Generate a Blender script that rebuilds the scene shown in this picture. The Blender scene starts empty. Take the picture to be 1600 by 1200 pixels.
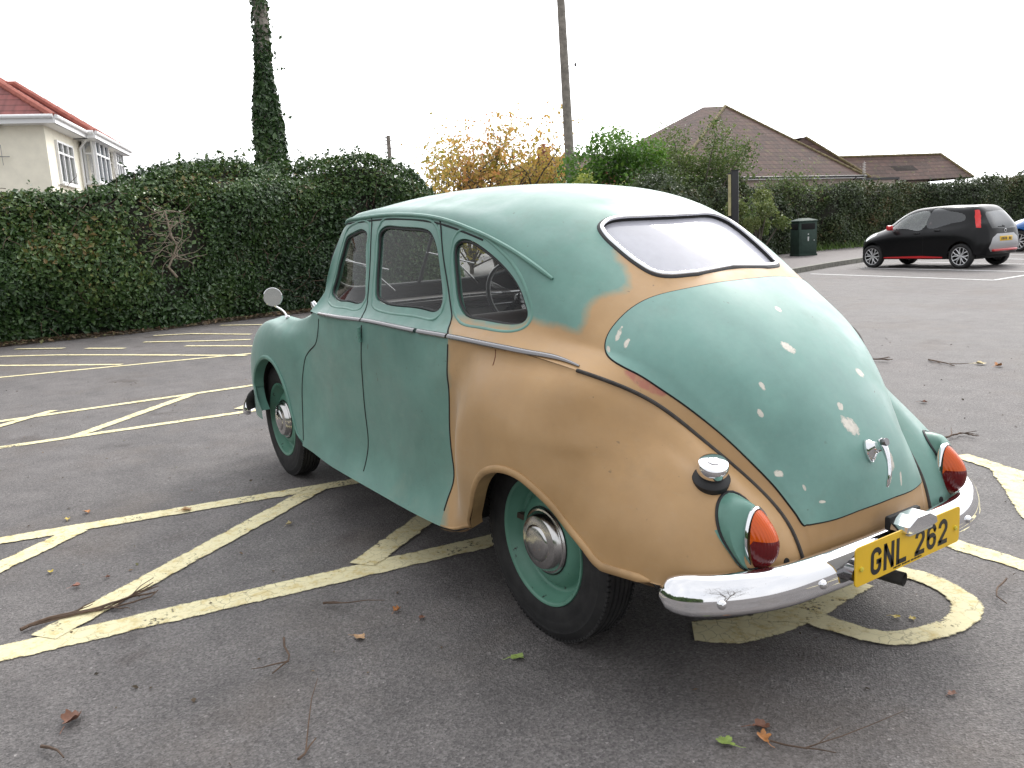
import bpy, bmesh, math, random
import numpy as np
from mathutils import Vector, Matrix
from mathutils.geometry import delaunay_2d_cdt

# ------------------------------------------------------------------ camera, world, sun, exposure
scene = bpy.context.scene
COL = scene.collection
CAM_POS = np.array([-2.103, 2.141, 1.334])
CAM_YAW, CAM_PITCH, CAM_ROLL, CAM_F = math.radians(-33.229), math.radians(10.364), math.radians(-3.073), 1280.1
_fw = np.array([math.cos(CAM_YAW)*math.cos(CAM_PITCH), math.sin(CAM_YAW)*math.cos(CAM_PITCH), -math.sin(CAM_PITCH)])
_r = np.array([math.sin(CAM_YAW), -math.cos(CAM_YAW), 0.0]); _u = np.cross(_r, _fw)
_r, _u = math.cos(CAM_ROLL)*_r + math.sin(CAM_ROLL)*_u, math.cos(CAM_ROLL)*_u - math.sin(CAM_ROLL)*_r
cam_data = bpy.data.cameras.new("camera")
cam = bpy.data.objects.new("camera", cam_data); COL.objects.link(cam)
cam.matrix_world = Matrix(((_r[0], _u[0], -_fw[0], CAM_POS[0]), (_r[1], _u[1], -_fw[1], CAM_POS[1]),
                           (_r[2], _u[2], -_fw[2], CAM_POS[2]), (0, 0, 0, 1)))
cam_data.sensor_width = 36.0; cam_data.lens = 36.0*CAM_F/1600.0
cam_data.clip_start = 0.05; cam_data.clip_end = 2000.0
scene.camera = cam

SUN_EL, SUN_AZ = math.radians(38), math.radians(-62)        # azimuth measured from +x towards +y
world = bpy.data.worlds.new("World"); scene.world = world; world.use_nodes = True
wn, wl = world.node_tree.nodes, world.node_tree.links
wn.clear()
sky = wn.new('ShaderNodeTexSky'); sky.sky_type = 'NISHITA'; sky.sun_disc = False
sky.sun_elevation = SUN_EL; sky.sun_rotation = math.pi/2 - SUN_AZ
sky.air_density = 1.0; sky.dust_density = 6.0; sky.ozone_density = 1.0
tcw = wn.new('ShaderNodeTexCoord')
cl = wn.new('ShaderNodeTexNoise'); cl.inputs['Scale'].default_value = 2.2; cl.inputs['Detail'].default_value = 5
wl.new(tcw.outputs['Generated'], cl.inputs['Vector'])
clr = wn.new('ShaderNodeValToRGB')
clr.color_ramp.elements[0].position = .30; clr.color_ramp.elements[0].color = (13.5, 13.9, 14.6, 1)
clr.color_ramp.elements[1].position = .70; clr.color_ramp.elements[1].color = (17.5, 17.5, 17.6, 1)
wl.new(cl.outputs['Fac'], clr.inputs['Fac'])
wm = wn.new('ShaderNodeMix'); wm.data_type = 'RGBA'; wm.inputs[0].default_value = .82     # thick cloud over the sky
# the cloud is thinner, so brighter, around the hidden sun
nrm = wn.new('ShaderNodeVectorMath'); nrm.operation = 'DOT_PRODUCT'; wl.new(tcw.outputs['Generated'], nrm.inputs[0])
nrm.inputs[1].default_value = (math.cos(SUN_EL)*math.cos(SUN_AZ), math.cos(SUN_EL)*math.sin(SUN_AZ), math.sin(SUN_EL))
gl_ = wn.new('ShaderNodeMapRange'); gl_.interpolation_type = 'SMOOTHERSTEP'; gl_.inputs['From Min'].default_value = .25; gl_.inputs['From Max'].default_value = 1.0
gl_.inputs['To Min'].default_value = .88; gl_.inputs['To Max'].default_value = 2.7
wl.new(nrm.outputs['Value'], gl_.inputs['Value'])
vm = wn.new('ShaderNodeVectorMath'); vm.operation = 'SCALE'; wl.new(clr.outputs['Color'], vm.inputs[0]); wl.new(gl_.outputs['Result'], vm.inputs['Scale'])
wl.new(sky.outputs['Color'], wm.inputs[6]); wl.new(vm.outputs[0], wm.inputs[7])
bg = wn.new('ShaderNodeBackground'); bg.inputs['Strength'].default_value = 0.085
wl.new(wm.outputs[2], bg.inputs['Color'])
wo = wn.new('ShaderNodeOutputWorld'); wl.new(bg.outputs['Background'], wo.inputs['Surface'])

sun_data = bpy.data.lights.new("sun", 'SUN'); sun_data.energy = 1.5; sun_data.angle = math.radians(14)
sun_data.color = (1.0, .96, .90)
sun = bpy.data.objects.new("sun", sun_data); COL.objects.link(sun)
sun.rotation_euler = Vector((-math.cos(SUN_EL)*math.cos(SUN_AZ), -math.cos(SUN_EL)*math.sin(SUN_AZ), -math.sin(SUN_EL))).to_track_quat('-Z', 'Y').to_euler()
sun.location = (20, -30, 40)

vs = scene.view_settings
vs.view_transform = 'Standard'; vs.look = 'None'; vs.exposure = 0.15; vs.gamma = 1.0; vs.use_curve_mapping = False
scene.cycles.max_bounces = 8; scene.cycles.transparent_max_bounces = 16
scene.cycles.use_denoising = True

# ------------------------------------------------------------------ measuring helpers (turn a sight line into a place with its own distance)
def ray(px, py):
    return _fw + (px-800)/CAM_F*_r - (py-600)/CAM_F*_u
def at(px, py, depth):
    return CAM_POS + depth*ray(px, py)
def on_plane(px, py, axis, val):
    d = ray(px, py); return CAM_POS + (val-CAM_POS[axis])/d[axis]*d
def gp(px, py):
    return on_plane(px, py, 2, 0.0)
def proj(P):
    d = np.asarray(P, float)-CAM_POS; z = d@_fw
    return np.stack([800+CAM_F*(d@_r)/z, 600-CAM_F*(d@_u)/z], -1)

# ------------------------------------------------------------------ object helpers
def tag(o, label=None, cat=None, group=None, kind=None):
    if label: o['label'] = label
    if cat: o['category'] = cat
    if group: o['group'] = group
    if kind: o['kind'] = kind
    return o
def thing(name, label, cat, loc=(0, 0, 0), rotz=0, group=None):
    o = bpy.data.objects.new(name, None); COL.objects.link(o); o.empty_display_size = .2
    o.location = loc; o.rotation_euler = (0, 0, rotz)
    return tag(o, label, cat, group)
def copy_tree(o, parent=None):
    c = o.copy(); COL.objects.link(c)
    if parent is not None:
        c.parent = parent; c.matrix_parent_inverse = o.matrix_parent_inverse.copy()
    for ch in list(o.children):
        copy_tree(ch, c)
    return c
def mesh_obj(name, V, F, mats, parent=None, smooth=True, mi=None, normals=None, attrs=None):
    me = bpy.data.meshes.new(name)
    V = np.asarray(V, float).reshape(-1, 3)
    if isinstance(F, np.ndarray) and F.ndim == 2:
        n, k = F.shape
        me.vertices.add(len(V)); me.vertices.foreach_set('co', V.ravel())
        me.loops.add(n*k); me.loops.foreach_set('vertex_index', F.ravel().astype(np.int32))
        me.polygons.add(n); me.polygons.foreach_set('loop_start', np.arange(0, n*k, k, dtype=np.int32))
        me.polygons.foreach_set('loop_total', np.full(n, k, dtype=np.int32))
        me.update(calc_edges=True)
    else:
        me.from_pydata([tuple(v) for v in V], [], [tuple(int(i) for i in f) for f in F])
    for m in (mats if isinstance(mats, (list, tuple)) else [mats]):
        me.materials.append(m)
    if mi is not None:
        me.polygons.foreach_set('material_index', np.asarray(mi, dtype=np.int32))
    me.polygons.foreach_set('use_smooth', np.full(len(me.polygons), bool(smooth)))
    if attrs:
        for k2, (dom, arr) in attrs.items():
            a = me.attributes.new(k2, 'FLOAT', dom); a.data.foreach_set('value', np.asarray(arr, dtype=np.float32))
    me.update()
    if normals is not None:
        me.normals_split_custom_set_from_vertices([tuple(n) for n in normals])
    o = bpy.data.objects.new(name, me); COL.objects.link(o)
    if parent is not None: o.parent = parent
    return o

class MB:
    """collects shapes that make one mesh"""
    def __init__(self): self.V = []; self.F = []; self.M = []
    def add(self, V, F, m=0):
        n = len(self.V); self.V += [tuple(map(float, v)) for v in V]
        self.F += [tuple(int(i)+n for i in f) for f in F]; self.M += [m]*len(F); return self
    def box(self, c, s, R=None, m=0, bev=0.0):
        s = np.asarray(s, float)/2; R = np.eye(3) if R is None else np.asarray(R)
        bm = bmesh.new(); bmesh.ops.create_cube(bm, size=2)
        for v in bm.verts: v.co = Vector(np.array(v.co)*s)
        if bev > 0: bmesh.ops.bevel(bm, geom=bm.edges[:], offset=bev, segments=2, affect='EDGES', profile=.5)
        bm.verts.index_update()
        self.add([R@np.array(v.co)+np.asarray(c, float) for v in bm.verts], [[v.index for v in f.verts] for f in bm.faces], m)
        bm.free(); return self
    def tube(self, path, rad, n=8, m=0, closed=False, cap=True, flat=None):
        """sweep a circle (or ellipse: flat=(normals, ra, rb)) along a path"""
        P = np.asarray(path, float); N = len(P)
        rad = np.broadcast_to(np.asarray(rad, float), (N,))
        T = np.roll(P, -1, 0)-np.roll(P, 1, 0) if closed else np.gradient(P, axis=0)
        T /= np.linalg.norm(T, axis=1)[:, None]+1e-12
        if flat is not None:
            A = np.asarray(flat[0], float); A = A-(A*T).sum(1)[:, None]*T; A /= np.linalg.norm(A, axis=1)[:, None]+1e-12
        else:
            A = np.zeros_like(P); a = np.cross(T[0], [0, 0, 1.0])
            if np.linalg.norm(a) < .1: a = np.cross(T[0], [0, 1.0, 0])
            for i in range(N):
                a = a-(a@T[i])*T[i]; a /= np.linalg.norm(a)+1e-12; A[i] = a
        B = np.cross(T, A)
        ra, rb = (1, 1) if flat is None else flat[1:]
        th = np.linspace(0, 2*math.pi, n, endpoint=False)
        V = P[:, None]+rad[:, None, None]*(ra*np.cos(th)[None, :, None]*A[:, None]+rb*np.sin(th)[None, :, None]*B[:, None])
        F = []
        for i in range(N if closed else N-1):
            j = (i+1) % N
            for k in range(n):
                F.append((i*n+k, i*n+(k+1) % n, j*n+(k+1) % n, j*n+k))
        if cap and not closed:
            F.append(tuple(range(n))[::-1]); F.append(tuple((N-1)*n+k for k in range(n)))
        return self.add(V.reshape(-1, 3), F, m)
    def lathe(self, prof, c=(0, 0, 0), axis=(0, 1, 0), n=48, m=0):
        """prof: (radius, along axis) pairs"""
        ax = np.asarray(axis, float); ax /= np.linalg.norm(ax)
        a = np.cross(ax, [0, 0, 1.0]);
        if np.linalg.norm(a) < .1: a = np.cross(ax, [1.0, 0, 0])
        a /= np.linalg.norm(a); b = np.cross(ax, a); c = np.asarray(c, float)
        V = []
        for r, h in prof:
            for k in range(n):
                t = 2*math.pi*k/n; V.append(c+ax*h+r*(math.cos(t)*a+math.sin(t)*b))
        F = [(i*n+k, i*n+(k+1) % n, (i+1)*n+(k+1) % n, (i+1)*n+k) for i in range(len(prof)-1) for k in range(n)]
        return self.add(V, F, m)
    def prism(self, poly, d, m=0):
        """3-D polygon extruded by the vector d"""
        P = np.asarray(poly, float); n = len(P); d = np.asarray(d, float)
        F = [tuple(range(n))[::-1], tuple(range(n, 2*n))]+[(i, (i+1) % n, n+(i+1) % n, n+i) for i in range(n)]
        return self.add(np.vstack([P, P+d]), F, m)
    def quad(self, a, b, c, d, m=0): return self.add([a, b, c, d], [(0, 1, 2, 3)], m)
    def build(self, name, mats, parent=None, smooth=True, angle=None):
        o = mesh_obj(name, self.V, self.F, mats, parent, smooth, self.M)
        if smooth:
            o.data.set_sharp_from_angle(angle=math.radians(40 if angle is None else angle))
        return o

# ------------------------------------------------------------------ materials
def nm(name):
    m = bpy.data.materials.new(name); m.use_nodes = True
    nt = m.node_tree; nt.nodes.clear()
    out = nt.nodes.new('ShaderNodeOutputMaterial'); return m, nt, nt.nodes, nt.links, out
def bsdf(nt, color=None, rough=.5, metal=0.0, spec=.5, coat=0.0):
    b = nt.nodes.new('ShaderNodeBsdfPrincipled')
    if color is not None: b.inputs['Base Color'].default_value = (*color, 1)
    b.inputs['Roughness'].default_value = rough; b.inputs['Metallic'].default_value = metal
    b.inputs['Specular IOR Level'].default_value = spec; b.inputs['Coat Weight'].default_value = coat
    b.inputs['Coat Roughness'].default_value = .08
    return b
def noise(nt, scale, detail=3, rough=.55, vec='Object', dist=0.0):
    t = nt.nodes.new('ShaderNodeTexCoord'); n = nt.nodes.new('ShaderNodeTexNoise')
    n.inputs['Scale'].default_value = scale; n.inputs['Detail'].default_value = detail; n.inputs['Roughness'].default_value = rough
    n.inputs['Distortion'].default_value = dist
    nt.links.new(t.outputs[vec], n.inputs['Vector']); return n
def ramp(nt, fac, stops):
    r = nt.nodes.new('ShaderNodeValToRGB'); e = r.color_ramp.elements
    while len(e) < len(stops): e.new(.5)
    for el, (p, c) in zip(e, stops): el.position = p; el.color = (*c, 1) if len(c) == 3 else c
    nt.links.new(fac, r.inputs['Fac']); return r
def mixc(nt, fac, a, b, mode='MIX'):
    m = nt.nodes.new('ShaderNodeMix'); m.data_type = 'RGBA'; m.blend_type = mode
    for sock, v in ((m.inputs[0], fac), (m.inputs[6], a), (m.inputs[7], b)):
        if hasattr(v, 'is_linked') or isinstance(v, bpy.types.NodeSocket): nt.links.new(v, sock)
        elif isinstance(v, (int, float)): sock.default_value = v
        else: sock.default_value = (*v, 1)
    return m.outputs[2]
def math_n(nt, op, a, b=None, clamp=False):
    m = nt.nodes.new('ShaderNodeMath'); m.operation = op; m.use_clamp = clamp
    for i, v in enumerate((a, b)):
        if v is None: continue
        if isinstance(v, bpy.types.NodeSocket): nt.links.new(v, m.inputs[i])
        else: m.inputs[i].default_value = v
    return m.outputs[0]
def bump(nt, h, b, strength=.3, dist=.01):
    bm_ = nt.nodes.new('ShaderNodeBump'); bm_.inputs['Strength'].default_value = strength; bm_.inputs['Distance'].default_value = dist
    nt.links.new(h, bm_.inputs['Height']); nt.links.new(bm_.outputs['Normal'], b.inputs['Normal'])
def simple(name, color, rough=.5, metal=0.0, spec=.5, var=.0, scale=20, coat=0.0, bmp=0.0):
    m, nt, n, l, out = nm(name); b = bsdf(nt, color, rough, metal, spec, coat)
    if var > 0 or bmp > 0:
        nz = noise(nt, scale, 4)
        if var > 0:
            lo = tuple(max(0, c*(1-var)) for c in color); hi = tuple(min(1, c*(1+var)) for c in color)
            r = ramp(nt, nz.outputs['Fac'], [(.3, lo), (.7, hi)]); l.new(r.outputs['Color'], b.inputs['Base Color'])
        if bmp > 0: bump(nt, nz.outputs['Fac'], b, bmp, .01)
    l.new(b.outputs[0], out.inputs['Surface']); return m
def glass_mat(name, tint=(.8, .85, .85), film=.06, film_col=(.5, .5, .48), rough=.03, ior=1.5, base_refl=0.0, patchy=1.0):
    m, nt, n, l, out = nm(name)
    tr = n.new('ShaderNodeBsdfTransparent'); tr.inputs['Color'].default_value = (*tint, 1)
    gl = n.new('ShaderNodeBsdfGlossy'); gl.inputs['Roughness'].default_value = rough; gl.inputs['Color'].default_value = (1, 1, 1, 1)
    fr = n.new('ShaderNodeFresnel'); fr.inputs['IOR'].default_value = ior
    ge = n.new('ShaderNodeNewGeometry'); f2 = math_n(nt, 'MULTIPLY', math_n(nt, 'ADD', fr.outputs[0], base_refl, True), math_n(nt, 'SUBTRACT', 1.0, ge.outputs['Backfacing']))
    mx = n.new('ShaderNodeMixShader'); l.new(f2, mx.inputs[0]); l.new(tr.outputs[0], mx.inputs[1]); l.new(gl.outputs[0], mx.inputs[2])
    df = n.new('ShaderNodeBsdfDiffuse'); df.inputs['Color'].default_value = (*film_col, 1)
    nz = noise(nt, 9, 5, .65); rr = ramp(nt, nz.outputs['Fac'], [(.3, (film*(1-.5*patchy),)*3), (.75, (min(1, film*(1+.6*patchy)),)*3)])
    m2 = n.new('ShaderNodeMixShader'); l.new(rr.outputs['Color'], m2.inputs[0]); l.new(mx.outputs[0], m2.inputs[1]); l.new(df.outputs[0], m2.inputs[2])
    l.new(m2.outputs[0], out.inputs['Surface']); return m
def leaf_mat(name, cols, rough=.42, trans=.25, spec=.5):
    m, nt, n, l, out = nm(name)
    a = n.new('ShaderNodeAttribute'); a.attribute_name = 'tint'
    r = ramp(nt, a.outputs['Fac'], cols)
    b = bsdf(nt, None, rough, 0, spec); l.new(r.outputs['Color'], b.inputs['Base Color'])
    t = n.new('ShaderNodeBsdfTranslucent'); l.new(r.outputs['Color'], t.inputs['Color'])
    mx = n.new('ShaderNodeMixShader'); mx.inputs[0].default_value = trans
    l.new(b.outputs[0], mx.inputs[1]); l.new(t.outputs[0], mx.inputs[2]); l.new(mx.outputs[0], out.inputs['Surface']); return m
# ---- control nets of the saloon's half body (x forward, y left, z up) ----
UP = [
 [(-.760,0,.38),(-.758,.08,.38),(-.755,.16,.38),(-.752,.22,.38),(-.750,.26,.38),(-.748,.29,.38),(-.747,.314,.38)],
 [(-.757,0,.52),(-.755,.09,.52),(-.748,.17,.517),(-.737,.23,.512),(-.726,.27,.508),(-.713,.30,.504),(-.700,.33,.50)],
 [(-.715,0,.68),(-.710,.1,.68),(-.695,.19,.672),(-.665,.26,.66),(-.64,.30,.65),(-.615,.34,.636),(-.590,.373,.62)],
 [(-.585,0,.885),(-.58,.12,.879),(-.565,.23,.863),(-.54,.32,.835),(-.518,.37,.803),(-.50,.41,.766),(-.485,.440,.725)],
 [(-.42,0,1.042),(-.415,.14,1.036),(-.405,.27,1.010),(-.39,.38,.971),(-.38,.44,.929),(-.372,.485,.880),(-.37,.525,.835)],
 [(-.225,0,1.18),(-.225,.16,1.17),(-.22,.32,1.130),(-.215,.45,1.062),(-.21,.52,1.003),(-.205,.58,.955),(-.217,.650,.919)],
 [(-.05,0,1.292),(-.05,.18,1.282),(-.05,.36,1.236),(-.05,.49,1.16),(-.05,.56,1.082),(-.05,.63,.988),(-.05,.702,.956)],
 [(.15,0,1.408),(.15,.18,1.398),(.15,.36,1.362),(.15,.49,1.295),(.15,.56,1.232),(.15,.655,1.04),(.15,.725,.975)],
 [(.40,0,1.49),(.40,.18,1.482),(.40,.36,1.452),(.40,.49,1.395),(.40,.56,1.335),(.40,.663,1.05),(.40,.73,.985)],
 [(.70,0,1.53),(.70,.19,1.522),(.70,.37,1.494),(.70,.495,1.45),(.70,.565,1.403),(.70,.668,1.06),(.70,.735,.99)],
 [(1.0,0,1.545),(1.0,.2,1.537),(1.0,.38,1.51),(1.0,.50,1.472),(1.0,.563,1.43),(1.0,.672,1.066),(1.0,.737,.995)],
 [(1.35,0,1.54),(1.35,.2,1.533),(1.35,.38,1.512),(1.35,.50,1.484),(1.35,.56,1.445),(1.35,.67,1.07),(1.35,.737,1.0)],
 [(1.64,0,1.51),(1.635,.2,1.505),(1.62,.38,1.49),(1.61,.50,1.472),(1.60,.558,1.443),(1.62,.66,1.07),(1.62,.73,1.0)],
 [(1.78,0,1.455),(1.775,.2,1.453),(1.765,.36,1.446),(1.75,.48,1.436),(1.725,.555,1.412),(1.80,.64,1.07),(1.80,.715,1.0)],
 [(2.10,0,1.06),(2.09,.2,1.06),(2.06,.38,1.06),(2.00,.5,1.06),(1.95,.59,1.06),(1.93,.625,1.05),(1.93,.69,.985)],
 [(2.22,0,1.01),(2.21,.2,1.005),(2.18,.36,.99),(2.14,.47,.97),(2.10,.54,.955),(2.06,.6,.945),(2.02,.645,.935)],
 [(2.60,0,.99),(2.6,.2,.98),(2.6,.34,.955),(2.6,.42,.925),(2.6,.47,.90),(2.6,.5,.89),(2.6,.53,.885)],
 [(3.0,0,.90),(3.0,.18,.89),(3.0,.3,.865),(3.0,.37,.83),(3.0,.41,.81),(3.0,.44,.795),(3.0,.455,.785)],
 [(3.2,0,.73),(3.2,.15,.725),(3.19,.25,.70),(3.18,.31,.67),(3.17,.34,.65),(3.165,.37,.63),(3.16,.39,.62)],
 [(3.26,0,.46),(3.255,.13,.46),(3.25,.22,.455),(3.24,.27,.45),(3.23,.3,.445),(3.22,.33,.44),(3.2,.36,.43)],
]
LO = [
 [(-.747,.314,.38),(-.745,.39,.375),(-.735,.48,.37),(-.70,.57,.37),(-.64,.635,.37),(-.55,.69,.375)],
 [(-.70,.33,.50),(-.71,.41,.51),(-.69,.50,.515),(-.63,.59,.50),(-.55,.67,.46),(-.44,.735,.385)],
 [(-.59,.373,.62),(-.595,.45,.637),(-.56,.54,.63),(-.49,.635,.59),(-.41,.71,.52),(-.33,.76,.39)],
 [(-.485,.44,.725),(-.475,.485,.728),(-.43,.57,.712),(-.36,.66,.665),(-.28,.735,.565),(-.21,.77,.40)],
 [(-.37,.525,.835),(-.352,.556,.832),(-.328,.605,.814),(-.288,.676,.755),(-.235,.737,.68),(-.16,.788,.565),(-.10,.783,.40)],
 [(-.217,.650,.919),(-.20,.674,.905),(-.175,.722,.868),(-.135,.772,.79),(-.09,.806,.69),(-.05,.816,.565),(.0,.789,.39)],
 [(.05,.715,.966),(.05,.722,.936),(.05,.760,.890),(.05,.799,.82),(.05,.827,.69),(.06,.829,.54),(.10,.790,.37)],
 [(.20,.726,.977),(.20,.729,.942),(.20,.763,.890),(.20,.800,.81),(.20,.825,.68),(.21,.827,.53),(.22,.790,.35)],
 [(.32,.728,.981),(.32,.732,.935),(.32,.744,.875),(.32,.768,.79),(.32,.799,.67),(.32,.806,.52),(.32,.788,.32)],
 [(.40,.730,.985),(.40,.737,.91),(.40,.739,.80),(.40,.744,.65),(.40,.748,.48),(.40,.787,.29)],
 [(.55,.732,.987),(.55,.741,.91),(.55,.744,.78),(.55,.739,.61),(.55,.742,.43),(.55,.795,.277)],
 [(1.0,.737,.995),(1.0,.745,.91),(1.0,.747,.77),(1.0,.739,.60),(1.0,.742,.42),(1.0,.798,.277)],
 [(1.35,.737,1.0),(1.35,.745,.915),(1.35,.747,.77),(1.35,.739,.60),(1.35,.742,.42),(1.35,.798,.28)],
 [(1.62,.73,1.0),(1.63,.74,.92),(1.64,.744,.80),(1.65,.740,.62),(1.65,.744,.44),(1.65,.795,.287)],
 [(1.80,.715,1.0),(1.83,.724,.92),(1.86,.732,.81),(1.87,.738,.66),(1.87,.750,.48),(1.87,.785,.297)],
 [(1.93,.69,.985),(1.99,.700,.955),(2.02,.730,.86),(2.04,.752,.70),(2.05,.765,.50),(2.05,.785,.305)],
 [(2.02,.645,.935),(2.14,.68,.95),(2.18,.745,.87),(2.2,.768,.71),(2.2,.778,.52),(2.2,.787,.315)],
 [(2.60,.53,.885),(2.58,.61,.94),(2.58,.71,.915),(2.57,.775,.78),(2.57,.79,.58),(2.57,.79,.34)],
 [(2.84,.485,.84),(2.84,.56,.895),(2.84,.67,.88),(2.83,.748,.76),(2.82,.775,.58),(2.80,.778,.34)],
 [(3.0,.455,.785),(3.01,.52,.82),(3.01,.62,.815),(3.0,.70,.71),(2.98,.73,.55),(2.96,.735,.35)],
 [(3.16,.39,.62),(3.15,.45,.665),(3.13,.53,.66),(3.11,.60,.60),(3.09,.64,.51),(3.07,.66,.37)],
 [(3.20,.36,.43),(3.22,.39,.55),(3.22,.45,.56),(3.19,.50,.53),(3.17,.54,.47),(3.15,.56,.38)],
]
def _mid_row(r):      # one more row under the belt line, so that the wing's crest can turn tighter
    return r if len(r) == 7 else r[:2]+[tuple((a+b)/2+(.003 if k == 1 else 0) for k, (a, b) in enumerate(zip(r[1], r[2])))]+r[2:]
LO = [_mid_row(r) for r in LO]
import numpy as np
def nat_basis(knots, t):
    """cardinal natural-cubic-spline basis: rows = samples, columns = knots"""
    k=np.asarray(knots,float); n=len(k); h=np.diff(k)
    A=np.zeros((n,n)); R=np.zeros((n,n)); A[0,0]=A[-1,-1]=1
    for i in range(1,n-1):
        A[i,i-1]=h[i-1]; A[i,i]=2*(h[i-1]+h[i]); A[i,i+1]=h[i]
        R[i,i-1]=6/h[i-1]; R[i,i]=-6/h[i-1]-6/h[i]; R[i,i+1]=6/h[i]
    M=np.linalg.solve(A,R)
    t=np.clip(np.asarray(t,float),k[0],k[-1]); j=np.clip(np.searchsorted(k,t,side='right')-1,0,n-2)
    hh=h[j]; a=(k[j+1]-t)/hh; b=(t-k[j])/hh
    B=((a**3-a)*hh*hh/6)[:,None]*M[j]+((b**3-b)*hh*hh/6)[:,None]*M[j+1]
    r=np.arange(len(t)); B[r,j]+=a; B[r,j+1]+=b
    return B
class Patch:
    def __init__(self, net, sym=False):
        self.P=np.array(net,float); self.sym=sym
        ds=np.linalg.norm(np.diff(self.P,axis=0),axis=2).mean(1); dv=np.linalg.norm(np.diff(self.P,axis=1),axis=2).mean(0)
        self.ks=np.concatenate([[0],np.cumsum(ds)]); self.kv=np.concatenate([[0],np.cumsum(dv)])
        self.Pe, self.kve = self.P, self.kv
        if sym:      # both halves take part in the spline, so the centre line is smooth
            self.Pe=np.concatenate([self.P[:,3:0:-1]*np.array([1,-1,1.0]),self.P],1); self.kve=np.concatenate([-self.kv[3:0:-1],self.kv])
    def grid(self, s, v):
        Bs=nat_basis(self.ks,s); Bv=nat_basis(self.kve,v)
        return np.einsum('ai,bj,ijk->abk',Bs,Bv,self.Pe)
    def at(self, s, v):
        Bs=nat_basis(self.ks,s); Bv=nat_basis(self.kve,v)
        return np.einsum('ai,aj,ijk->ak',Bs,Bv,self.Pe)
    def normal(self, s, v, e=2e-3):
        s=np.asarray(s,float); v=np.asarray(v,float)
        s0=np.clip(s-e,0,self.ks[-1]); s1=np.clip(s+e,0,self.ks[-1]); v0=np.clip(v-e,-e if self.sym else 0,self.kv[-1]); v1=np.clip(v+e,0,self.kv[-1])
        a=self.at(s1,v)-self.at(s0,v); b=self.at(s,v1)-self.at(s,v0)
        n=np.cross(a,b); return n/np.linalg.norm(n,axis=1)[:,None]
# ------------------------------------------------------------------ asphalt and painted lines
def asphalt_nodes(nt):
    n, l = nt.nodes, nt.links
    t = n.new('ShaderNodeTexCoord')
    def nz(scale, detail, rough=.6):
        x = n.new('ShaderNodeTexNoise'); x.inputs['Scale'].default_value = scale; x.inputs['Detail'].default_value = detail
        x.inputs['Roughness'].default_value = rough; l.new(t.outputs['Object'], x.inputs['Vector']); return x
    big = nz(.55, 5, .62); mid = nz(4.5, 4); fine = nz(70, 4, .7)
    vor = n.new('ShaderNodeTexVoronoi'); vor.inputs['Scale'].default_value = 165; l.new(t.outputs['Object'], vor.inputs['Vector'])
    base = ramp(nt, big.outputs['Fac'], [(.28, (.112, .106, .105)), (.5, (.156, .148, .146)), (.75, (.200, .188, .185))])
    c = mixc(nt, .55, base.outputs['Color'], ramp(nt, mid.outputs['Fac'], [(.3, (.36, .35, .35)), (.7, (.64, .63, .62))]).outputs['Color'], 'OVERLAY')
    stone = ramp(nt, vor.outputs['Color'], [(.0, (.30, .30, .30)), (.75, (.95, .93, .92)), (.93, (1.15, 1.15, 1.15)), (1.0, (2.6, 2.55, 2.5))])
    c = mixc(nt, .8, c, stone.outputs['Color'], 'MULTIPLY')
    c = mixc(nt, .55, c, ramp(nt, fine.outputs['Fac'], [(.25, (.35, .35, .35)), (.75, (1.7, 1.7, 1.7))]).outputs['Color'], 'MULTIPLY')
    # darker old drips and stains, with a shape of their own
    br = nz(.9, 6, .7); c = mixc(nt, ramp(nt, br.outputs['Fac'], [(.50, (0, 0, 0)), (.68, (.35,)*3)]).outputs['Color'], c, (.115, .09, .07))
    st = nz(1.7, 3); sr = ramp(nt, st.outputs['Fac'], [(.62, (1, 1, 1)), (.72, (.62, .58, .56))])
    c = mixc(nt, .8, c, sr.outputs['Color'], 'MULTIPLY')
    h = math_n(nt, 'ADD', math_n(nt, 'MULTIPLY', vor.outputs['Distance'], .9), math_n(nt, 'MULTIPLY', fine.outputs['Fac'], .7))
    rg = ramp(nt, big.outputs['Fac'], [(.3, (.64,)*3), (.7, (.80,)*3)])
    return c, h, rg.outputs['Color']
def make_asphalt():
    m, nt, n, l, out = nm('asphalt'); c, h, rg = asphalt_nodes(nt)
    b = bsdf(nt, None, .6, 0, .28); l.new(c, b.inputs['Base Color']); l.new(rg, b.inputs['Roughness'])
    bump(nt, h, b, .55, .006); l.new(b.outputs[0], out.inputs['Surface']); return m
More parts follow.
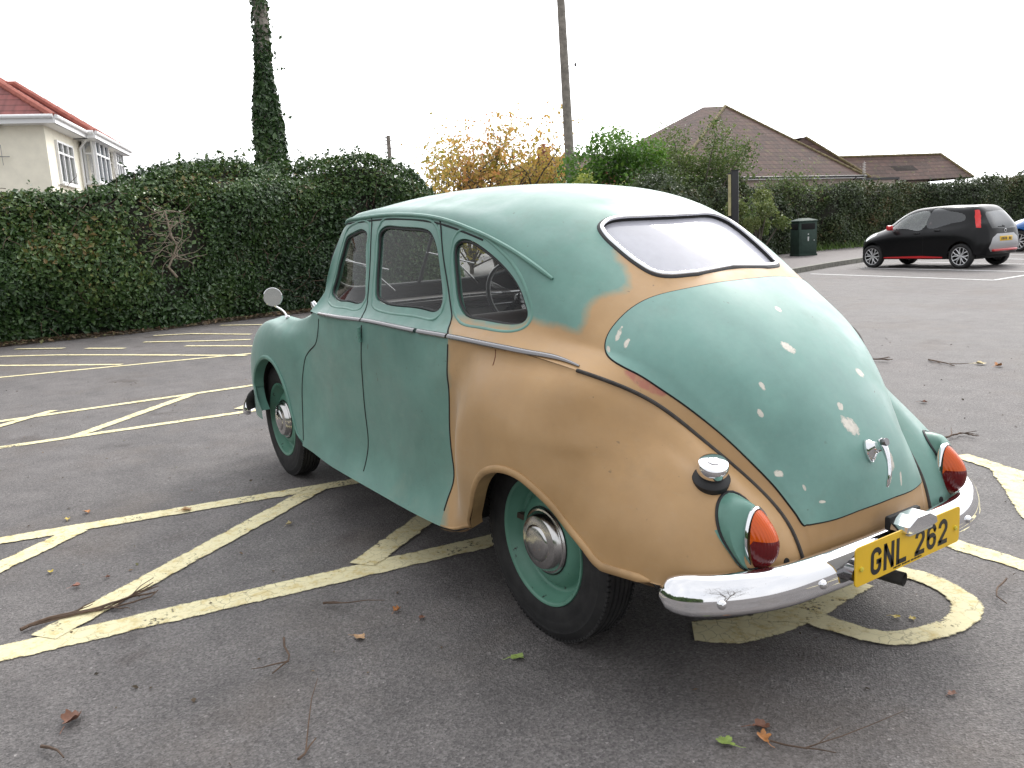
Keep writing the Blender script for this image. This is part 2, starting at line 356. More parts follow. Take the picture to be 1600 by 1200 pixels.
def make_line_paint(name, col, dirt, worn=.35, crack=.62):
    m, nt, n, l, out = nm(name)
    t = n.new('ShaderNodeTexCoord')
    v = n.new('ShaderNodeTexVoronoi'); v.feature = 'DISTANCE_TO_EDGE'; v.inputs['Scale'].default_value = 19; v.inputs['Randomness'].default_value = 1
    wob = n.new('ShaderNodeTexNoise'); wob.inputs['Scale'].default_value = 14; wob.inputs['Detail'].default_value = 3
    l.new(t.outputs['Object'], wob.inputs['Vector'])
    wv = n.new('ShaderNodeVectorMath'); wv.operation = 'MULTIPLY_ADD'; l.new(wob.outputs['Color'], wv.inputs[0]); wv.inputs[1].default_value = (.09, .09, .09)
    l.new(t.outputs['Object'], wv.inputs[2]); l.new(wv.outputs[0], v.inputs['Vector'])
    crackm = ramp(nt, v.outputs['Distance'], [(.010, (crack,)*3), (.045, (0, 0, 0))])
    nzb = noise(nt, 3.2, 4, .6); nzf = noise(nt, 60, 4, .7); nzm = noise(nt, 13, 5, .75)
    gate = ramp(nt, nzb.outputs['Fac'], [(.42, (.06,)*3), (.66, (1, 1, 1))])
    c = ramp(nt, nzm.outputs['Fac'], [(.28, dirt), (.5, col), (.8, tuple(min(1, x*1.1) for x in col))])
    cc = mixc(nt, math_n(nt, 'MULTIPLY', crackm.outputs['Color'], gate.outputs['Color']), c.outputs['Color'], (.10, .085, .06))
    b = bsdf(nt, None, .75, 0, .2); l.new(cc, b.inputs['Base Color']); bump(nt, nzf.outputs['Fac'], b, .4, .003)
    e = n.new('ShaderNodeAttribute'); e.attribute_name = 'edge'
    ee = math_n(nt, 'ADD', e.outputs['Fac'], math_n(nt, 'MULTIPLY', math_n(nt, 'SUBTRACT', nzm.outputs['Fac'], .5), .05))
    a1 = ramp(nt, ee, [(.004, (0, 0, 0)), (.010, (1, 1, 1))])
    chips = math_n(nt, 'ADD', math_n(nt, 'MULTIPLY', nzf.outputs['Fac'], .55), math_n(nt, 'MULTIPLY', nzb.outputs['Fac'], .6))
    a2 = ramp(nt, chips, [(worn, (0, 0, 0)), (worn+.05, (1, 1, 1))])
    al = math_n(nt, 'MULTIPLY', a1.outputs['Color'], a2.outputs['Color'])
    tr = n.new('ShaderNodeBsdfTransparent'); mx = n.new('ShaderNodeMixShader')
    l.new(al, mx.inputs[0]); l.new(tr.outputs[0], mx.inputs[1]); l.new(b.outputs[0], mx.inputs[2]); l.new(mx.outputs[0], out.inputs['Surface']); return m

M_ASPHALT = make_asphalt()
M_YELLOW = make_line_paint('worn_yellow_paint', (.66, .60, .38), (.50, .38, .14), .43)
M_WHITE = make_line_paint('white_line_paint', (.78, .78, .77), (.6, .6, .58), .30, .3)

gv = [(-120, -160, 0), (160, -160, 0), (160, 120, 0), (-120, 120, 0)]
tag(mesh_obj('car_park_ground', gv, [(0, 1, 2, 3)], M_ASPHALT, smooth=False), kind='structure')

def strip_mesh(name, polys, mat, z):
    """polys: list of (centre line points xy, width); three columns of vertices carry the distance to the paint's edge"""
    V = []; F = []; E = []
    for j, (pts, w) in enumerate(polys):
        P = np.array(pts, float)[:, :2]; Q = []
        for a, b in zip(P[:-1], P[1:]):
            k = max(2, int(np.linalg.norm(b-a)/.12)); Q += [a+(b-a)*i/k for i in range(k)]
        Q.append(P[-1]); Q = np.array(Q); T = np.gradient(Q, axis=0); T /= np.linalg.norm(T, axis=1)[:, None]
        N = np.stack([-T[:, 1], T[:, 0]], 1); w_ = np.broadcast_to(np.asarray(w, float), (len(Q),)) if np.ndim(w) == 0 else np.interp(np.linspace(0, 1, len(Q)), np.linspace(0, 1, len(w)), w)
        n0 = len(V); zz = z+j*.0007
        for q, nn, ww in zip(Q, N, w_):
            for s, e in ((-.5, 0), (0, ww/2), (.5, 0)):
                V.append((q[0]+nn[0]*ww*s, q[1]+nn[1]*ww*s, zz)); E.append(e)
        for i in range(len(Q)-1):
            for c in (0, 1):
                a = n0+i*3+c; F.append((a, a+1, a+4, a+3))
    return tag(mesh_obj(name, V, F, mat, smooth=False, attrs={'edge': ('POINT', E)}), kind='structure')
def g2(p): return gp(*p)[:2]
def ln(*px): return [g2(p) for p in px]
def ext(a, b, ea=0.0, eb=0.0):
    a, b = g2(a), g2(b); d = (b-a)/np.linalg.norm(b-a); return [a-d*ea, b+d*eb]
W = .105
near = [(ext((20, 1018), (740, 852), 2.5, 1.6), .15), (ext((5, 845), (560, 752), 4, 2.2), W*1.22), (ext((-40, 906), (118, 831), .6, .02), W*1.25),
        (ext((122, 968), (500, 762), .15, .0), W*1.25), (ext((566, 884), (688, 795), .0, .7), W*1.3)]
strip_mesh('hatching_lines_near', near, M_YELLOW, .004)
mid = [(ext((0, 700), (395, 642), 5, 4), W), (ext((0, 659), (392, 603), 6, 4.5), W), (ext((118, 682), (303, 616), 0, 0), W*1.1),
       (ext((-60, 684), (84, 642), 1, 0), W), (ext((372, 640), (408, 628), 0, 1.2), W)]
strip_mesh('hatching_lines_middle', mid, M_YELLOW, .004)
far = [(ext((0, 590), (388, 553), 8, 6), W), (ext((-60, 572), (190, 570), 2, 0), W), (ext((10, 557), (90, 555), 4, 0)+ln((280, 555)), W),
       (ln((90, 555), (200, 555), (385, 556)), W), (ext((290, 541), (392, 541), 0, 5), W), (ln((225, 535), (330, 533))+[g2((392, 531))], W),
       (ext((135, 545), (195, 545)), W), (ln((240, 525), (300, 522), (392, 523)), W), (ext((345, 509), (400, 508), 0, 3), W), (ln((25, 546), (100, 545)), W)]
strip_mesh('bay_lines_far', far, M_YELLOW, .004)
right = [(ext((1490, 851), (1598, 884), 1.0, 2.0), .115), (ext((1500, 712), (1606, 746), 0, 2.5), .12), (ext((1566, 733), (1602, 784), 0, .25), .13)]
strip_mesh('bay_lines_right', right, M_YELLOW, .004)
white = [(ext((1267, 428), (1553, 438)), .09), (ext((1553, 438), (1603, 430), 0, 1.5), .09), (ext((1345, 419), (1600, 424.5), 0, .6), .09),
         (ext((1420, 409.5), (1600, 413), 0, 1.5), .09), (ext((1580, 405), (1605, 405.5), 1, 1.5), .09), (ext((1570, 397.5), (1610, 398), .5, 2), .09)]
strip_mesh('white_bay_lines', white, M_WHITE, .004)
# the painted wheelchair figure, mostly under the bumper
def band(name, outer, inner, mat, z):
    o = np.array([gp(*p) for p in outer]); i = np.array([gp(*p) for p in inner]); n = 60
    def rs(P):
        s = np.concatenate([[0], np.cumsum(np.linalg.norm(np.diff(P, axis=0), axis=1))]); B = nat_basis(s, np.linspace(0, s[-1], n)); return B@P
    o, i = rs(o), rs(i); V = []; E = []
    for a, b in zip(o, i):
        w = np.linalg.norm(a-b)/2
        for t, e in ((0, 0), (.5, w), (1, 0)):
            p = a+(b-a)*t; V.append((p[0], p[1], z)); E.append(e)
    F = [(k*3+c, k*3+c+1, k*3+c+4, k*3+c+3) for k in range(n-1) for c in (0, 1)]
    return tag(mesh_obj(name, V, F, mat, smooth=False, attrs={'edge': ('POINT', E)}), kind='structure')
band('wheelchair_symbol_wheel', [(1255, 975), (1290, 988), (1330, 999), (1382, 1010), (1430, 1010), (1480, 999), (1517, 984), (1539, 965), (1537, 945), (1510, 923), (1470, 903), (1425, 890), (1380, 884), (1335, 888)],
     [(1265, 955), (1300, 965), (1340, 978), (1385, 987), (1425, 982), (1455, 974), (1476, 962), (1482, 949), (1476, 935), (1450, 918), (1415, 906), (1375, 902), (1345, 906), (1320, 914)], M_YELLOW, .0058)
strip_mesh('wheelchair_symbol_figure', [(ln((1083, 987), (1140, 988), (1200, 976), (1245, 955), (1300, 925), (1340, 908)), (.15, .19, .16, .19, .17, .15)),
                                        (ln((1195, 962), (1250, 962), (1290, 972)), (.12, .13, .1))], M_YELLOW, .004)

# ------------------------------------------------------------------ kerb, pavement, verge on the right
M_PAVE = simple('pavement_tarmac', (.105, .09, .088), .75, var=.25, scale=30, bmp=.3)
M_KERB = simple('kerb_stone', (.17, .165, .14), .8, var=.35, scale=9, bmp=.4)
M_SOIL = simple('bare_soil', (.045, .035, .024), .95, var=.4, scale=12, bmp=.6)
kd = [np.array(p) for p in ((10.3, -12.6), (11.0, -14.9), (11.75, -17.6), (12.4, -20.6), (12.3, -26.0), (11.6, -34.0), (10.0, -52.0))]
def off(P, d):
    P = np.array(P); T = np.gradient(P, axis=0); T /= np.linalg.norm(T, axis=1)[:, None]; return P+np.stack([-T[:, 1], T[:, 0]], 1)*d
def sheet(name, A, B, z, mat, h=None):
    V = [(*a, z) for a in A]+[(*b, z) for b in B]; n = len(A); F = [(i, i+1, n+i+1, n+i) for i in range(n-1)]
    if h is not None:
        V += [(*a, h) for a in A]+[(*b, h) for b in B]
        F += [(2*n+i, 2*n+i+1, i+1, i) for i in range(n-1)]+[(n+i, n+i+1, 3*n+i+1, 3*n+i) for i in range(n-1)]
        F += [(0, n, 3*n, 2*n), (n-1, 2*n-1, 4*n-1, 3*n-1)]
    return tag(mesh_obj(name, V, F, mat, smooth=False), kind='structure')
sheet('kerb', kd, off(kd, .14), .125, M_KERB, 0.0)
sheet('pavement', off(kd, .14), off(kd, 5.4), .118, M_PAVE, 0.0)
sheet('hedge_bed', off(kd, 5.4), off(kd, 9.5), .10, M_SOIL, 0.0)
bed = [(12.75, 9.0), (13.05, 4.0), (13.15, 1.5), (13.1, -.2), (13.7, -2.5), (14.0, -5.0), (14.6, -7.6)]
sheet('soil_edge', bed, [(p[0]+2.6, p[1]) for p in bed], .02, M_SOIL, 0.0)

# ------------------------------------------------------------------ leaves
rng = np.random.default_rng(7)
def leaf_cloud(name, P, N, size, mat, parent=None, spread=.9, tint=None, aspect=.62, droop=0.0, seed=1, mean=None):
    """one small folded leaf at each point"""
    r = np.random.default_rng(seed); n = len(P)
    D = N+r.normal(0, spread, (n, 3)); D /= np.linalg.norm(D, axis=1)[:, None]
    A = r.normal(0, 1, (n, 3)); A[:, 2] -= droop; A -= (A*D).sum(1)[:, None]*D; A /= np.linalg.norm(A, axis=1)[:, None]
    B = np.cross(D, A); s = (np.asarray(size)*r.lognormal(-.05, .34, n).clip(.4, 1.9))[:, None]
    v0 = P-A*s*.5; v2 = P+A*s*.5; v1 = P+B*s*aspect*.5+D*s*.12; v3 = P-B*s*aspect*.5+D*s*.12
    V = np.stack([v0, v1, v2, v3], 1).reshape(-1, 3)
    b = np.arange(n)*4; F = np.stack([np.stack([b, b+1, b+2], 1), np.stack([b, b+2, b+3], 1)], 1).reshape(-1, 3)
    t = r.uniform(0, 1, n) if tint is None else np.clip(tint+r.normal(0, .16, n), 0, 1)
    return mesh_obj(name, V, F, mat, parent, smooth=False, attrs={'tint': ('FACE', np.repeat(t, 2))})
def lump(P, f, seed=0):
    """smooth pseudo-random field"""
    r = np.random.default_rng(seed); o = np.zeros(len(P))
    for k in range(14):
        d = r.normal(0, 1, 3); d /= np.linalg.norm(d); o += np.sin(P@d*f*r.uniform(.5, 1.8)+r.uniform(0, 6.28))
    return o/3.7
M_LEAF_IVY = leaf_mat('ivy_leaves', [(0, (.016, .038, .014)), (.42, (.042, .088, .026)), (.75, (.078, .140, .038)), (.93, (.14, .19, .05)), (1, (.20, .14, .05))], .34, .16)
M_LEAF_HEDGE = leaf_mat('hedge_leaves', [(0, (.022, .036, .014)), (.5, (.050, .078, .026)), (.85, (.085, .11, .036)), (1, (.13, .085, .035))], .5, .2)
M_LEAF_GREEN = leaf_mat('bush_leaves', [(0, (.04, .10, .015)), (.55, (.10, .22, .03)), (1, (.20, .32, .05))], .4, .35)
M_LEAF_LIME = leaf_mat('variegated_leaves', [(0, (.10, .17, .025)), (.5, (.28, .33, .06)), (1, (.45, .44, .12))], .45, .35)
M_LEAF_WILLOW = leaf_mat('pale_shrub_leaves', [(0, (.05, .085, .025)), (.5, (.11, .16, .045)), (1, (.20, .23, .075))], .5, .35)
M_LEAF_ORANGE = leaf_mat('autumn_leaves', [(0, (.20, .20, .03)), (.35, (.44, .37, .08)), (.7, (.54, .32, .10)), (1, (.50, .19, .09))], .5, .45)
M_BARK = simple('grey_bark', (.10, .085, .07), .9, var=.4, scale=14, bmp=.7)
M_TWIG = simple('dead_pale_wood', (.22, .18, .135), .85, var=.3, scale=25)
M_TWIGD = simple('brown_twig', (.10, .065, .045), .9, var=.3, scale=25)
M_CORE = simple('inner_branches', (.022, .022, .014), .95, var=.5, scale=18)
M_LITTER = leaf_mat('leaf_litter', [(0, (.035, .028, .018)), (.5, (.09, .06, .035)), (.85, (.17, .11, .06)), (1, (.10, .12, .04))], .8, .1)

def hedge(name, label, path, height, thick, mat, dens, size, seed, bulge=.25, group=None, sprigs=60, z0=.0, cat='hedge', endround=.9, tint_f=1.2, hole=None, root=None):
    """path: ground line of the front face; height: function of the fraction along it"""
    P = np.array(path, float); seg = np.linalg.norm(np.diff(P, axis=0), axis=1); cs = np.concatenate([[0], np.cumsum(seg)]); Lh = cs[-1]
    r = np.random.default_rng(seed)
    def frame(s):
        q = np.stack([np.interp(s, cs, P[:, k]) for k in (0, 1)], 1)
        q2 = np.stack([np.interp(s+.4, cs, P[:, k]) for k in (0, 1)], 1); q1 = np.stack([np.interp(s-.4, cs, P[:, k]) for k in (0, 1)], 1)
        t = q2-q1; t /= np.linalg.norm(t, axis=1)[:, None]+1e-9
        return q, np.stack([-t[:, 1], t[:, 0]], 1), t
    def surf(s, ph, inset=0.0):
        q, nb, t = frame(s)                     # nb points to the back
        h = height(s/Lh); T = thick
        e = np.minimum(1, np.minimum(s, Lh-s)/endround); e = np.sqrt(np.clip(1-(1-e)**2, .04, 1))
        c, sn = np.cos(ph), np.sin(ph)
        w = T/2-(T/2-inset)*np.sign(c)*np.abs(c)**.55*(.55+.45*e)
        z = z0+(h-inset)*np.abs(sn)**.5*(.25+.75*e)
        X = np.stack([q[:, 0]+nb[:, 0]*w, q[:, 1]+nb[:, 1]*w, z], 1)
        Nn = np.stack([-nb[:, 0]*c, -nb[:, 1]*c, sn+.05], 1)
        X = X+Nn*((lump(X, 1.3, seed)*.6+lump(X, 3.4, seed+1)*.4)*bulge)[:, None]
        X[:, 2] = np.maximum(X[:, 2], z0-.02)
        return X, Nn
    root = root or thing(name, label, cat, (0, 0, 0), group=group)
    ns, npz = int(Lh/.3)+2, 16
    S, PH = np.meshgrid(np.linspace(.45, Lh-.45, ns), np.linspace(0, math.pi, npz), indexing='ij')
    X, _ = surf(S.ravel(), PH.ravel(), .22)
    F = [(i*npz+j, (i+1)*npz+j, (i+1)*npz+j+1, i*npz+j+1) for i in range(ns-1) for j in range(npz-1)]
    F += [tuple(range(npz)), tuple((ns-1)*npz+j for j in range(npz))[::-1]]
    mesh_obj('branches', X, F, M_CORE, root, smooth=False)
    H = np.mean([height(f) for f in np.linspace(0, 1, 9)]); area = Lh*(H*1.35+thick*.7)
    n = int(area*dens)
    s = r.uniform(0, Lh, n); ph = np.where(r.uniform(0, 1, n) < .76, np.arcsin(r.uniform(0, 1, n)**2*.999), r.uniform(1.15, 2.5, n))
    X, N = surf(s, ph); X = X-N*np.abs(r.normal(0, .10, n))[:, None]+r.normal(0, .03, (n, 3))
    cl = lump(X, 4.2, seed+5)
    keep = (cl > -1.0) | (r.uniform(0, 1, n) < .22)
    if hole is not None: keep &= ~((np.linalg.norm((X-np.array(hole[0]))/np.array(hole[1]), axis=1) < 1) & (r.uniform(0, 1, n) < hole[2]))
    X, N, cl = X[keep], N[keep], cl[keep]
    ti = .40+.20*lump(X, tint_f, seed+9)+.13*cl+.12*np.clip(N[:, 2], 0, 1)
    if sprigs:
        ex, en, et = [], [], []
        ss = r.uniform(.2, Lh-.2, sprigs); bp, bn = surf(ss, r.uniform(1.0, 2.0, sprigs))
        for p, nv in zip(bp, bn):
            k = r.integers(7, 15); d = nv*.6+r.normal(0, .5, 3)+np.array([0, 0, .5]); d /= np.linalg.norm(d); ll = r.uniform(.10, .30)
            ex.append(p+d*np.linspace(0, ll, k)[:, None]+r.normal(0, .02, (k, 3))); en.append(np.tile(nv, (k, 1))); et.append(np.full(k, .5))
        X = np.vstack([X]+ex); N = np.vstack([N]+en); ti = np.concatenate([ti]+et)
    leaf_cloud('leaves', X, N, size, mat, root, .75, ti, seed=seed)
    return root

# left hedge: tall ivy-covered bank behind the car park
lh_path = [(12.95, 9.5), (13.25, 4.0), (13.4, 1.8), (13.4, -.1), (14.0, -2.6), (14.4, -5.2), (14.85, -7.95)]
def lh_h(f):
    return np.interp(f, [0, .30, .42, .50, .58, .66, .74, .85, .95, 1.0], [2.25, 2.28, 2.38, 2.62, 2.82, 2.92, 2.98, 2.95, 2.90, 2.45])
IVYH = hedge('ivy_hedge', 'tall dark ivy-covered hedge along the left edge of the car park, with an unseen run added behind the viewer', lh_path, lh_h, 2.4, M_LEAF_IVY, 1900, .072, 11, .36, sprigs=220, hole=((13.55, -.95, 1.65), (.5, .75, .75), .8), endround=1.1)
hedge('ivy_hedge', None, [(-16, 10.8), (-6, 11.6), (2, 12.0), (8, 11.9), (11.6, 11.0), (13.0, 9.3)], lambda f: 2.6+.3*np.sin(f*9), 2.2, M_LEAF_IVY, 170, .16, 13, .3, sprigs=0, root=IVYH, cat=None)  # unseen run behind the viewer, added to darken car side and window reflections
def hedge_twigs(root, path, hmin, hmax, n, seed, mat):
    r = np.random.default_rng(seed); P = np.array(path); mb = MB(); cs = np.linspace(0, 1, len(P))
    for k in range(n):
        f = r.uniform(.12, .98); b = np.array([np.interp(f, cs, P[:, 0])+r.uniform(-.05, .2), np.interp(f, cs, P[:, 1]), r.uniform(hmin, hmax)]); d = np.array([-.55, r.normal(0, .6), r.normal(.3, .5)]); L_ = r.uniform(.15, .5); pts = [b]
        for i in range(4): d = d+r.normal(0, .3, 3); d /= np.linalg.norm(d); pts.append(pts[-1]+d*L_/4)
        mb.tube(np.array(pts), np.linspace(.006, .0025, 5), 4)
    tag(mb.build('bare_twigs', mat, root), kind='stuff')
hedge_twigs(IVYH, lh_path[1:], .2, 2.5, 260, 61, M_TWIGD)
def hole_twigs():
    r = np.random.default_rng(3); mb = MB(); c = np.array([13.18, -.95, .9])
    main = [c+np.array(v) for v in ((.05, -.05, 0), (-.02, .08, .18), (.0, -.02, .36), (-.03, -.10, .55), (-.02, -.02, .72), (.0, .0, .95), (.03, .02, 1.15))]
    mb.tube(np.array(main), np.linspace(.022, .012, len(main)), 6)
    for k in range(46):
        b = main[r.integers(2, len(main))]+r.normal(0, .03, 3); d = np.array([r.normal(0, .25), r.normal(0, 1), r.normal(.25, .6)]); d /= np.linalg.norm(d)
        L_ = r.uniform(.15, .62); pts = [b]
        for i in range(6):
            d = d+r.normal(0, .28, 3)*np.array([.4, 1, 1]); d /= np.linalg.norm(d); pts.append(pts[-1]+d*L_/6)
        mb.tube(np.array(pts), np.linspace(.008, .003, 7), 5)
    o = mb.build('dead_branch', M_TWIG); tag(o, 'pale dead branch with bare twigs sticking out of the ivy hedge', 'branch')
hole_twigs()
def ivy_litter():
    r = np.random.default_rng(8); n = 9000; f = r.uniform(0, 1, n); P = np.array(lh_path); cs = np.linspace(0, 1, len(P))
    x = np.interp(f, cs, P[:, 0])-np.abs(r.normal(0, .22, n))+.12; y = np.interp(f, cs, P[:, 1])+r.normal(0, .1, n)
    X = np.stack([x, y, .026+np.abs(r.normal(0, .012, n))], 1)
    o = leaf_cloud('leaf_litter', X, np.tile([0, 0, 1.0], (n, 1)), .06, M_LITTER, None, .35, seed=4); tag(o, 'brown leaf litter along the foot of the ivy hedge', 'leaf litter', kind='stuff')
ivy_litter()
# hedge on the right behind the pavement
CLIPH = hedge('clipped_hedge', 'long clipped green and brown hedge behind the pavement and the litter bin', [tuple(p) for p in np.array([[13.2, -11.2], [15.0, -15.4], [16.7, -20.3], [17.7, -25.3], [17.3, -33.0], [15.6, -45.0], [13.8, -58.0]])],
      lambda f: np.interp(f, [0, .12, .3, .5, .75, 1], [2.2, 2.45, 2.5, 2.6, 2.6, 2.5]), 2.0, M_LEAF_HEDGE, 760, .085, 21, .30, sprigs=150)
hedge_twigs(CLIPH, [(13.2, -11.2), (15.0, -15.4), (16.7, -20.3), (17.7, -25.3), (17.3, -33.0)], .3, 2.4, 200, 62, M_TWIGD)
# ------------------------------------------------------------------ poles, wires, sign, bin
M_POLE = simple('weathered_pole_wood', (.20, .18, .155), .9, var=.35, scale=6, bmp=.4)
M_DARKPOST = simple('black_post_paint', (.018, .018, .02), .5, var=.2, scale=20)
M_WIRE = simple('grey_cable', (.30, .30, .31), .6)
M_IVYW = simple('ivy_stems', (.12, .10, .075), .9, var=.3, scale=20)

def ivy_pole():
    b = at(419, 262, 18.2); b[2] = 0; top = at(401, -60, 18.4)
    root = thing('ivy_clad_pole', 'tall pole wrapped in dark ivy rising behind the left hedge', 'pole', tuple(b))
    inv = -b
    ax = top-b; n = 24; P = b+ax*np.linspace(0, 1, n)[:, None]
    mb = MB(); mb.tube(P+inv, np.linspace(.20, .15, n), 12); mb.build('pole', M_POLE, root)
    r = np.random.default_rng(5); N = 11500
    f = r.uniform(.25, 1, N)**.9; f = f[(r.uniform(0, 1, N) < np.interp(f, [0, .58, .72, .82, 1], [1, .95, .55, .16, .02]))]; N = len(f)
    th = r.uniform(0, 6.283, N); prof = np.interp(f, [0, .40, .5, .62, .72, 1.0], [.34, .34, .30, .255, .20, .155])
    d = np.stack([np.cos(th), np.sin(th), np.zeros(N)], 1)
    X = b+ax*f[:, None]; rr = prof*(1+.2*lump(np.stack([th, f*9, f*0], 1), 1.6, 3))*r.uniform(.75, 1.08, N)
    X = X+d*rr[:, None]
    ex, en = [], []
    for k in range(34):
        i = r.integers(0, N); p = X[i].copy(); v = d[i]*.8+r.normal(0, .4, 3)+np.array([0, 0, -.1]); v /= np.linalg.norm(v); kk = r.integers(4, 9)
        ex.append(p+v*np.linspace(0, r.uniform(.1, .42), kk)[:, None]+r.normal(0, .02, (kk, 3))); en.append(np.tile(d[i], (kk, 1)))
    X2 = np.vstack([X]+ex); d2 = np.vstack([d]+en)
    leaf_cloud('ivy', X2+inv, d2, .10, M_LEAF_IVY, root, .7, .40+.15*lump(X2, 3.0, 2), seed=6)
    mb = MB()
    for k in range(40):
        i = r.integers(0, N); p = X[i]; pts = [p]; v = d[i]*.5+r.normal(0, .5, 3)+np.array([0, 0, -.3])
        for j in range(5): v = v+r.normal(0, .35, 3); v /= np.linalg.norm(v); pts.append(pts[-1]+v*r.uniform(.05, .12))
        mb.tube(np.array(pts)+inv, np.linspace(.008, .004, 6), 5)
    tag(mb.build('ivy_stems', M_IVYW, root), kind='stuff')
ivy_pole()

def telegraph_pole():
    b = at(894, 262, 26); b[2] = 0; top = at(874, -40, 26.4)
    root = thing('telegraph_pole', 'tall bare wooden telegraph pole leaning left behind the car', 'pole', tuple(b))
    P = (top-b)*np.linspace(0, 1, 16)[:, None]; mb = MB(); mb.tube(P, np.linspace(.17, .125, 16), 14); mb.build('pole', M_POLE, root)
    q = (at(899, 101, 26.2)-b); mb = MB(); mb.tube([q+np.array([0, 0, -.05]), q+np.array([0, 0, .05])], [.035, .03], 8)
    a = (top-b)*((q[2])/(top-b)[2]); mb.tube([a, q], [.012, .012], 6); mb.build('insulator', M_DARKPOST, root)
telegraph_pole()
def far_pole():
    b = at(609, 262, 58); b[2] = 0; top = at(606.5, 212, 58)
    root = thing('telegraph_pole', 'small distant telegraph pole carrying wires above the left hedge', 'pole', tuple(b))
    t = top-b; mb = MB(); mb.tube(t*np.linspace(0, 1, 5)[:, None], np.linspace(.17, .14, 5), 10); mb.build('pole', M_POLE, root)
    mb = MB()
    for k, f in enumerate((.985, .96, .93, .90, .86)):
        p = t*f
        for s in (-1, 1):
            if (k+s) % 2 == 0 or s < 0: mb = MB(); mb.tube([p, p+_r*.26*s, p+_r*.26*s+np.array([0, 0, .12])], .035, 6); mb.build('insulator', M_DARKPOST, root)
far_pole()
def wire(name, label, a, b, sag=.3, rad=.010):
    t = np.linspace(0, 1, 24); P = np.asarray(a)+(np.asarray(b)-np.asarray(a))*t[:, None]; P[:, 2] -= sag*4*t*(1-t)
    mb = MB(); mb.tube(P, rad, 5); o = mb.build(name, M_WIRE); tag(o, label, 'wire', 'overhead wires')
wire('overhead_wire', 'overhead wire from the distant pole down to the hedge at left', at(606, 215, 58), at(440, 251, 45), .15, .022)
wire('overhead_wire', 'faint overhead wire sloping left to right past the ivy pole', at(-60, 166, 40), at(600, 90, 34), .2, .006)
wire('overhead_wire', 'low overhead wire beside the cream house gable', at(185, 246, 34), at(330, 256, 60), .1, .012)

def sign_post():
    b = at(1149, 400, 21.0); b[2] = 0; h = at(1148, 268, 21.0)[2]
    root = thing('sign_post', 'black square post with a narrow pale notice board fixed to it', 'sign', tuple(b), math.radians(-50))
    mb = MB(); mb.box((0, 0, h/2), (.15, .17, h), bev=.012); mb.box((0, 0, h+.008), (.17, .19, .016)); mb.build('post', M_DARKPOST, root)
    mb = MB(); mb.box((-.03, .135, h-.62), (.05, .09, 1.15), bev=.004); mb.build('frame', M_DARKPOST, root)
    mb = MB(); mb.box((-.058, .135, h-.60), (.008, .07, 1.02)); mb.build('notice_board', simple('faded_notice', (.42, .38, .20), .6, var=.25, scale=12), root)
sign_post()

def litter_bin():
    p = gp(1255, 405); root = thing('litter_bin', 'dark green square litter bin standing on the pavement before the hedge', 'litter bin', (p[0], p[1], .118), math.atan2(2.141-p[1], -2.103-p[0])+math.radians(28))
    G = simple('bin_green_paint', (.024, .050, .038), .7, var=.18, scale=9); D = simple('bin_dark_opening', (.006, .006, .006), .9); Wt = simple('bin_white_print', (.55, .57, .56), .6)
    w, d, h = .62, .62, 1.16
    mb = MB(); mb.box((0, 0, h*.5-.03), (w, d, h-.06), bev=.02)
    for s in (-1, 1):
        mb.box((s*w/2, 0, .03), (.03, d+.02, .06))
    mb.box((0, 0, .025), (w+.03, d+.03, .05), bev=.008); mb.build('body', G, root)
    mb = MB(); V = [(-.33, -.33, h-.06), (.33, -.33, h-.06), (.33, .33, h-.06), (-.33, .33, h-.06), (-.33, -.33, h-.02), (.33, -.33, h-.02), (.33, .33, h-.02), (-.33, .33, h-.02), (-.12, -.12, h+.06), (.12, -.12, h+.06), (.12, .12, h+.06), (-.12, .12, h+.06)]
    F = [(0, 1, 5, 4), (1, 2, 6, 5), (2, 3, 7, 6), (3, 0, 4, 7), (4, 5, 9, 8), (5, 6, 10, 9), (6, 7, 11, 10), (7, 4, 8, 11), (8, 9, 10, 11), (3, 2, 1, 0)]
    mb.add(V, F); mb.build('lid', G, root, smooth=False)
    mb = MB(); mb.box((w/2+.001, 0, h-.21), (.012, .47, .19), bev=.004); mb.box((0, w/2+.001, h-.21), (.47, .012, .19), bev=.004); mb.box((0, -w/2-.001, h-.21), (.47, .012, .19), bev=.004); mb.build('opening', D, root)
    mb = MB(); mb.box((w/2+.006, .0, .47), (.012, .50, .72), bev=.006); o = mb.build('door', G, root)
    mb = MB(); mb.lathe([(.0, 0), (.018, 0), (.018, .012), (0, .014)], (w/2+.012, .2, .5), (1, 0, 0), 12); mb.build('lock', Wt, o)
    mb = MB(); x = w/2+.0135
    mb.add([(x, -.03, .62), (x, .03, .62), (x, .02, .48), (x, -.02, .48)], [(0, 1, 2, 3)])
    mb.lathe([(.0, .0), (.022, 0), (0, .001)], (x, .0, .70), (1, 0, 0), 12); mb.build('litter_symbol', Wt, root, smooth=False)
litter_bin()

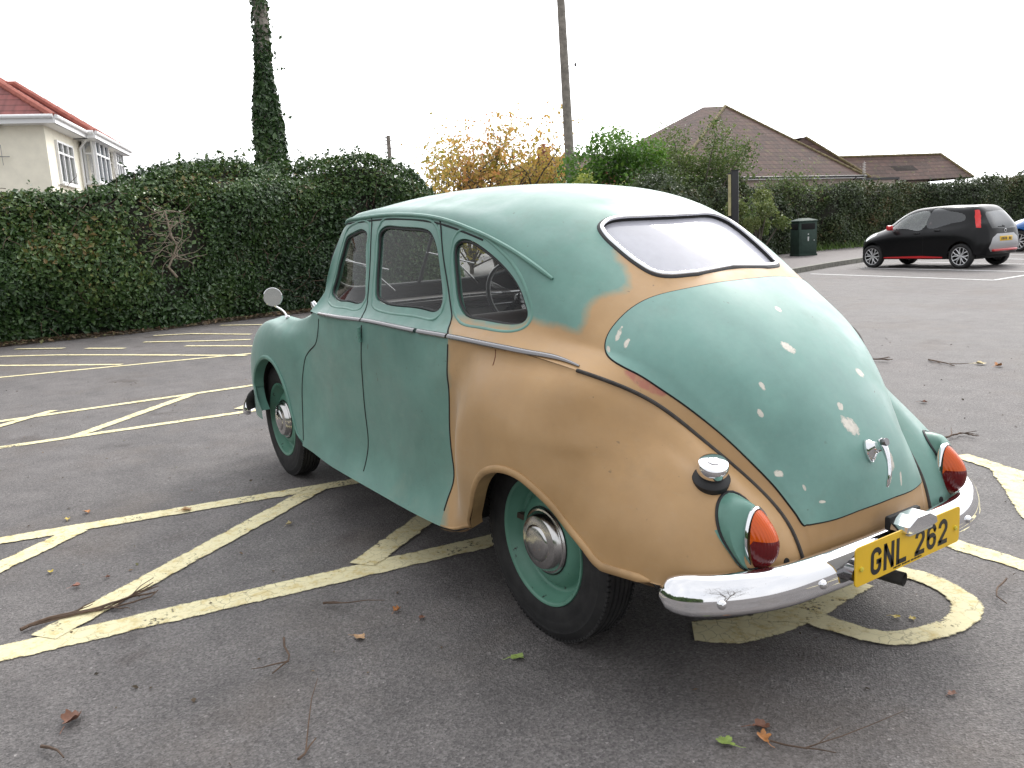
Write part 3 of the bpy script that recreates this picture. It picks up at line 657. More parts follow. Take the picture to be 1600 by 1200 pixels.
# ------------------------------------------------------------------ houses
M_RENDER = simple('cream_render', (.90, .85, .71), .9, var=.06, scale=3, bmp=.15)
M_RENDER2 = simple('pink_grey_render', (.46, .38, .33), .9, var=.12, scale=4)
M_WHITEP = simple('white_upvc', (.80, .80, .80), .4)
M_BRICK = simple('red_brick', (.28, .10, .07), .9, var=.25, scale=20)
M_PANE = glass_mat('house_window_glass', (.6, .63, .66), .12, (.5, .52, .54), .02, 1.5, .35)
M_BLIND = simple('grey_blind', (.55, .57, .56), .8)
M_DARKROOM = simple('dark_room', (.06, .06, .065), .9)
def tile_mat(name, c1, c2, moss=None, course=.34, wave=.30, thresh=.62, wav=.45):
    """roof tiles: rows follow the slope attribute stored as UV"""
    m, nt, n, l, out = nm(name)
    uv = n.new('ShaderNodeUVMap'); sep = n.new('ShaderNodeSeparateXYZ'); l.new(uv.outputs[0], sep.inputs[0])
    row = math_n(nt, 'FRACT', math_n(nt, 'DIVIDE', sep.outputs[1], course))
    colw = math_n(nt, 'DIVIDE', sep.outputs[0], wave)
    roll = math_n(nt, 'SINE', math_n(nt, 'MULTIPLY', colw, 6.2832))
    h = math_n(nt, 'ADD', math_n(nt, 'MULTIPLY', row, -1.0), math_n(nt, 'MULTIPLY', roll, wav))
    br = n.new('ShaderNodeTexWhiteNoise'); br.noise_dimensions = '2D'
    cb = n.new('ShaderNodeCombineXYZ'); l.new(math_n(nt, 'FLOOR', colw), cb.inputs[0]); l.new(math_n(nt, 'FLOOR', math_n(nt, 'DIVIDE', sep.outputs[1], course)), cb.inputs[1]); l.new(cb.outputs[0], br.inputs['Vector'])
    c = ramp(nt, br.outputs['Value'], [(0, c1), (1, c2)]).outputs['Color']
    edge = ramp(nt, row, [(.0, (.22,)*3), (.20, (1, 1, 1))]); c = mixc(nt, .9, c, edge.outputs['Color'], 'MULTIPLY')
    nz = noise(nt, 1.8, 6, .7)
    if moss:
        g = ramp(nt, nz.outputs['Fac'], [(thresh-.08, (0, 0, 0)), (thresh+.06, (1, 1, 1))]); c = mixc(nt, g.outputs['Color'], c, moss)
        nz2 = noise(nt, 7, 5, .7); g2_ = ramp(nt, nz2.outputs['Fac'], [(.62, (0, 0, 0)), (.70, (.8, .8, .8))]); c = mixc(nt, g2_.outputs['Color'], c, (.30, .26, .22))
    b = bsdf(nt, None, .85, 0, .3); l.new(c, b.inputs['Base Color']); bump(nt, h, b, .9, .05); l.new(b.outputs[0], out.inputs['Surface']); return m
M_REDTILE = tile_mat('red_pantiles', (.26, .088, .080), (.18, .066, .062))
M_BROWNTILE = tile_mat('brown_mossy_tiles', (.088, .048, .039), (.056, .033, .028), (.12, .12, .03), .50, .50, .66, .06)
M_RIDGE = simple('ridge_tiles', (.36, .12, .09), .9, var=.2, scale=6)
M_RIDGEM = simple('mossy_ridge_tiles', (.15, .12, .06), .95, var=.5, scale=5)

def roof_plane(mb_v, mb_f, uvs, pts):
    """a planar roof slope: first edge = eaves; UV = (along eaves, up the slope)"""
    P = np.array(pts, float); e = P[1]-P[0]; e /= np.linalg.norm(e); n = np.cross(e, P[-1]-P[0]); n /= np.linalg.norm(n); u = np.cross(n, e)
    k = len(mb_v); mb_v += [tuple(p) for p in P]; mb_f.append(tuple(range(k, k+len(P)))); uvs += [((p-P[0])@e, (p-P[0])@u) for p in P]
def roof_obj(name, planes, mat, parent, ridges=(), ridge_mat=None, thick=.09):
    V, F, UV = [], [], []
    for p in planes: roof_plane(V, F, UV, p)
    nV = len(V)
    for f in list(F):                                   # underside, so that the roof has thickness
        k = len(V); V += [(V[i][0], V[i][1], V[i][2]-thick) for i in f]; UV += [(0, 0)]*len(f); m = len(f)
        F.append(tuple(range(k, k+m))[::-1])
        F += [(f[i], k+i, k+(i+1) % m, f[(i+1) % m]) for i in range(m)]
    o = mesh_obj(name, V, F, mat, parent, smooth=False); uv = o.data.uv_layers.new(name='UVMap')
    for lp in o.data.loops: uv.data[lp.index].uv = UV[lp.vertex_index]
    if ridges:
        mb = MB()
        for a, b in ridges:
            a, b = np.array(a, float), np.array(b, float); L_ = np.linalg.norm(b-a); k = max(2, int(L_/.45))
            for i in range(k):
                p, q = a+(b-a)*i/k, a+(b-a)*(i+1.03)/k; mb.tube([p, q], [.105, .118], 8)
        mb.build('ridge_tiles', ridge_mat, o)
    return o
def hip(u0, u1, w0, w1, z, pitch, ov=.35):
    """hip roof planes over the rectangle; ridge along the longer side"""
    a0, a1, b0, b1 = u0-ov, u1+ov, w0-ov, w1+ov; du, dw = a1-a0, b1-b0; zz = z-.02
    if dw > du:
        hh = du/2*math.tan(pitch); r0, r1 = ((a0+a1)/2, b0+du/2, zz+hh), ((a0+a1)/2, b1-du/2, zz+hh)
        A, B, C, D = (a0, b0, zz), (a1, b0, zz), (a1, b1, zz), (a0, b1, zz)
        return [[A, B, r0], [B, C, r1, r0], [C, D, r1], [D, A, r0, r1]], [(A, r0), (B, r0), (C, r1), (D, r1), (r0, r1)]
    hh = dw/2*math.tan(pitch); r0, r1 = (a0+dw/2, (b0+b1)/2, zz+hh), (a1-dw/2, (b0+b1)/2, zz+hh)
    A, B, C, D = (a0, b0, zz), (a1, b0, zz), (a1, b1, zz), (a0, b1, zz)
    return [[A, B, r1, r0], [B, C, r1], [C, D, r0, r1], [D, A, r0]], [(A, r0), (D, r0), (B, r1), (C, r1), (r0, r1)]
def window(root, c, along, out_, w, h, cols, rows, pane_mat=None, back=None, name='window'):
    """white framed window on a wall: c = centre, along / out_ = unit vectors"""
    c, a, o = np.array(c, float), np.array(along, float), np.array(out_, float); R = np.stack([a, o, [0, 0, 1]], 1)
    mb = MB()
    for s in (-1, 1):
        mb.box(c+a*s*(w/2-.03)+o*.03, (.06, .09, h), R); mb.box(c+np.array([0, 0, s*(h/2-.03)])+o*.03, (w-.12, .088, .06), R)
    for i in range(1, cols): mb.box(c+a*(-w/2+w*i/cols)+o*.028, (.055, .08, h-.12), R)
    for f in rows: mb.box(c+np.array([0, 0, h*(f-.5)])+o*.026, (w-.12, .076, .055), R)
    fr = mb.build(name, M_WHITEP, root, smooth=False)
    mb = MB(); mb.box(c+o*.006, (w-.1, .012, h-.1), R); mb.build('pane', pane_mat or M_PANE, fr, smooth=False)
    mb = MB(); mb.box(c+np.array([0, 0, -h/2-.03])+o*.05, (w+.1, .16, .05), R); mb.build('sill', M_WHITEP, fr, smooth=False)
    if back is not None:
        mb = MB(); mb.box(c-o*.004, (w-.08, .006, h-.08), R); mb.build('blind', back, fr, smooth=False)
    return fr
def cream_house():
    c0 = at(66, 184, 23.2); cf = at(190, 246, 33.2)
    B = cf-c0; B[2] = 0; B /= np.linalg.norm(B); w = np.array([-B[1], B[0], 0.0])
    if w@_r < 0: w = -w
    EH = c0[2]
    root = thing('house', 'cream rendered two storey house with red tiled hip roof and bay windows', 'house', (c0[0], c0[1], 0), math.atan2(B[1], B[0]))
    # local axes: +x along the side wall away from the camera, y so that the side wall's outside is sy*y
    sy = 1.0 if np.cross([B[0], B[1], 0], w)[2] > 0 else -1.0
    def bx(n, x0, x1, y0, y1, z0, z1, m):
        mb = MB(); mb.box(((x0+x1)/2, sy*(y0+y1)/2, (z0+z1)/2), (x1-x0, abs(y1-y0), z1-z0)); return mb.build(n, m, root, smooth=False)
    bx('wall', 0, 4.2, -9, 0, 0, EH, M_RENDER)
    bx('wall', 4.2, 8.6, -9, .10, 0, EH, M_RENDER)
    bx('bay', 3.75, 5.7, .1, .42, 0, EH-1.62, M_RENDER); bx('bay', 7.0, 8.3, .1, .38, 0, EH-1.62, M_BRICK)
    for x0, x1, y1 in ((3.75, 5.7, .42), (7.0, 8.3, .38)):
        bx('bay_head', x0, x1, .1, y1, EH-.16, EH, M_WHITEP)
        bx('bay_sill', x0-.06, x1+.06, .1, y1+.06, EH-1.62, EH-1.54, M_WHITEP)
        window(root, ((x0), sy*(y1+.1)/2, EH-.85), (0, 1, 0), (-1, 0, 0), y1-.1, 1.38, 1, (.68,), back=M_BLIND)
        window(root, ((x0+x1)/2, sy*y1, EH-.85), (1, 0, 0), (0, sy, 0), x1-x0, 1.38, 3, (.68,), back=M_BLIND)
        window(root, ((x1), sy*(y1+.1)/2, EH-.85), (0, 1, 0), (1, 0, 0), y1-.1, 1.38, 1, (.68,), back=M_BLIND)
    window(root, (1.75, 0, EH-1.12), (1, 0, 0), (0, sy, 0), 1.75, 1.25, 3, (.72,), back=M_BLIND)
    def flip(ps): return [[(p[0], sy*p[1], p[2]) for p in (P if sy > 0 else [P[1], P[0]]+list(P[2:])[::-1])] for P in ps]
    pl, rd = hip(0, 4.5, -9, 0, EH, math.radians(35), .38); pl2, rd2 = hip(3.4, 8.4, -9, .30, EH, math.radians(35), .34)
    pl3, rd3 = hip(6.6, 8.6, -6, .85, EH, math.radians(35), .34)
    pl4, rd4 = hip(0, 8.6, -9, 0, EH, math.radians(35), .38)
    fr = lambda R: [tuple((p[0], sy*p[1], p[2]) for p in e) for e in R]
    roof_obj('roof', flip(pl4)+flip(pl2), M_REDTILE, root, fr(rd4)+fr(rd2), M_RIDGE)
    mb = MB()
    for (x0, x1, y1) in ((-.38, 3.3, .38), (3.06, 8.74, .64)):
        mb.box(((x0+x1)/2, sy*y1, EH-.10), (x1-x0, .06, .20)); mb.tube([(x0, sy*(y1+.06), EH-.02), (x1, sy*(y1+.06), EH-.02)], .06, 8)
        mb.box((x0, sy*(y1-4.8), EH-.10), (.06, 9.6, .20)); mb.box(((x0+x1)/2, sy*(y1-.7), EH-.19), (x1-x0, 1.4, .02))
        mb.tube([(x0-.06, sy*y1, EH-.02), (x0-.06, sy*(y1-9), EH-.02)], .06, 8)
    mb.build('gutter', M_WHITEP, root)
    mb = MB(); mb.tube([(3.5, sy*.42, EH-.05), (3.5, sy*.08, EH-.45), (3.5, sy*.06, 0)], .04, 8); mb.build('downpipe', M_WHITEP, root)
    mb = MB(); mb.tube([(-.05, -sy*1.75, EH-1.0), (-.9, -sy*1.75, EH-1.0)], .02, 6); mb.tube([(-.12, -sy*2.6, EH-1.0), (-.12, -sy*.95, EH-1.05)], .012, 6)
    for k in range(7):
        y = -sy*(2.4-.21*k); mb.tube([(-.12, y, EH-1.0-.28), (-.12, y, EH-1.0+.28)], .008, 5)
    mb.build('aerial', simple('aerial_metal', (.3, .3, .3), .4, .8), root)
    mb = MB(); mb.tube([(-.04, -sy*2.0, EH-1.7), (-.04, -sy*2.0, EH-2.6)], .05, 8); mb.tube([(-.04, -sy*1.85, EH-2.1), (-.04, -sy*1.85, EH-2.6)], .04, 8); mb.build('vent_pipe', M_WHITEP, root)
cream_house()

def bungalow():
    D = 60.0
    pk = at(1133, 166, D); eR = at(1352, 274, D-2.0); eL = at(1166, 279, D-8.0)
    ex = eR-eL; ex[2] = 0; Lx = np.linalg.norm(ex); ex /= Lx; back = np.array([-ex[1], ex[0], 0]); back = back if back@_fw > 0 else -back
    EH = (eR[2]+eL[2])/2; rise = pk[2]-EH
    root = thing('bungalow', 'bungalow with broad dark brown mossy hip roof behind the right hedge', 'house', (eL[0], eL[1], 0), math.atan2(ex[1], ex[0]))
    sy = 1.0 if np.cross(ex, back)[2] > 0 else -1.0
    loc = lambda p: np.array([(p-eL)@ex, sy*((p-eL)@back), p[2]])
    pl = loc(pk); px, py = pl[0], abs(pl[1])
    x0, x1 = -6.5, Lx; d = max(py*2, 6.0); P = (px, sy*py, pk[2])
    A, B, C, Dd = (x0, 0, EH), (x1, 0, EH), (x1, sy*d, EH), (x0, sy*d, EH)
    R = (px-1.6, sy*(py+.6), pk[2]-.02)
    o = roof_obj('roof', [[A, B, P] if sy > 0 else [A, B, P], [B, C, P], [C, Dd, R, P], [Dd, A, P, R]], M_BROWNTILE, root, [(B, P), (A, P), (C, P)], M_RIDGEM)
    mb = MB(); mb.box(((x0+x1)/2, sy*d/2, EH/2), (x1-x0-.8, d-.8, EH-.02)); mb.build('wall', M_RENDER2, root, smooth=False)
    mb = MB(); mb.box(((x0+x1)/2, -sy*.02, EH-.06), (x1-x0, .05, .15)); mb.build('fascia', M_WHITEP, root, smooth=False)
    mb = MB(); mb.tube([(x0, -sy*.10, EH-.0), (x1, -sy*.10, EH-.0)], .07, 8); mb.tube([(x1-1.1, -sy*.08, EH-.05), (x1-1.2, sy*.35, EH-.5), (x1-1.2, sy*.36, 0)], .05, 8); mb.build('gutter', M_DARKPOST, root)
    # second ridge running back, and the long low wing to the right
    q0 = loc(at(1258, 214, D+4)); q1 = loc(at(1350, 262, D+3))
    w0 = loc(at(1338, 246, D+6)); w1 = loc(at(1470, 241, D+6)); we = loc(at(1512, 277, D+4)); wl = loc(at(1340, 282, D+1))
    EH2 = min(we[2], wl[2])
    Aq, Bq, Cq = (w0[0]-2.5, w0[1]-sy*3.0, EH2), (we[0], w1[1]-sy*3.0, EH2), (we[0], w1[1]+sy*3.0, EH2)
    W0, W1 = (w0[0]-2.5, w0[1], w0[2]), (w1[0], w1[1], w1[2])
    roof_obj('roof', [[Aq, Bq, W1, W0], [Bq, Cq, W1], [Cq, (Aq[0], Cq[1], EH2), W0, W1]], M_BROWNTILE, root, [(W0, W1), (Bq, W1)], M_RIDGEM)
    S0, S1 = (q0[0], q0[1], q0[2]), (q1[0], q1[1], q1[2]-.2)
    roof_obj('roof', [[(P[0], P[1]+sy*.2, EH), (q1[0], q1[1]-sy*.6, EH+.05), S0], [(q1[0], q1[1]-sy*.6, EH+.05), (q1[0]+.2, q1[1]+sy*5, EH), (q0[0], q0[1]+sy*3.5, q0[2]), S0]], M_BROWNTILE, root, [(S0, (q1[0], q1[1]-sy*.6, EH+.1))], M_RIDGEM)
    mb = MB(); xc = (Aq[0]+Bq[0])/2; mb.box((xc, w0[1], EH2/2), (Bq[0]-Aq[0]-.3, 5.7, EH2+.02)); mb.build('wall', M_RENDER2, root, smooth=False)
    mb = MB(); mb.box((wl[0]+2.2, Aq[1]-sy*.4, EH2-.55), (4.2, .9, 1.3)); mb.build('porch', M_RENDER2, root, smooth=False)
    mb = MB(); mb.box((wl[0]+2.2, Aq[1]-sy*.4, EH2+.16), (4.5, 1.2, .16)); mb.build('porch_roof', M_DARKPOST, root, smooth=False)
    # television aerial at the corner
    b = loc(at(1350, 272, D-2)); mb = MB(); mb.tube([(b[0], b[1], b[2]-.4), (b[0], b[1], b[2]+.9)], .02, 6)
    for k in range(9): mb.tube([(b[0]-.18, b[1], b[2]-.15+k*.11), (b[0]+.18, b[1], b[2]-.1+k*.11)], .018, 5)
    mb.build('aerial', simple('pale_aerial_metal', (.5, .48, .46), .5, .3), root)
bungalow()
def chimney_house():
    D = 48; c = at(868, 262, D)
    root = thing('house', 'distant house with red brick chimney half hidden by the autumn tree', 'house', (c[0], c[1], 0), math.atan2(_r[1], _r[0]))
    EH = at(868, 268, D)[2]; RH = at(885, 238, D)[2]
    mb = MB(); mb.box((0, 2.5, EH/2), (7, 5, EH-.02)); mb.build('wall', M_BRICK, root, smooth=False)
    roof_obj('roof', [[(-3.8, -.3, EH), (3.8, -.3, EH), (3.0, 2.5, RH), (-.2, 2.5, RH)], [(3.8, -.3, EH), (3.8, 5.3, EH), (3.0, 2.5, RH)], [(3.8, 5.3, EH), (-3.8, 5.3, EH), (-.2, 2.5, RH), (3.0, 2.5, RH)], [(-3.8, 5.3, EH), (-3.8, -.3, EH), (-.2, 2.5, RH)]], M_BROWNTILE, root)
    t = at(853, 219, D)[2]; mb = MB(); x = (853-868)/CAM_F*D
    mb.box((x, 2.2, (EH+t-.5)/2), (.75, .6, t-.5-EH+.6)); mb.box((x, 2.2, t-.45), (.85, .7, .14)); mb.tube([(x, 2.2, t-.4), (x, 2.2, t)], [.14, .12], 10); mb.build('chimney', M_BRICK, root, smooth=False)
chimney_house()

# ------------------------------------------------------------------ trees and shrubs beyond the hedges
def tree(name, label, base, h, spread, mat, nleaf, lsize, seed, group=None, trunk=.10, bare=.18, rows=4, droop=0.0, density_top=1.0, tint_z=.5, upright=.5, crown_lo=.2, cat='tree'):
    r = np.random.default_rng(seed); root = thing(name, label, cat, (base[0], base[1], base[2]), group=group)
    tips = []; mb = MB()
    def grow(p, d, L_, rad, lev):
        k = 5; pts = [p]; q = p.copy(); dd = d.copy()
        for i in range(k):
            dd = dd+r.normal(0, .13, 3)+np.array([0, 0, .05*upright]); dd /= np.linalg.norm(dd); q = q+dd*L_/k; pts.append(q.copy())
        mb.tube(np.array(pts), np.linspace(rad, rad*.55, k+1), 6 if lev < 2 else 4, cap=False)
        if lev >= rows:
            tips.append((pts[2], dd)); tips.append((pts[-1], dd)); return
        if lev >= 2: tips.append((pts[-2], dd))
        for c in range(r.integers(2, 4) if lev else r.integers(4, 6)):
            nd = dd*.75+r.normal(0, .55, 3)*np.array([1, 1, .6])*spread+np.array([0, 0, .25*upright]); nd /= np.linalg.norm(nd)
            grow(pts[r.integers(2, k+1)] if c else pts[-1], nd, L_*r.uniform(.6, .82), rad*.55, lev+1)
    tr = h*bare
    for s in range(r.integers(2, 4)):
        d0 = np.array([r.normal(0, .22)*spread, r.normal(0, .22)*spread, 1]); d0 /= np.linalg.norm(d0)
        grow(np.array([r.normal(0, .08), r.normal(0, .08), 0]), d0, h*.34, trunk*h*.2, 0)
    o = mb.build('trunk', M_BARK, root)
    T = np.array([t[0] for t in tips]); Dn = np.array([t[1] for t in tips])
    z = T[:, 2]; zmax = np.percentile(z, 98); sc = h*.93/zmax; T = T*sc; o.scale = (sc, sc, sc)
    w = np.where(T[:, 2] > h*crown_lo, 1, .05)*np.interp(T[:, 2]/h, [0, .5, 1], [1, 1, density_top]); w /= w.sum()
    i = r.choice(len(T), nleaf, p=w); rad = h*.055
    X = T[i]+r.normal(0, rad, (nleaf, 3)); N = X-np.array([0, 0, h*.45]); N /= np.linalg.norm(N, axis=1)[:, None]
    t = tint_z+.35*(X[:, 2]/h-.55)+.14*lump(X, 2.6/h*3, seed)
    leaf_cloud('crown', X, N, lsize, mat, root, 1.1, t, seed=seed, droop=droop)
    return root
def g_at(px, py, d): p = at(px, py, d); return np.array([p[0], p[1], 0.0])
def top_h(px, py, d): return at(px, py, d)[2]
def bush(name, label, base, h, w, mat, nleaf, lsize, seed, clumps=16, tint_z=.5, ragged=.22, trunk=.05, cat='shrub', flat=.85):
    """a rounded shrub: stems carrying many leaf clumps of different size, with sprays breaking the outline"""
    r = np.random.default_rng(seed); root = thing(name, label, cat, tuple(base)); C = []
    for k in range(clumps):
        t = r.uniform(0, 6.283); q = math.sqrt(r.uniform(0, 1)); z = r.uniform(.12, 1.0)**.75; lim = math.sqrt(max(.22, 1-max(0, (z-.5)/.62)**2))
        C.append((np.array([w*q*lim*math.cos(t), w*q*lim*math.sin(t), h*z*.88]), r.uniform(.20, .34)*min(w*1.3, h)*(.78 if z > .8 else 1)))
    mb = MB(); mb.tube(np.array([(0, 0, 0), (.03, .02, h*.25), (0, .05, h*.5)]), np.linspace(trunk*1.6, trunk, 3), 7)
    for c, rd in C:
        mid = np.array([c[0]*.35, c[1]*.35, c[2]*.55])+r.normal(0, .06, 3); mb.tube(smooth_pts([np.array([0, 0, h*.05]), mid, c]), np.linspace(trunk*.8, trunk*.25, 9), 5)
    mb.build('trunk', M_BARK, root)
    vol = np.array([c[1]**2 for c in C]); idx = r.choice(len(C), nleaf, p=vol/vol.sum()); D = r.normal(0, 1, (nleaf, 3)); D /= np.linalg.norm(D, axis=1)[:, None]
    rr = np.array([c[1] for c in C])[idx]*np.clip(r.normal(.86, ragged, nleaf), .1, 1.7)
    X = np.array([c[0] for c in C])[idx]+D*rr[:, None]*np.array([1, 1, flat]); X = X[X[:, 2] > .05]
    ex = []
    for k in range(int(26*h)):
        c, rd = C[r.integers(0, len(C))]; d = r.normal(0, 1, 3)+np.array([0, 0, 1.2]); d /= np.linalg.norm(d); kk = r.integers(5, 12)
        ex.append(c+d*rd*np.linspace(.8, r.uniform(1.2, 1.75), kk)[:, None]+r.normal(0, .025*h/2, (kk, 3)))
    X = np.vstack([X]+ex); N = X-np.array([0, 0, h*.4]); N /= np.linalg.norm(N, axis=1)[:, None]
    leaf_cloud('crown', X, N, lsize, mat, root, .9, tint_z+.25*(X[:, 2]/h-.5)+.17*lump(X, 6/h, seed), seed=seed)
    return root
def smooth_pts(P):
    P = np.array(P); t = np.linspace(0, 1, 9)[:, None]; return (1-t)**2*P[0]+2*t*(1-t)*P[1]+t*t*P[2]
ob = g_at(772, 290, 30)
tree('tree', 'compact autumn tree with orange and yellow leaves behind the car roof', ob, top_h(772, 184, 30), .95, M_LEAF_ORANGE, 6200, .13, 31, None, .085, .16, 4, .3, .62, .45, .55, .30)
bush('shrub', 'low yellow green autumn bush at the foot of the orange tree', g_at(730, 300, 29), top_h(730, 238, 29), 1.7, M_LEAF_ORANGE, 3000, .12, 32, 14, .30, .3)
tree('tree', 'thin yellow autumn tree beside the telegraph pole', g_at(845, 290, 31), top_h(846, 238, 31), .9, M_LEAF_ORANGE, 3500, .13, 33, None, .08, .15, 4, .3, .8, .42, .5, .22)
bush('shrub', 'tall bright green rounded bush right of the telegraph pole', g_at(962, 300, 25), top_h(955, 194, 25), 1.65, M_LEAF_GREEN, 22000, .10, 35, 30, .50, .2)
bush('shrub', 'yellow green variegated bush just behind the car roof', g_at(925, 300, 21.5), top_h(925, 262, 21.5), 1.05, M_LEAF_LIME, 5000, .075, 37, 14, .45, .25)
bush('shrub', 'pale willowy shrub in front of the bungalow roof', g_at(1082, 300, 27), top_h(1080, 190, 27), 2.1, M_LEAF_WILLOW, 24000, .09, 39, 34, .45, .28)
bush('shrub', 'dull green shrub behind the black sign post', g_at(1040, 320, 21.5), top_h(1050, 258, 21.5), 1.5, M_LEAF_HEDGE, 9000, .085, 41, 18, .5, .2)
bush('shrub', 'yellow leaved shrub just right of the black sign post', g_at(1182, 320, 23), top_h(1182, 290, 23), .75, M_LEAF_WILLOW, 5000, .075, 42, 12, .6, .2)
tree('shrub', 'wispy tall shrub rising above the clipped hedge before the bungalow', g_at(1230, 330, 30), top_h(1235, 262, 30), .6, M_LEAF_WILLOW, 3000, .085, 43, None, .06, .1, 4, .2, .6, .3, .9, .2, 'shrub')
tree('shrub', 'sparse bare-topped shrub at the far right above the hedge', g_at(1545, 330, 44), top_h(1550, 262, 44), .9, M_LEAF_HEDGE, 900, .12, 45, None, .06, .1, 4, .2, .5, .4, .9, .1, 'shrub')
bush('shrub', 'dark rounded shrub at the right edge behind the blue car', g_at(1585, 330, 43), top_h(1590, 290, 43), 2.6, M_LEAF_HEDGE, 5200, .14, 47, 16, .4, .2)
tree('tree', 'bare winter tree standing behind the viewer and mirrored in the chrome bumper', np.array([-10.5, 3.6, 0]), 7.5, 1.3, M_LEAF_HEDGE, 150, .08, 51, None, .07, .2, 5, .3, .5, .4, .4, .3)
def grass_tufts():
    r = np.random.default_rng(12); kk = off(kd, 4.9); n = 4200; f = r.uniform(0, 1, n)**.8
    x = np.interp(f, np.linspace(0, 1, len(kk)), kk[:, 0])+r.normal(.35, .3, n); y = np.interp(f, np.linspace(0, 1, len(kk)), kk[:, 1])+r.normal(0, .25, n)
    h = r.uniform(.12, .42, n); V = []; a = r.uniform(0, 6.28, n); lean = r.normal(0, .12, (n, 2))
    w = .012; ca, sa = np.cos(a)*w, np.sin(a)*w
    V = np.stack([np.stack([x-ca, y-sa, np.full(n, .10)], 1), np.stack([x+ca, y+sa, np.full(n, .10)], 1), np.stack([x+lean[:, 0], y+lean[:, 1], .1+h], 1)], 1).reshape(-1, 3)
    F = np.arange(3*n).reshape(-1, 3)
    o = mesh_obj('grass', V, F, leaf_mat('verge_grass', [(0, (.06, .12, .02)), (1, (.14, .22, .05))], .5, .3), None, False, attrs={'tint': ('FACE', r.uniform(0, 1, n))})
    tag(o, 'rough grass growing along the foot of the hedge behind the bin', 'grass', kind='stuff')
grass_tufts()
# ================================================================== the old saloon (car frame = world frame: x forward, y left, rear axle over the origin)
UPP, LOP = Patch(UP, True), Patch(LO)
CAR = thing('vintage_saloon_car', 'old rounded saloon car in faded green with tan primer patches parked on yellow hatching', 'car', (0, 0, 0))

class Locator:
    """finds the place on a surface patch that a sight line meets"""
    def __init__(self, patch, sgn=1):
        self.p = patch; self.M = np.array([1, sgn, 1.0]); self.s = np.linspace(0, patch.ks[-1], 420); self.v = np.linspace(0, patch.kv[-1], 160)
        G = patch.grid(self.s, self.v)*self.M; S, V = np.meshgrid(self.s, self.v, indexing='ij')
        n = patch.normal(S.ravel(), V.ravel()).reshape(G.shape)*self.M
        self.face = ((CAM_POS-G)*n).sum(2) > 0; self.px = proj(G.reshape(-1, 3)).reshape(*G.shape[:2], 2); self.dep = np.linalg.norm(G-CAM_POS, axis=2)
    def find(self, pts):
        out = []
        for p in np.asarray(pts, float):
            d = np.linalg.norm(self.px-p, axis=2)+np.where(self.face, 0, 400)
            c = d < max(d.min()+2.5, 3); dd = np.where(c, self.dep, 1e9); i, j = np.unravel_index(np.argmin(dd+d*.01), d.shape)
            q = np.array([self.s[i], self.v[j]])
            for _ in range(12):
                f = proj(self.p.at([q[0]], [q[1]])*self.M)[0]-p
                if np.abs(f).max() < .02: break
                e = 1e-4; J = np.stack([(proj(self.p.at([q[0]+e], [q[1]])*self.M)[0]-p-f)/e, (proj(self.p.at([q[0]], [q[1]+e])*self.M)[0]-p-f)/e], 1)
                st = np.linalg.lstsq(J, -f, rcond=1e-3)[0]; st = np.clip(st, -.06, .06); q = np.clip(q+st, [0, 0], [self.p.ks[-1], self.p.kv[-1]])
            out.append(q)
        return np.array(out)
LU, LL, LUR = Locator(UPP), Locator(LOP), Locator(UPP, -1)
def smooth_closed(P, step, closed=True):
    """spline through the points, resampled at about `step`"""
    P = np.asarray(P, float)
    if closed:
        Q = np.vstack([P[-3:], P, P[:4]]); s = np.concatenate([[0], np.cumsum(np.linalg.norm(np.diff(Q, axis=0), axis=1)+1e-9)])
        a, b = s[3], s[3+len(P)]; n = max(8, int((b-a)/step)); return nat_basis(s, np.linspace(a, b, n, endpoint=False))@Q
    s = np.concatenate([[0], np.cumsum(np.linalg.norm(np.diff(P, axis=0), axis=1)+1e-9)]); n = max(4, int(s[-1]/step)); return nat_basis(s, np.linspace(0, s[-1], n))@P
def pip(poly, q):
    """points inside polygon"""
    x, y = q[:, 0], q[:, 1]; X, Y = poly[:, 0], poly[:, 1]; X2, Y2 = np.roll(X, -1), np.roll(Y, -1); c = np.zeros(len(q), bool)
    for a, b, c2, d in zip(X, Y, X2, Y2):
        if b == d: continue
        t = (b > y) != (d > y); c ^= t & (x < (c2-a)*(y-b)/(d-b)+a)
    return c
def sd_poly(poly, q):
    """signed distance, positive inside"""
    A = poly; B = np.roll(poly, -1, 0); d = np.full(len(q), 1e9)
    for a, b in zip(A, B):
        ab = b-a; t = np.clip(((q-a)@ab)/(ab@ab+1e-12), 0, 1); d = np.minimum(d, np.linalg.norm(q-a-t[:, None]*ab, axis=1))
    return np.where(pip(poly, q), d, -d)

# ---- feature lines seen in the photograph, placed on the body surface
WIN1 = [(519, 462), (522, 442), (529, 412), (537, 383), (543, 368), (553, 362), (567, 358), (571.5, 361), (572.5, 380), (572, 420), (571, 450), (568, 470), (562, 474.5), (545, 472), (525, 469)]
WIN2 = [(586, 455), (587.5, 420), (590, 378), (592.5, 362), (600, 354), (620, 353), (655, 355.5), (670, 360), (679, 374), (685, 400), (690, 440), (691.5, 470), (689, 480), (681, 487), (665, 485), (630, 480), (598, 474), (588, 467)]
WIN3 = [(708, 395), (711, 381), (719, 374), (732, 374), (748, 382), (776, 404), (800, 430), (815, 456), (823, 480), (825, 492), (820, 502), (806, 507), (785, 506), (750, 500), (728, 494), (718, 480), (711, 440)]
BOOT_L = [(1150, 439), (1125, 442), (1080, 450.5), (1040, 459), (1010, 469), (985, 484), (962.5, 506), (950, 525), (946.5, 541), (950, 555), (962, 566), (1000, 586), (1028, 604), (1060, 625.6), (1099, 654.7), (1131, 681), (1165, 713), (1187, 735), (1214, 764), (1235, 791), (1249, 811), (1253.5, 817.5), (1257, 819.3), (1263, 819), (1300, 811.5), (1340, 797)]
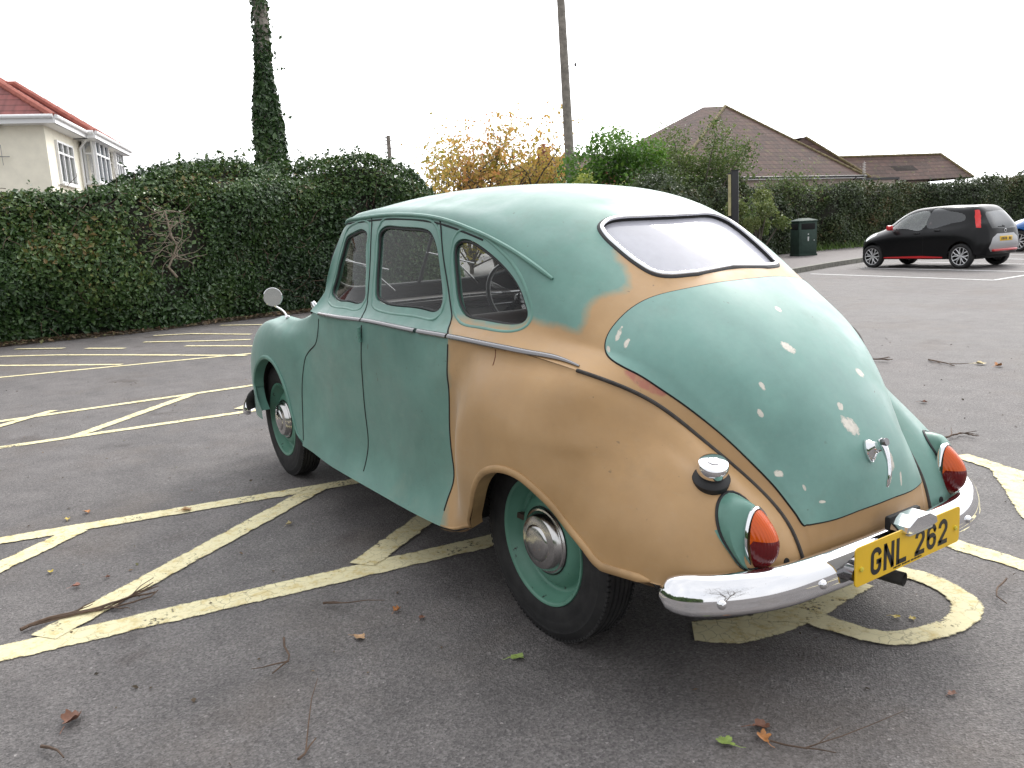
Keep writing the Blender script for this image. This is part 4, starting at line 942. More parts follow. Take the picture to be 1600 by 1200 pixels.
REAR_L = [(1095, 336.5), (1040, 335.5), (1000, 337), (958, 340), (942, 346), (936, 354), (940, 365), (959, 385), (982, 404.5), (1004, 420), (1022, 429), (1042, 432.5), (1070, 431), (1090, 429)]
GUTTER = [(541, 348), (552, 343), (575, 339.5), (605, 336.5), (630, 336), (655, 337.2), (687, 342), (717, 351), (742, 361), (757, 367.5), (792, 386), (830, 411), (864, 436.5)]
SPLIT_U = [(580, 338), (581, 342), (580, 370), (578, 420), (575.5, 457), (572, 482), (567, 492), (565, 500)]
REAR_U = [(685, 339), (687, 343), (692, 395), (699, 440), (705, 482), (706, 497), (702, 510), (700, 527)]
SPLIT_L = [(565, 508), (564.5, 545), (567, 600), (571.5, 650), (575.5, 690), (573, 716), (567, 740)]
REAR_LO = [(699.8, 538), (699.8, 595), (702.5, 660), (707, 715), (709, 750), (701, 776), (692.5, 803)]
FRONT_LO = [(498, 498), (497.6, 510), (495, 531), (488.5, 543), (481.5, 551), (477, 560), (474.5, 574), (472.5, 595), (472.5, 630), (473.5, 660), (474, 684), (474, 692)]
ARCH_R = [(733, 812), (736, 797), (738, 785), (741, 768), (746, 753), (755, 741), (772, 734.5), (792, 737), (809, 745), (835, 766), (864, 795), (888, 826), (917, 862.6), (932, 881), (950, 893)]
ARCH_F = [(409, 640), (404, 628), (400, 612), (398, 596), (399.5, 580), (404, 567), (413, 559), (422, 562.5), (433, 576.7), (440.5, 593), (448, 615), (455, 642.7), (460.7, 664.7), (466, 681), (473, 690)]

def side_xz(patch, pts, y=.785):
    """arch outlines: from the flank's own plane to the patch"""
    out = []
    s = np.linspace(0, patch.ks[-1], 500); v = np.linspace(0, patch.kv[-1], 120); G = patch.grid(s, v)
    for x, z in pts:
        d = (G[..., 0]-x)**2+(G[..., 2]-z)**2; i, j = np.unravel_index(np.argmin(d), d.shape); out.append((s[i], v[j]))
    return np.array(out)
STEP = .012
def onU(px, closed=True): return smooth_closed(LU.find(smooth_closed(px, 6, closed)), STEP, closed)
def onL(px, closed=True): return smooth_closed(LL.find(smooth_closed(px, 6, closed)), STEP, closed)
w1, w2, w3 = onU(WIN1), onU(WIN2), onU(WIN3)
def half_outline(px):
    q = LU.find(smooth_closed(px, 6, False)); keep = q[:, 1] > .012; q = q[keep]; q = smooth_closed(q, STEP, False)
    return np.vstack([[(q[0, 0]), -.03], [(q[0, 0]), 0.0], q, [q[-1, 0], 0.0], [q[-1, 0], -.03]])
bootp, rearp = half_outline(BOOT_L), half_outline(REAR_L)
KU, KL = UPP.ks[-1], LOP.ks[-1]; VU, VL = UPP.kv[-1], LOP.kv[-1]
gut = smooth_closed(LU.find(GUTTER), STEP, False)
splU = smooth_closed(LU.find(SPLIT_U), STEP, False); reaU = smooth_closed(LU.find(REAR_U), STEP, False)
splL = smooth_closed(LL.find(SPLIT_L), STEP, False); reaL = smooth_closed(LL.find(REAR_LO), STEP, False); froL = smooth_closed(LL.find(FRONT_LO), STEP, False)
def cap_ends(c, v0, v1):
    c = c.copy(); c[-1, 1] = max(c[-1, 1], v1); return np.vstack([[(2*c[0, 0]-c[1, 0] if False else c[0, 0], v0)], c])
splL, reaL, froL = cap_ends(splL, -.01, VL+.01), cap_ends(reaL, -.01, VL+.01), cap_ends(froL, -.01, VL+.01)
splU[-1, 1] = reaU[-1, 1] = VU+.01
# gutter as a function of s, continued past its ends
gs = gut[np.argsort(gut[:, 0])]
# front door's front edge on the upper half: the windscreen pillar
s13 = np.interp(1.72, UPP.P[:, 4, 0], UPP.ks)
pil = np.array([(gs[-1, 0]+.0, gs[-1, 1]), (UPP.ks[13]+.03, UPP.kv[4]+.012), (UPP.ks[13]+.06, UPP.kv[4]+.05), (UPP.ks[13]+.09, UPP.kv[5]-.06), (UPP.ks[13]+.10, UPP.kv[5]), (UPP.ks[13]+.10, VU+.01)])
pil = smooth_closed(pil, STEP, False)
i0 = np.argmin(np.linalg.norm(gs-splU[0], axis=1)); i1 = np.argmin(np.linalg.norm(gs-reaU[0], axis=1))
fdoorU = np.vstack([gs[i0:], pil, splU[::-1]]); rdoorU = np.vstack([gs[i1:i0], splU, reaU[::-1]])
fdoorL = np.vstack([splL, froL[::-1]]); rdoorL = np.vstack([reaL, splL[::-1]]); fwingL = np.vstack([froL, [(KL+.02, VL+.02)], [(KL+.02, -.02)]])
wsc = smooth_closed([(UPP.ks[13]+.04, -.03), (UPP.ks[13]+.04, .30), (UPP.ks[13]+.05, UPP.kv[3]-.03), (UPP.ks[13]+.12, UPP.kv[3]+.06), (UPP.ks[14]-.12, UPP.kv[3]+.06), (UPP.ks[14]-.05, UPP.kv[3]-.03), (UPP.ks[14]-.04, .3), (UPP.ks[14]-.04, -.03)], STEP, False)
bonn = np.array([(UPP.ks[14]+.09, -.03), (UPP.ks[14]+.09, .3), (UPP.ks[14]+.12, UPP.kv[5]-.02), (KU-.12, UPP.kv[5]-.02), (KU-.10, -.03)])
arR = np.vstack([[(0, 0)], LL.find(smooth_closed(ARCH_R, 5, False))])[1:]
arF = LL.find(smooth_closed(ARCH_F, 5, False))
def arch_close(q):
    q = smooth_closed(q, STEP, False); return np.vstack([[(q[0, 0], VL+.03)], q, [(q[-1, 0], VL+.03)]])
arR, arF = arch_close(arR), arch_close(arF)

def cut_patch(patch, curves, closed, cell=.024):
    """triangulates the (s, v) rectangle so that every curve runs along mesh edges"""
    K, Vm = patch.ks[-1], patch.kv[-1]
    gsn, gvn = np.linspace(0, K, int(K/cell)+1), np.linspace(0, Vm, int(Vm/cell)+2)
    pts = [np.array(p) for p in ((0, 0), (K, 0), (K, Vm), (0, Vm))]; edges = []
    per = [(s, 0) for s in gsn]+[(K, v) for v in gvn[1:]]+[(s, Vm) for s in gsn[::-1][1:]]+[(0, v) for v in gvn[::-1][1:-1]]
    pts = [np.array(p) for p in per]; edges = [(i, (i+1) % len(per)) for i in range(len(per))]
    cp = []
    for c, cl in zip(curves, closed):
        n0 = len(pts); pts += list(c); cp.append(c); m = len(c)
        edges += [(n0+i, n0+i+1) for i in range(m-1)]+([(n0+m-1, n0)] if cl else [])
    C = np.vstack(cp) if cp else np.zeros((0, 2)); G = np.stack(np.meshgrid(gsn[1:-1], gvn[1:-1], indexing='ij'), -1).reshape(-1, 2)
    if len(C):
        ok = np.ones(len(G), bool)
        for a in range(0, len(G), 2000): ok[a:a+2000] = np.linalg.norm(G[a:a+2000, None]-C[None], axis=2).min(1) > cell*.45
        G = G[ok]
    pts += list(G)
    r = delaunay_2d_cdt([Vector(p) for p in pts], edges, [], 0, 1e-5)
    Q = np.array([tuple(v) for v in r[0]]); T = np.array([f for f in r[2] if len(f) == 3])
    cen = Q[T].mean(1); ok = (cen[:, 0] > 1e-6) & (cen[:, 0] < K-1e-6) & (cen[:, 1] > 1e-6) & (cen[:, 1] < Vm-1e-6)
    T = T[ok]; e1, e2 = Q[T[:, 1]]-Q[T[:, 0]], Q[T[:, 2]]-Q[T[:, 0]]; ar = e1[:, 0]*e2[:, 1]-e1[:, 1]*e2[:, 0]
    T = T[np.abs(ar) > 1e-9]; ar = ar[np.abs(ar) > 1e-9]; T[ar < 0] = T[ar < 0][:, ::-1]
    return np.clip(Q, 0, [K, Vm]), T
QU, TU = cut_patch(UPP, [w1, w2, w3, bootp, rearp, gs, splU, reaU, pil, wsc, bonn], [1, 1, 1, 0, 0, 0, 0, 0, 0, 0, 0])
QL, TL = cut_patch(LOP, [splL, reaL, froL, arR, arF], [0]*5)
cU, cL = QU[TU].mean(1), QL[TL].mean(1)
PU, NU = UPP.at(QU[:, 0], QU[:, 1]), UPP.normal(QU[:, 0], QU[:, 1]); PL_, NL = LOP.at(QL[:, 0], QL[:, 1]), LOP.normal(QL[:, 0], QL[:, 1])
# soft pressed shapes: the raised ledge round the side windows and the finger scoop behind each handle strip are true relief
def relief(P, N, Q):
    d = np.zeros(len(Q))
    for w in (w1, w2, w3):
        near = (np.abs(Q-w.mean(0)) < .45).all(1); sd = np.full(len(Q), -1.0); sd[near] = sd_poly(w, Q[near]); d += -.007*np.exp(-((sd+.022)/.009)**2)*(sd < 0)-.004*np.exp(-((sd)/.012)**2)
    return P+N*d[:, None]
SC = {}
for nm_, c in (('r', (672, 513)), ('f', (509, 497))):
    q = LU.find([c])[0]; SC[nm_] = UPP.at([q[0]], [q[1]])[0]
    d = np.linalg.norm(PU-SC[nm_], axis=1); PU = PU-NU*(.012*np.exp(-(d/.030)**2))[:, None]
inw1, inw2, inw3 = pip(w1, cU), pip(w2, cU), pip(w3, cU); inboot, inrear = pip(bootp, cU), pip(rearp, cU)
infd, inrd = pip(fdoorU, cU), pip(rdoorU, cU); inws, inbn = pip(wsc, cU), pip(bonn, cU)
glass = inw1 | inw2 | inw3 | inrear | inws
partU = np.where(glass, 'glass', np.where(inboot, 'boot', np.where(inbn, 'bonnet', np.where(infd, 'fdoor', np.where(inrd, 'rdoor', 'body')))))
inar = pip(arR, cL) | pip(arF, cL)
partL = np.where(inar, 'none', np.where(pip(fwingL, cL), 'fwing', np.where(pip(fdoorL, cL), 'fdoor', np.where(pip(rdoorL, cL), 'rdoor', 'body'))))

# ---- paint
TAN = np.array([(698, 497), (712, 499), (735, 499), (762, 508), (800, 514), (826, 507), (830, 500), (850, 507), (880, 512), (904, 517), (912, 502), (914, 487), (930, 470), (946, 461), (974, 455), (986, 446), (980, 425), (967, 405), (962, 390), (1000, 380), (1300, 380), (1500, 950), (690, 950)], float)
RED = np.array([(970, 570), (1003, 584), (1050, 611), (1040, 624), (1000, 606), (975, 588)], float)
def tan_field(P, lower):
    px = proj(P*np.array([1, 0, 1])+np.abs(P)*np.array([0, 1, 0])); t = sd_poly(TAN, px)/430.0
    t[P[:, 0] > 1.2] = -1
    if lower: t[P[:, 1] < 0] = -1
    return t
def peel_nodes(nt, base, patches, col):
    n, l = nt.nodes, nt.links; t = n.new('ShaderNodeTexCoord'); w = n.new('ShaderNodeTexNoise'); w.inputs['Scale'].default_value = 60; w.inputs['Detail'].default_value = 6; w.inputs['Roughness'].default_value = .7
    l.new(t.outputs['Object'], w.inputs['Vector']); wob = math_n(nt, 'MULTIPLY', math_n(nt, 'SUBTRACT', w.outputs['Fac'], .5), 2.6); acc = acc2 = None
    for c, a, ra, b, rb in patches:
        sb = n.new('ShaderNodeVectorMath'); sb.operation = 'SUBTRACT'; l.new(t.outputs['Object'], sb.inputs[0]); sb.inputs[1].default_value = tuple(c)
        cs = []
        for ax, r in ((a, ra), (b, rb)):
            d = n.new('ShaderNodeVectorMath'); d.operation = 'DOT_PRODUCT'; l.new(sb.outputs[0], d.inputs[0]); d.inputs[1].default_value = tuple(np.asarray(ax)/r); cs.append(d.outputs['Value'])
        r2 = math_n(nt, 'ADD', math_n(nt, 'MULTIPLY', cs[0], cs[0]), math_n(nt, 'MULTIPLY', cs[1], cs[1]))
        m = math_n(nt, 'LESS_THAN', math_n(nt, 'ADD', r2, wob), 1.0); acc = m if acc is None else math_n(nt, 'MAXIMUM', acc, m)
        m = math_n(nt, 'LESS_THAN', math_n(nt, 'ADD', r2, math_n(nt, 'MULTIPLY', wob, 1.25)), .70); acc2 = m if acc2 is None else math_n(nt, 'MAXIMUM', acc2, m)
    nb = noise(nt, 45, 4, .7); c2 = ramp(nt, nb.outputs['Fac'], [(.35, tuple(x*.78 for x in col)), (.6, col)]).outputs['Color']
    return mixc(nt, acc2, mixc(nt, acc, base, (.40, .42, .36)), c2)
PEEL = [(967, 523, 4, 11, 12), (979, 537, 3.5, 8, 10), (982, 532, 3, 3, 0), (1215, 484, 6, 6, 0), (1231, 544, 8, 13, -35), (1190.5, 604, 4, 8, -20), (1188, 646, 4, 7, -25), (1312, 635.5, 6, 6, 0), (1328, 666, 12, 19, -38), (1389, 717, 8.5, 18, -8), (1406, 747, 3, 10, 8),
        (1342, 583, 8, 9, -30), (1216, 740, 8, 5, 25), (1256, 762, 2.5, 5, -20), (1284, 784, 6, 2, 5), (972, 512, 1.5, 2, 0), (951, 546, 3, 6, -20)]
pp = []
for x, y, a, b, ang in PEEL:
    q = LU.find([(x, y)]); P3 = UPP.at(q[:, 0], q[:, 1]); MM = np.array([1, 1, 1.0])
    if np.linalg.norm(proj(P3)[0]-[x, y]) > 1: q = LUR.find([(x, y)]); MM = np.array([1, -1, 1.0]); P3 = UPP.at(q[:, 0], q[:, 1])*MM
    Nn = UPP.normal(q[:1, 0], q[:1, 1])[0]*MM; h_ = np.cross([0, 0, 1.0], Nn); h_ = h_ if h_@_r > 0 else -h_; h_ /= np.linalg.norm(h_); d_ = np.cross(h_, Nn); d_ = d_ if d_[2] < 0 else -d_
    mpp = ((P3[0]-CAM_POS)@_fw)/CAM_F; t = math.radians(ang); ax1 = math.cos(t)*h_+math.sin(t)*d_; ax2 = -math.sin(t)*h_+math.cos(t)*d_
    pp.append((P3[0], ax1, a*mpp*1.0, ax2, b*mpp*1.08))
GREEN_LO, GREEN, GREEN_HI = (.096, .208, .176), (.128, .264, .224), (.182, .312, .270)
def car_paint(name, tan=False, peel=False, dull=0.0):
    m, nt, n, l, out = nm(name)
    big = noise(nt, 1.9, 5, .6); mid = noise(nt, 7, 5, .65); fine = noise(nt, 55, 4, .7); spk = noise(nt, 42, 3, .5); spk2 = noise(nt, 3.1, 3)
    kk = (1.22, 1.16, 1.20) if peel else (1, 1, 1); g = ramp(nt, big.outputs['Fac'], [(p_, tuple(a_*b_ for a_, b_ in zip(c_, kk))) for p_, c_ in ((.3, GREEN_LO), (.5, GREEN), (.74, GREEN_HI))]).outputs['Color']
    g = mixc(nt, .24, g, ramp(nt, mid.outputs['Fac'], [(.3, (.40, .40, .40)), (.7, (.62, .60, .57))]).outputs['Color'], 'OVERLAY')
    worn = ramp(nt, noise(nt, 1.2, 6, .7).outputs['Fac'], [(.56, (0, 0, 0)), (.72, (.55,)*3)]); g = mixc(nt, worn.outputs['Color'], g, (.24, .29, .225))
    g = mixc(nt, .22, g, ramp(nt, noise(nt, 26, 6, .75).outputs['Fac'], [(.25, (.36, .35, .34)), (.5, (.5, .5, .5)), (.75, (.62, .62, .62))]).outputs['Color'], 'OVERLAY')
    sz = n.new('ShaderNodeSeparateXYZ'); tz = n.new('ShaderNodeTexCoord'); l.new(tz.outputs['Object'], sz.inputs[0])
    roof_sheen = math_n(nt, 'MULTIPLY', math_n(nt, 'SUBTRACT', math_n(nt, 'ADD', sz.outputs[2], math_n(nt, 'MULTIPLY', math_n(nt, 'SUBTRACT', mid.outputs['Fac'], .5), .14)), 1.36, ), 3.2, True); g = mixc(nt, math_n(nt, 'MULTIPLY', roof_sheen, .75), g, (.30, .385, .345))     # pale sky sheen painted into the chalky roof towards its crown
    if tan:
        a = n.new('ShaderNodeAttribute'); a.attribute_name = 'tan'
        k = math_n(nt, 'ADD', a.outputs['Fac'], math_n(nt, 'MULTIPLY', math_n(nt, 'SUBTRACT', noise(nt, 9, 4, .65).outputs['Fac'], .5), .055))
        k2 = ramp(nt, math_n(nt, 'ADD', math_n(nt, 'MULTIPLY', k, 16), .5), [(.22, (0, 0, 0)), (.78, (1, 1, 1))])
        tt = ramp(nt, big.outputs['Fac'], [(.3, (.345, .205, .088)), (.5, (.415, .252, .112)), (.72, (.48, .307, .154))]).outputs['Color']
        tt = mixc(nt, .25, tt, ramp(nt, mid.outputs['Fac'], [(.3, (.38, .36, .34)), (.7, (.62, .61, .60))]).outputs['Color'], 'OVERLAY')
        g = mixc(nt, k2.outputs['Color'], g, tt)
        b2 = n.new('ShaderNodeAttribute'); b2.attribute_name = 'red'; g = mixc(nt, ramp(nt, math_n(nt, 'ADD', b2.outputs['Fac'], math_n(nt, 'MULTIPLY', math_n(nt, 'SUBTRACT', noise(nt, 30, 3).outputs['Fac'], .5), .02)), [(.0, (0, 0, 0)), (.008, (.8,)*3)]).outputs['Color'], g, (.34, .10, .075))
    grime = ramp(nt, noise(nt, 3.4, 7, .72).outputs['Fac'], [(.57, (0, 0, 0)), (.78, (.24,)*3)]); g = mixc(nt, grime.outputs['Color'], g, (.13, .10, .065))
    tcs = n.new('ShaderNodeTexCoord'); mp_ = n.new('ShaderNodeMapping'); mp_.inputs['Scale'].default_value = (9, 60, 70); mp_.inputs['Rotation'].default_value = (0, .5, .3); l.new(tcs.outputs['Object'], mp_.inputs['Vector'])
    scn = n.new('ShaderNodeTexNoise'); scn.inputs['Scale'].default_value = 1.0; scn.inputs['Detail'].default_value = 4; scn.inputs['Roughness'].default_value = .7; l.new(mp_.outputs[0], scn.inputs['Vector'])
    g = mixc(nt, ramp(nt, scn.outputs['Fac'], [(.55, (0, 0, 0)), (.80, (.10,)*3)]).outputs['Color'], g, (.40, .38, .33))      # sanding scratches
    sp = math_n(nt, 'MULTIPLY', ramp(nt, spk.outputs['Fac'], [(.70, (0, 0, 0)), (.735, (1, 1, 1))]).outputs['Color'], ramp(nt, spk2.outputs['Fac'], [(.52, (0, 0, 0)), (.66, (.85,)*3)]).outputs['Color'])
    g = mixc(nt, sp, g, (.06, .06, .05))
    if peel: g = peel_nodes(nt, g, pp, (.66, .62, .54))
    rg = ramp(nt, mid.outputs['Fac'], [(.3, (.28+dull,)*3), (.7, (.56+dull,)*3)])
    b = bsdf(nt, None, .45, 0, .5); b.inputs['Sheen Weight'].default_value = .22; b.inputs['Sheen Roughness'].default_value = .35; l.new(g, b.inputs['Base Color']); l.new(rg.outputs['Color'], b.inputs['Roughness']); bump(nt, fine.outputs['Fac'], b, .05, .002)
    # the inside of the shell is trimmed in brown cloth
    ins = bsdf(nt, (.035, .027, .022), .9, 0, .2); ge = n.new('ShaderNodeNewGeometry'); mx = n.new('ShaderNodeMixShader')
    l.new(ge.outputs['Backfacing'], mx.inputs[0]); l.new(b.outputs[0], mx.inputs[1]); l.new(ins.outputs[0], mx.inputs[2]); l.new(mx.outputs[0], out.inputs['Surface']); return m
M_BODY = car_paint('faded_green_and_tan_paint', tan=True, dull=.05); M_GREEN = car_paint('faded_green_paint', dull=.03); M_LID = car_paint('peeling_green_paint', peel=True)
M_BLACK = simple('black_gap', (.008, .008, .008), .8); M_RUBBER = simple('black_rubber', (.018, .018, .019), .65, var=.3, scale=30); M_PIPING = simple('perished_rubber_piping', (.045, .04, .036), .75, var=.4, scale=30)
def chrome_mat(name, col=(.80, .79, .79), r0=.06, r1=.22):
    m, nt, n, l, out = nm(name); b = bsdf(nt, col, .1, 1.0); nz = noise(nt, 16, 6, .7); rr = ramp(nt, nz.outputs['Fac'], [(.38, (r0,)*3), (.72, (r1,)*3)]); l.new(rr.outputs['Color'], b.inputs['Roughness'])
    n2 = noise(nt, 110, 3, .6); c = ramp(nt, n2.outputs['Fac'], [(.70, col), (.78, tuple(x*.5 for x in col))]); l.new(c.outputs['Color'], b.inputs['Base Color'])
    n3 = noise(nt, 5, 3, .5); bump(nt, n3.outputs['Fac'], b, .03, .02); l.new(b.outputs[0], out.inputs['Surface']); return m
M_CHROME = chrome_mat('pitted_chrome', (.82, .82, .84), .025, .10); M_CHROMED = chrome_mat('dull_chrome', (.22, .215, .22), .14, .32)
M_GLASS = glass_mat('old_car_glass', (.84, .86, .85), .009, (.45, .44, .41), .03, 1.24)
M_REARGLASS = glass_mat('hazy_rear_glass', (.55, .55, .58), .46, (.72, .72, .80), .05, 1.42, .06, .18)

def mirror_emit(name, P, N, Q, T, mat, parent_l, parent_r=None, both_in_one=False, shift=0.0, attrs_f=None):
    """mesh for the left half and its mirror image"""
    use = np.unique(T); mp = -np.ones(len(P), int); mp[use] = np.arange(len(use)); p, n_, t = P[use]+N[use]*shift, N[use], mp[T]
    M = np.array([1, -1, 1.0]); pr, nr, tr = p*M, n_*M, t[:, ::-1]
    if both_in_one:
        V = np.vstack([p, pr]); F = np.vstack([t, tr+len(p)]); NN = np.vstack([n_, nr])
        return mesh_obj(name, V, F, mat, parent_l, True, normals=NN, attrs=attrs_f(V) if attrs_f else None)
    a = mesh_obj(name, p, t, mat, parent_l, True, normals=n_, attrs=attrs_f(p) if attrs_f else None); b = mesh_obj(name, pr, tr, mat, parent_r or parent_l, True, normals=nr, attrs=attrs_f(pr) if attrs_f else None); return a, b
# surface normals must point outwards: check the triangles' own winding
def fix(P, N, T):
    g = np.cross(P[T[:, 1]]-P[T[:, 0]], P[T[:, 2]]-P[T[:, 0]]); s = (g*N[T].mean(1)).sum(1) < 0; T = T.copy(); T[s] = T[s][:, ::-1]; return T
TU, TL = fix(PU, NU, TU), fix(PL_, NL, TL)

def rim(mb, patch, curve, depth, m=0, flip=False, closed=True, sgn=1):
    """a return flange running inwards from an opening's edge"""
    P = patch.at(curve[:, 0], curve[:, 1]); N = patch.normal(curve[:, 0], curve[:, 1]); k = len(P)
    P = P*np.array([1, sgn, 1]); N = N*np.array([1, sgn, 1]); V = np.vstack([P, P-N*depth]); F = [(i, (i+1) % k, k+(i+1) % k, k+i) for i in range(k if closed else k-1)]
    mb.add(V, F, m)
def surf_path(patch, curve, lift=0.0, sgn=1):
    P = patch.at(curve[:, 0], curve[:, 1]); N = patch.normal(curve[:, 0], curve[:, 1]); M = np.array([1, sgn, 1.0]); return (P+N*lift)*M, N*M
def inset_curve(c, d):
    """offset a closed (s, v) curve; positive grows it"""
    T = np.roll(c, -1, 0)-np.roll(c, 1, 0); T /= np.linalg.norm(T, axis=1)[:, None]+1e-12; N = np.stack([T[:, 1], -T[:, 0]], 1)
    x, y = c[:, 0], c[:, 1]; A = (x*np.roll(y, -1)-np.roll(x, -1)*y).sum(); return c+N*(d if A > 0 else -d)

# body shell (both sides, roof, tail, rear wings) with the tan mask
bU, bL = TU[partU == 'body'], TL[partL == 'body']
M3 = np.array([1, -1, 1.0]); V, F, NN, tanv, redv = [], [], [], [], []; off_ = 0
for P, N, T, low in ((PU, NU, bU, 0), (PL_, NL, bL, 1)):
    use = np.unique(T); mp = -np.ones(len(P), int); mp[use] = np.arange(len(use)); p, n_, t = P[use], N[use], mp[T]
    for sgn in (1, -1):
        pv = p*np.array([1, sgn, 1]); V.append(pv); NN.append(n_*np.array([1, sgn, 1])); F.append((t if sgn > 0 else t[:, ::-1])+off_); off_ += len(p)
        tanv.append(tan_field(pv, low)); redv.append(sd_poly(RED, proj(pv))/430 if sgn > 0 and not low else np.full(len(pv), -1.0))
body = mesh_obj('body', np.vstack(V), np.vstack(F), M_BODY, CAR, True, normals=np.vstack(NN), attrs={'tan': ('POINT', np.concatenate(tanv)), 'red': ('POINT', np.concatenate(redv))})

# wheel-arch lips: rolled edge, plus the folded flange inside
def lips(curve, mat, parent, name, sgn):
    mb = MB(); c = curve[1:-1]; P, N = surf_path(LOP, c, 0, sgn); T = np.gradient(P, axis=0); T /= np.linalg.norm(T, axis=1)[:, None]; inn = np.cross(T, N)
    ref = np.sign((inn*(np.array([P[len(P)//3, 0], P[0, 1], -.6])-P)).sum(1)); inn *= np.where(ref == 0, 1, ref)[:, None]
    e_ = np.minimum(np.arange(len(P)), np.arange(len(P))[::-1])*STEP; mb.tube(P+N*.001-inn*.004, np.interp(e_, [0, .03, .22], [.15, .4, 1.0]), 10, flat=(N, .0085, .0125)); V_ = np.vstack([P+inn*.008, P+inn*.006-N*.05]); k = len(P)
    mb.add(V_, [(i, i+1, k+i+1, k+i) for i in range(k-1)]); return mb.build(name, mat, parent)
M_TANP = simple('tan_lip_paint', (.39, .242, .112), .55, var=.25, scale=8, bmp=.02); M_GREENP = simple('green_small_paint', (.112, .242, .197), .42, var=.15, scale=9)
botv = np.column_stack([np.linspace(arR[-2, 0]-.012, .02, 70), np.full(70, VL)]); front_b = np.column_stack([np.linspace(reaL[reaL[:, 1] <= VL][-1, 0]-.006, arR[1, 0]+.008, 8), np.full(8, VL)])
lipc = np.vstack([front_b[:1], front_b, arR[1:-1], botv, botv[-1:]])
for sgn in (1, -1): lips(lipc, M_TANP if sgn > 0 else M_GREENP, body, 'wheel_arch_lip', sgn)

def door(kind, sgn):
    mU, mL = ('fdoor' if kind == 'front' else 'rdoor'), ('fdoor' if kind == 'front' else 'rdoor')
    lab = {('front', 1): 'front_door', ('rear', 1): 'rear_door', ('front', -1): 'front_door', ('rear', -1): 'rear_door'}[(kind, sgn)]
    V, F, NN = [], [], []; o_ = 0
    for P, N, T in ((PU, NU, TU[partU == mU]), (PL_, NL, TL[partL == mL])):
        use = np.unique(T); mp = -np.ones(len(P), int); mp[use] = np.arange(len(use)); p, n_, t = P[use], N[use], mp[T]
        V.append(p*[1, sgn, 1]); NN.append(n_*[1, sgn, 1]); F.append((t if sgn > 0 else t[:, ::-1])+o_); o_ += len(p)
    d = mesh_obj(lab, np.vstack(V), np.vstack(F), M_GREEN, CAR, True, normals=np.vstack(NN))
    w = w1 if kind == 'front' else w2
    win_glass(w, inw1 if kind == 'front' else inw2, d, sgn)
    # dark shut lines
    ed = ([splU, splL, froL] if kind == 'front' else [reaU, reaL])
    for c, pt_ in zip(ed, ([UPP, LOP, LOP] if kind == 'front' else [UPP, LOP])):
        c = c[(c[:, 1] >= 0) & (c[:, 1] <= pt_.kv[-1])]; P, N = surf_path(pt_, c, -.0022, sgn); mb = MB(); mb.tube(P, .0050, 6); mb.build('shut_line', M_BLACK, d)
    return d
def win_glass(w, mask, parent, sgn, mat=None, name='window_glass', depth=.013, seal=True):
    T = TU[mask]; use = np.unique(T); mp = -np.ones(len(PU), int); mp[use] = np.arange(len(use)); p = (UPP.at(QU[use, 0], QU[use, 1])-NU[use]*depth)*[1, sgn, 1]; t = mp[T]
    g = mesh_obj(name, p, t if sgn > 0 else t[:, ::-1], mat or M_GLASS, parent, True, normals=NU[use]*[1, sgn, 1])
    mb = MB(); rim(mb, UPP, w, .03, 0, sgn=sgn); mb.build('window_reveal', M_GREENP, parent)
    mb = MB(); P, N = surf_path(UPP, inset_curve(w, .019), -.0005, sgn); mb.tube(P, np.ones(len(P)), 8, closed=True, flat=(N, .0032, .0065)); mb.build('window_frame', M_GREENP, parent)
    if seal:
        mb = MB(); P, N = surf_path(UPP, inset_curve(w, -.004), -.010, sgn); mb.tube(P, .0055, 6, closed=True); mb.build('window_seal', M_RUBBER, parent)
    return g
doors = {(k, s): door(k, s) for k in ('front', 'rear') for s in (1, -1)}
for sgn in (1, -1):
    q = thing('quarter_window', None, None); q.parent = CAR; win_glass(w3, inw3, q, sgn)
# door hinge, grab scoop detail
hp = on_plane(562, 523, 1, .752)
for sgn in (1, -1):
    mb = MB(); P0 = np.array([hp[0], sgn*.748, hp[2]])
    for dz in (-.022, 0, .022): mb.lathe([(0, -.010), (.008, -.010), (.008, .010), (0, .010)], P0+[0, sgn*.006, dz], (0, 0, 1), 10)
    mb.build('hinge', M_GREENP, doors[('front', sgn)])
# front wings and bonnet
for sgn in (1, -1):
    T = TL[partL == 'fwing']; use = np.unique(T); mp = -np.ones(len(PL_), int); mp[use] = np.arange(len(use)); t = mp[T]
    fw_ = mesh_obj('front_wing', PL_[use]*[1, sgn, 1], t if sgn > 0 else t[:, ::-1], M_GREEN, CAR, True, normals=NL[use]*[1, sgn, 1])
    lips(arF, M_GREENP, fw_, 'wheel_arch_lip', sgn)
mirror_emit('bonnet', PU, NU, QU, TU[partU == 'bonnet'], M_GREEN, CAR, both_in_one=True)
# windscreen
Tw = TU[inws]; mirror_emit('windscreen', UPP.at(QU[:, 0], QU[:, 1]), NU, QU, Tw, M_GLASS, CAR, both_in_one=True, shift=-.01)
mb = MB()
for sgn in (1, -1):
    c = wsc[(wsc[:, 1] >= 0)]; P, N = surf_path(UPP, c, .0, sgn); mb.tube(P, .011, 8)
mb.tube([UPP.at([UPP.ks[13]+.04], [0])[0]+[0, 0, .0], UPP.at([UPP.ks[14]-.04], [0])[0]], .010, 8); mb.build('windscreen_surround', M_RUBBER, CAR)
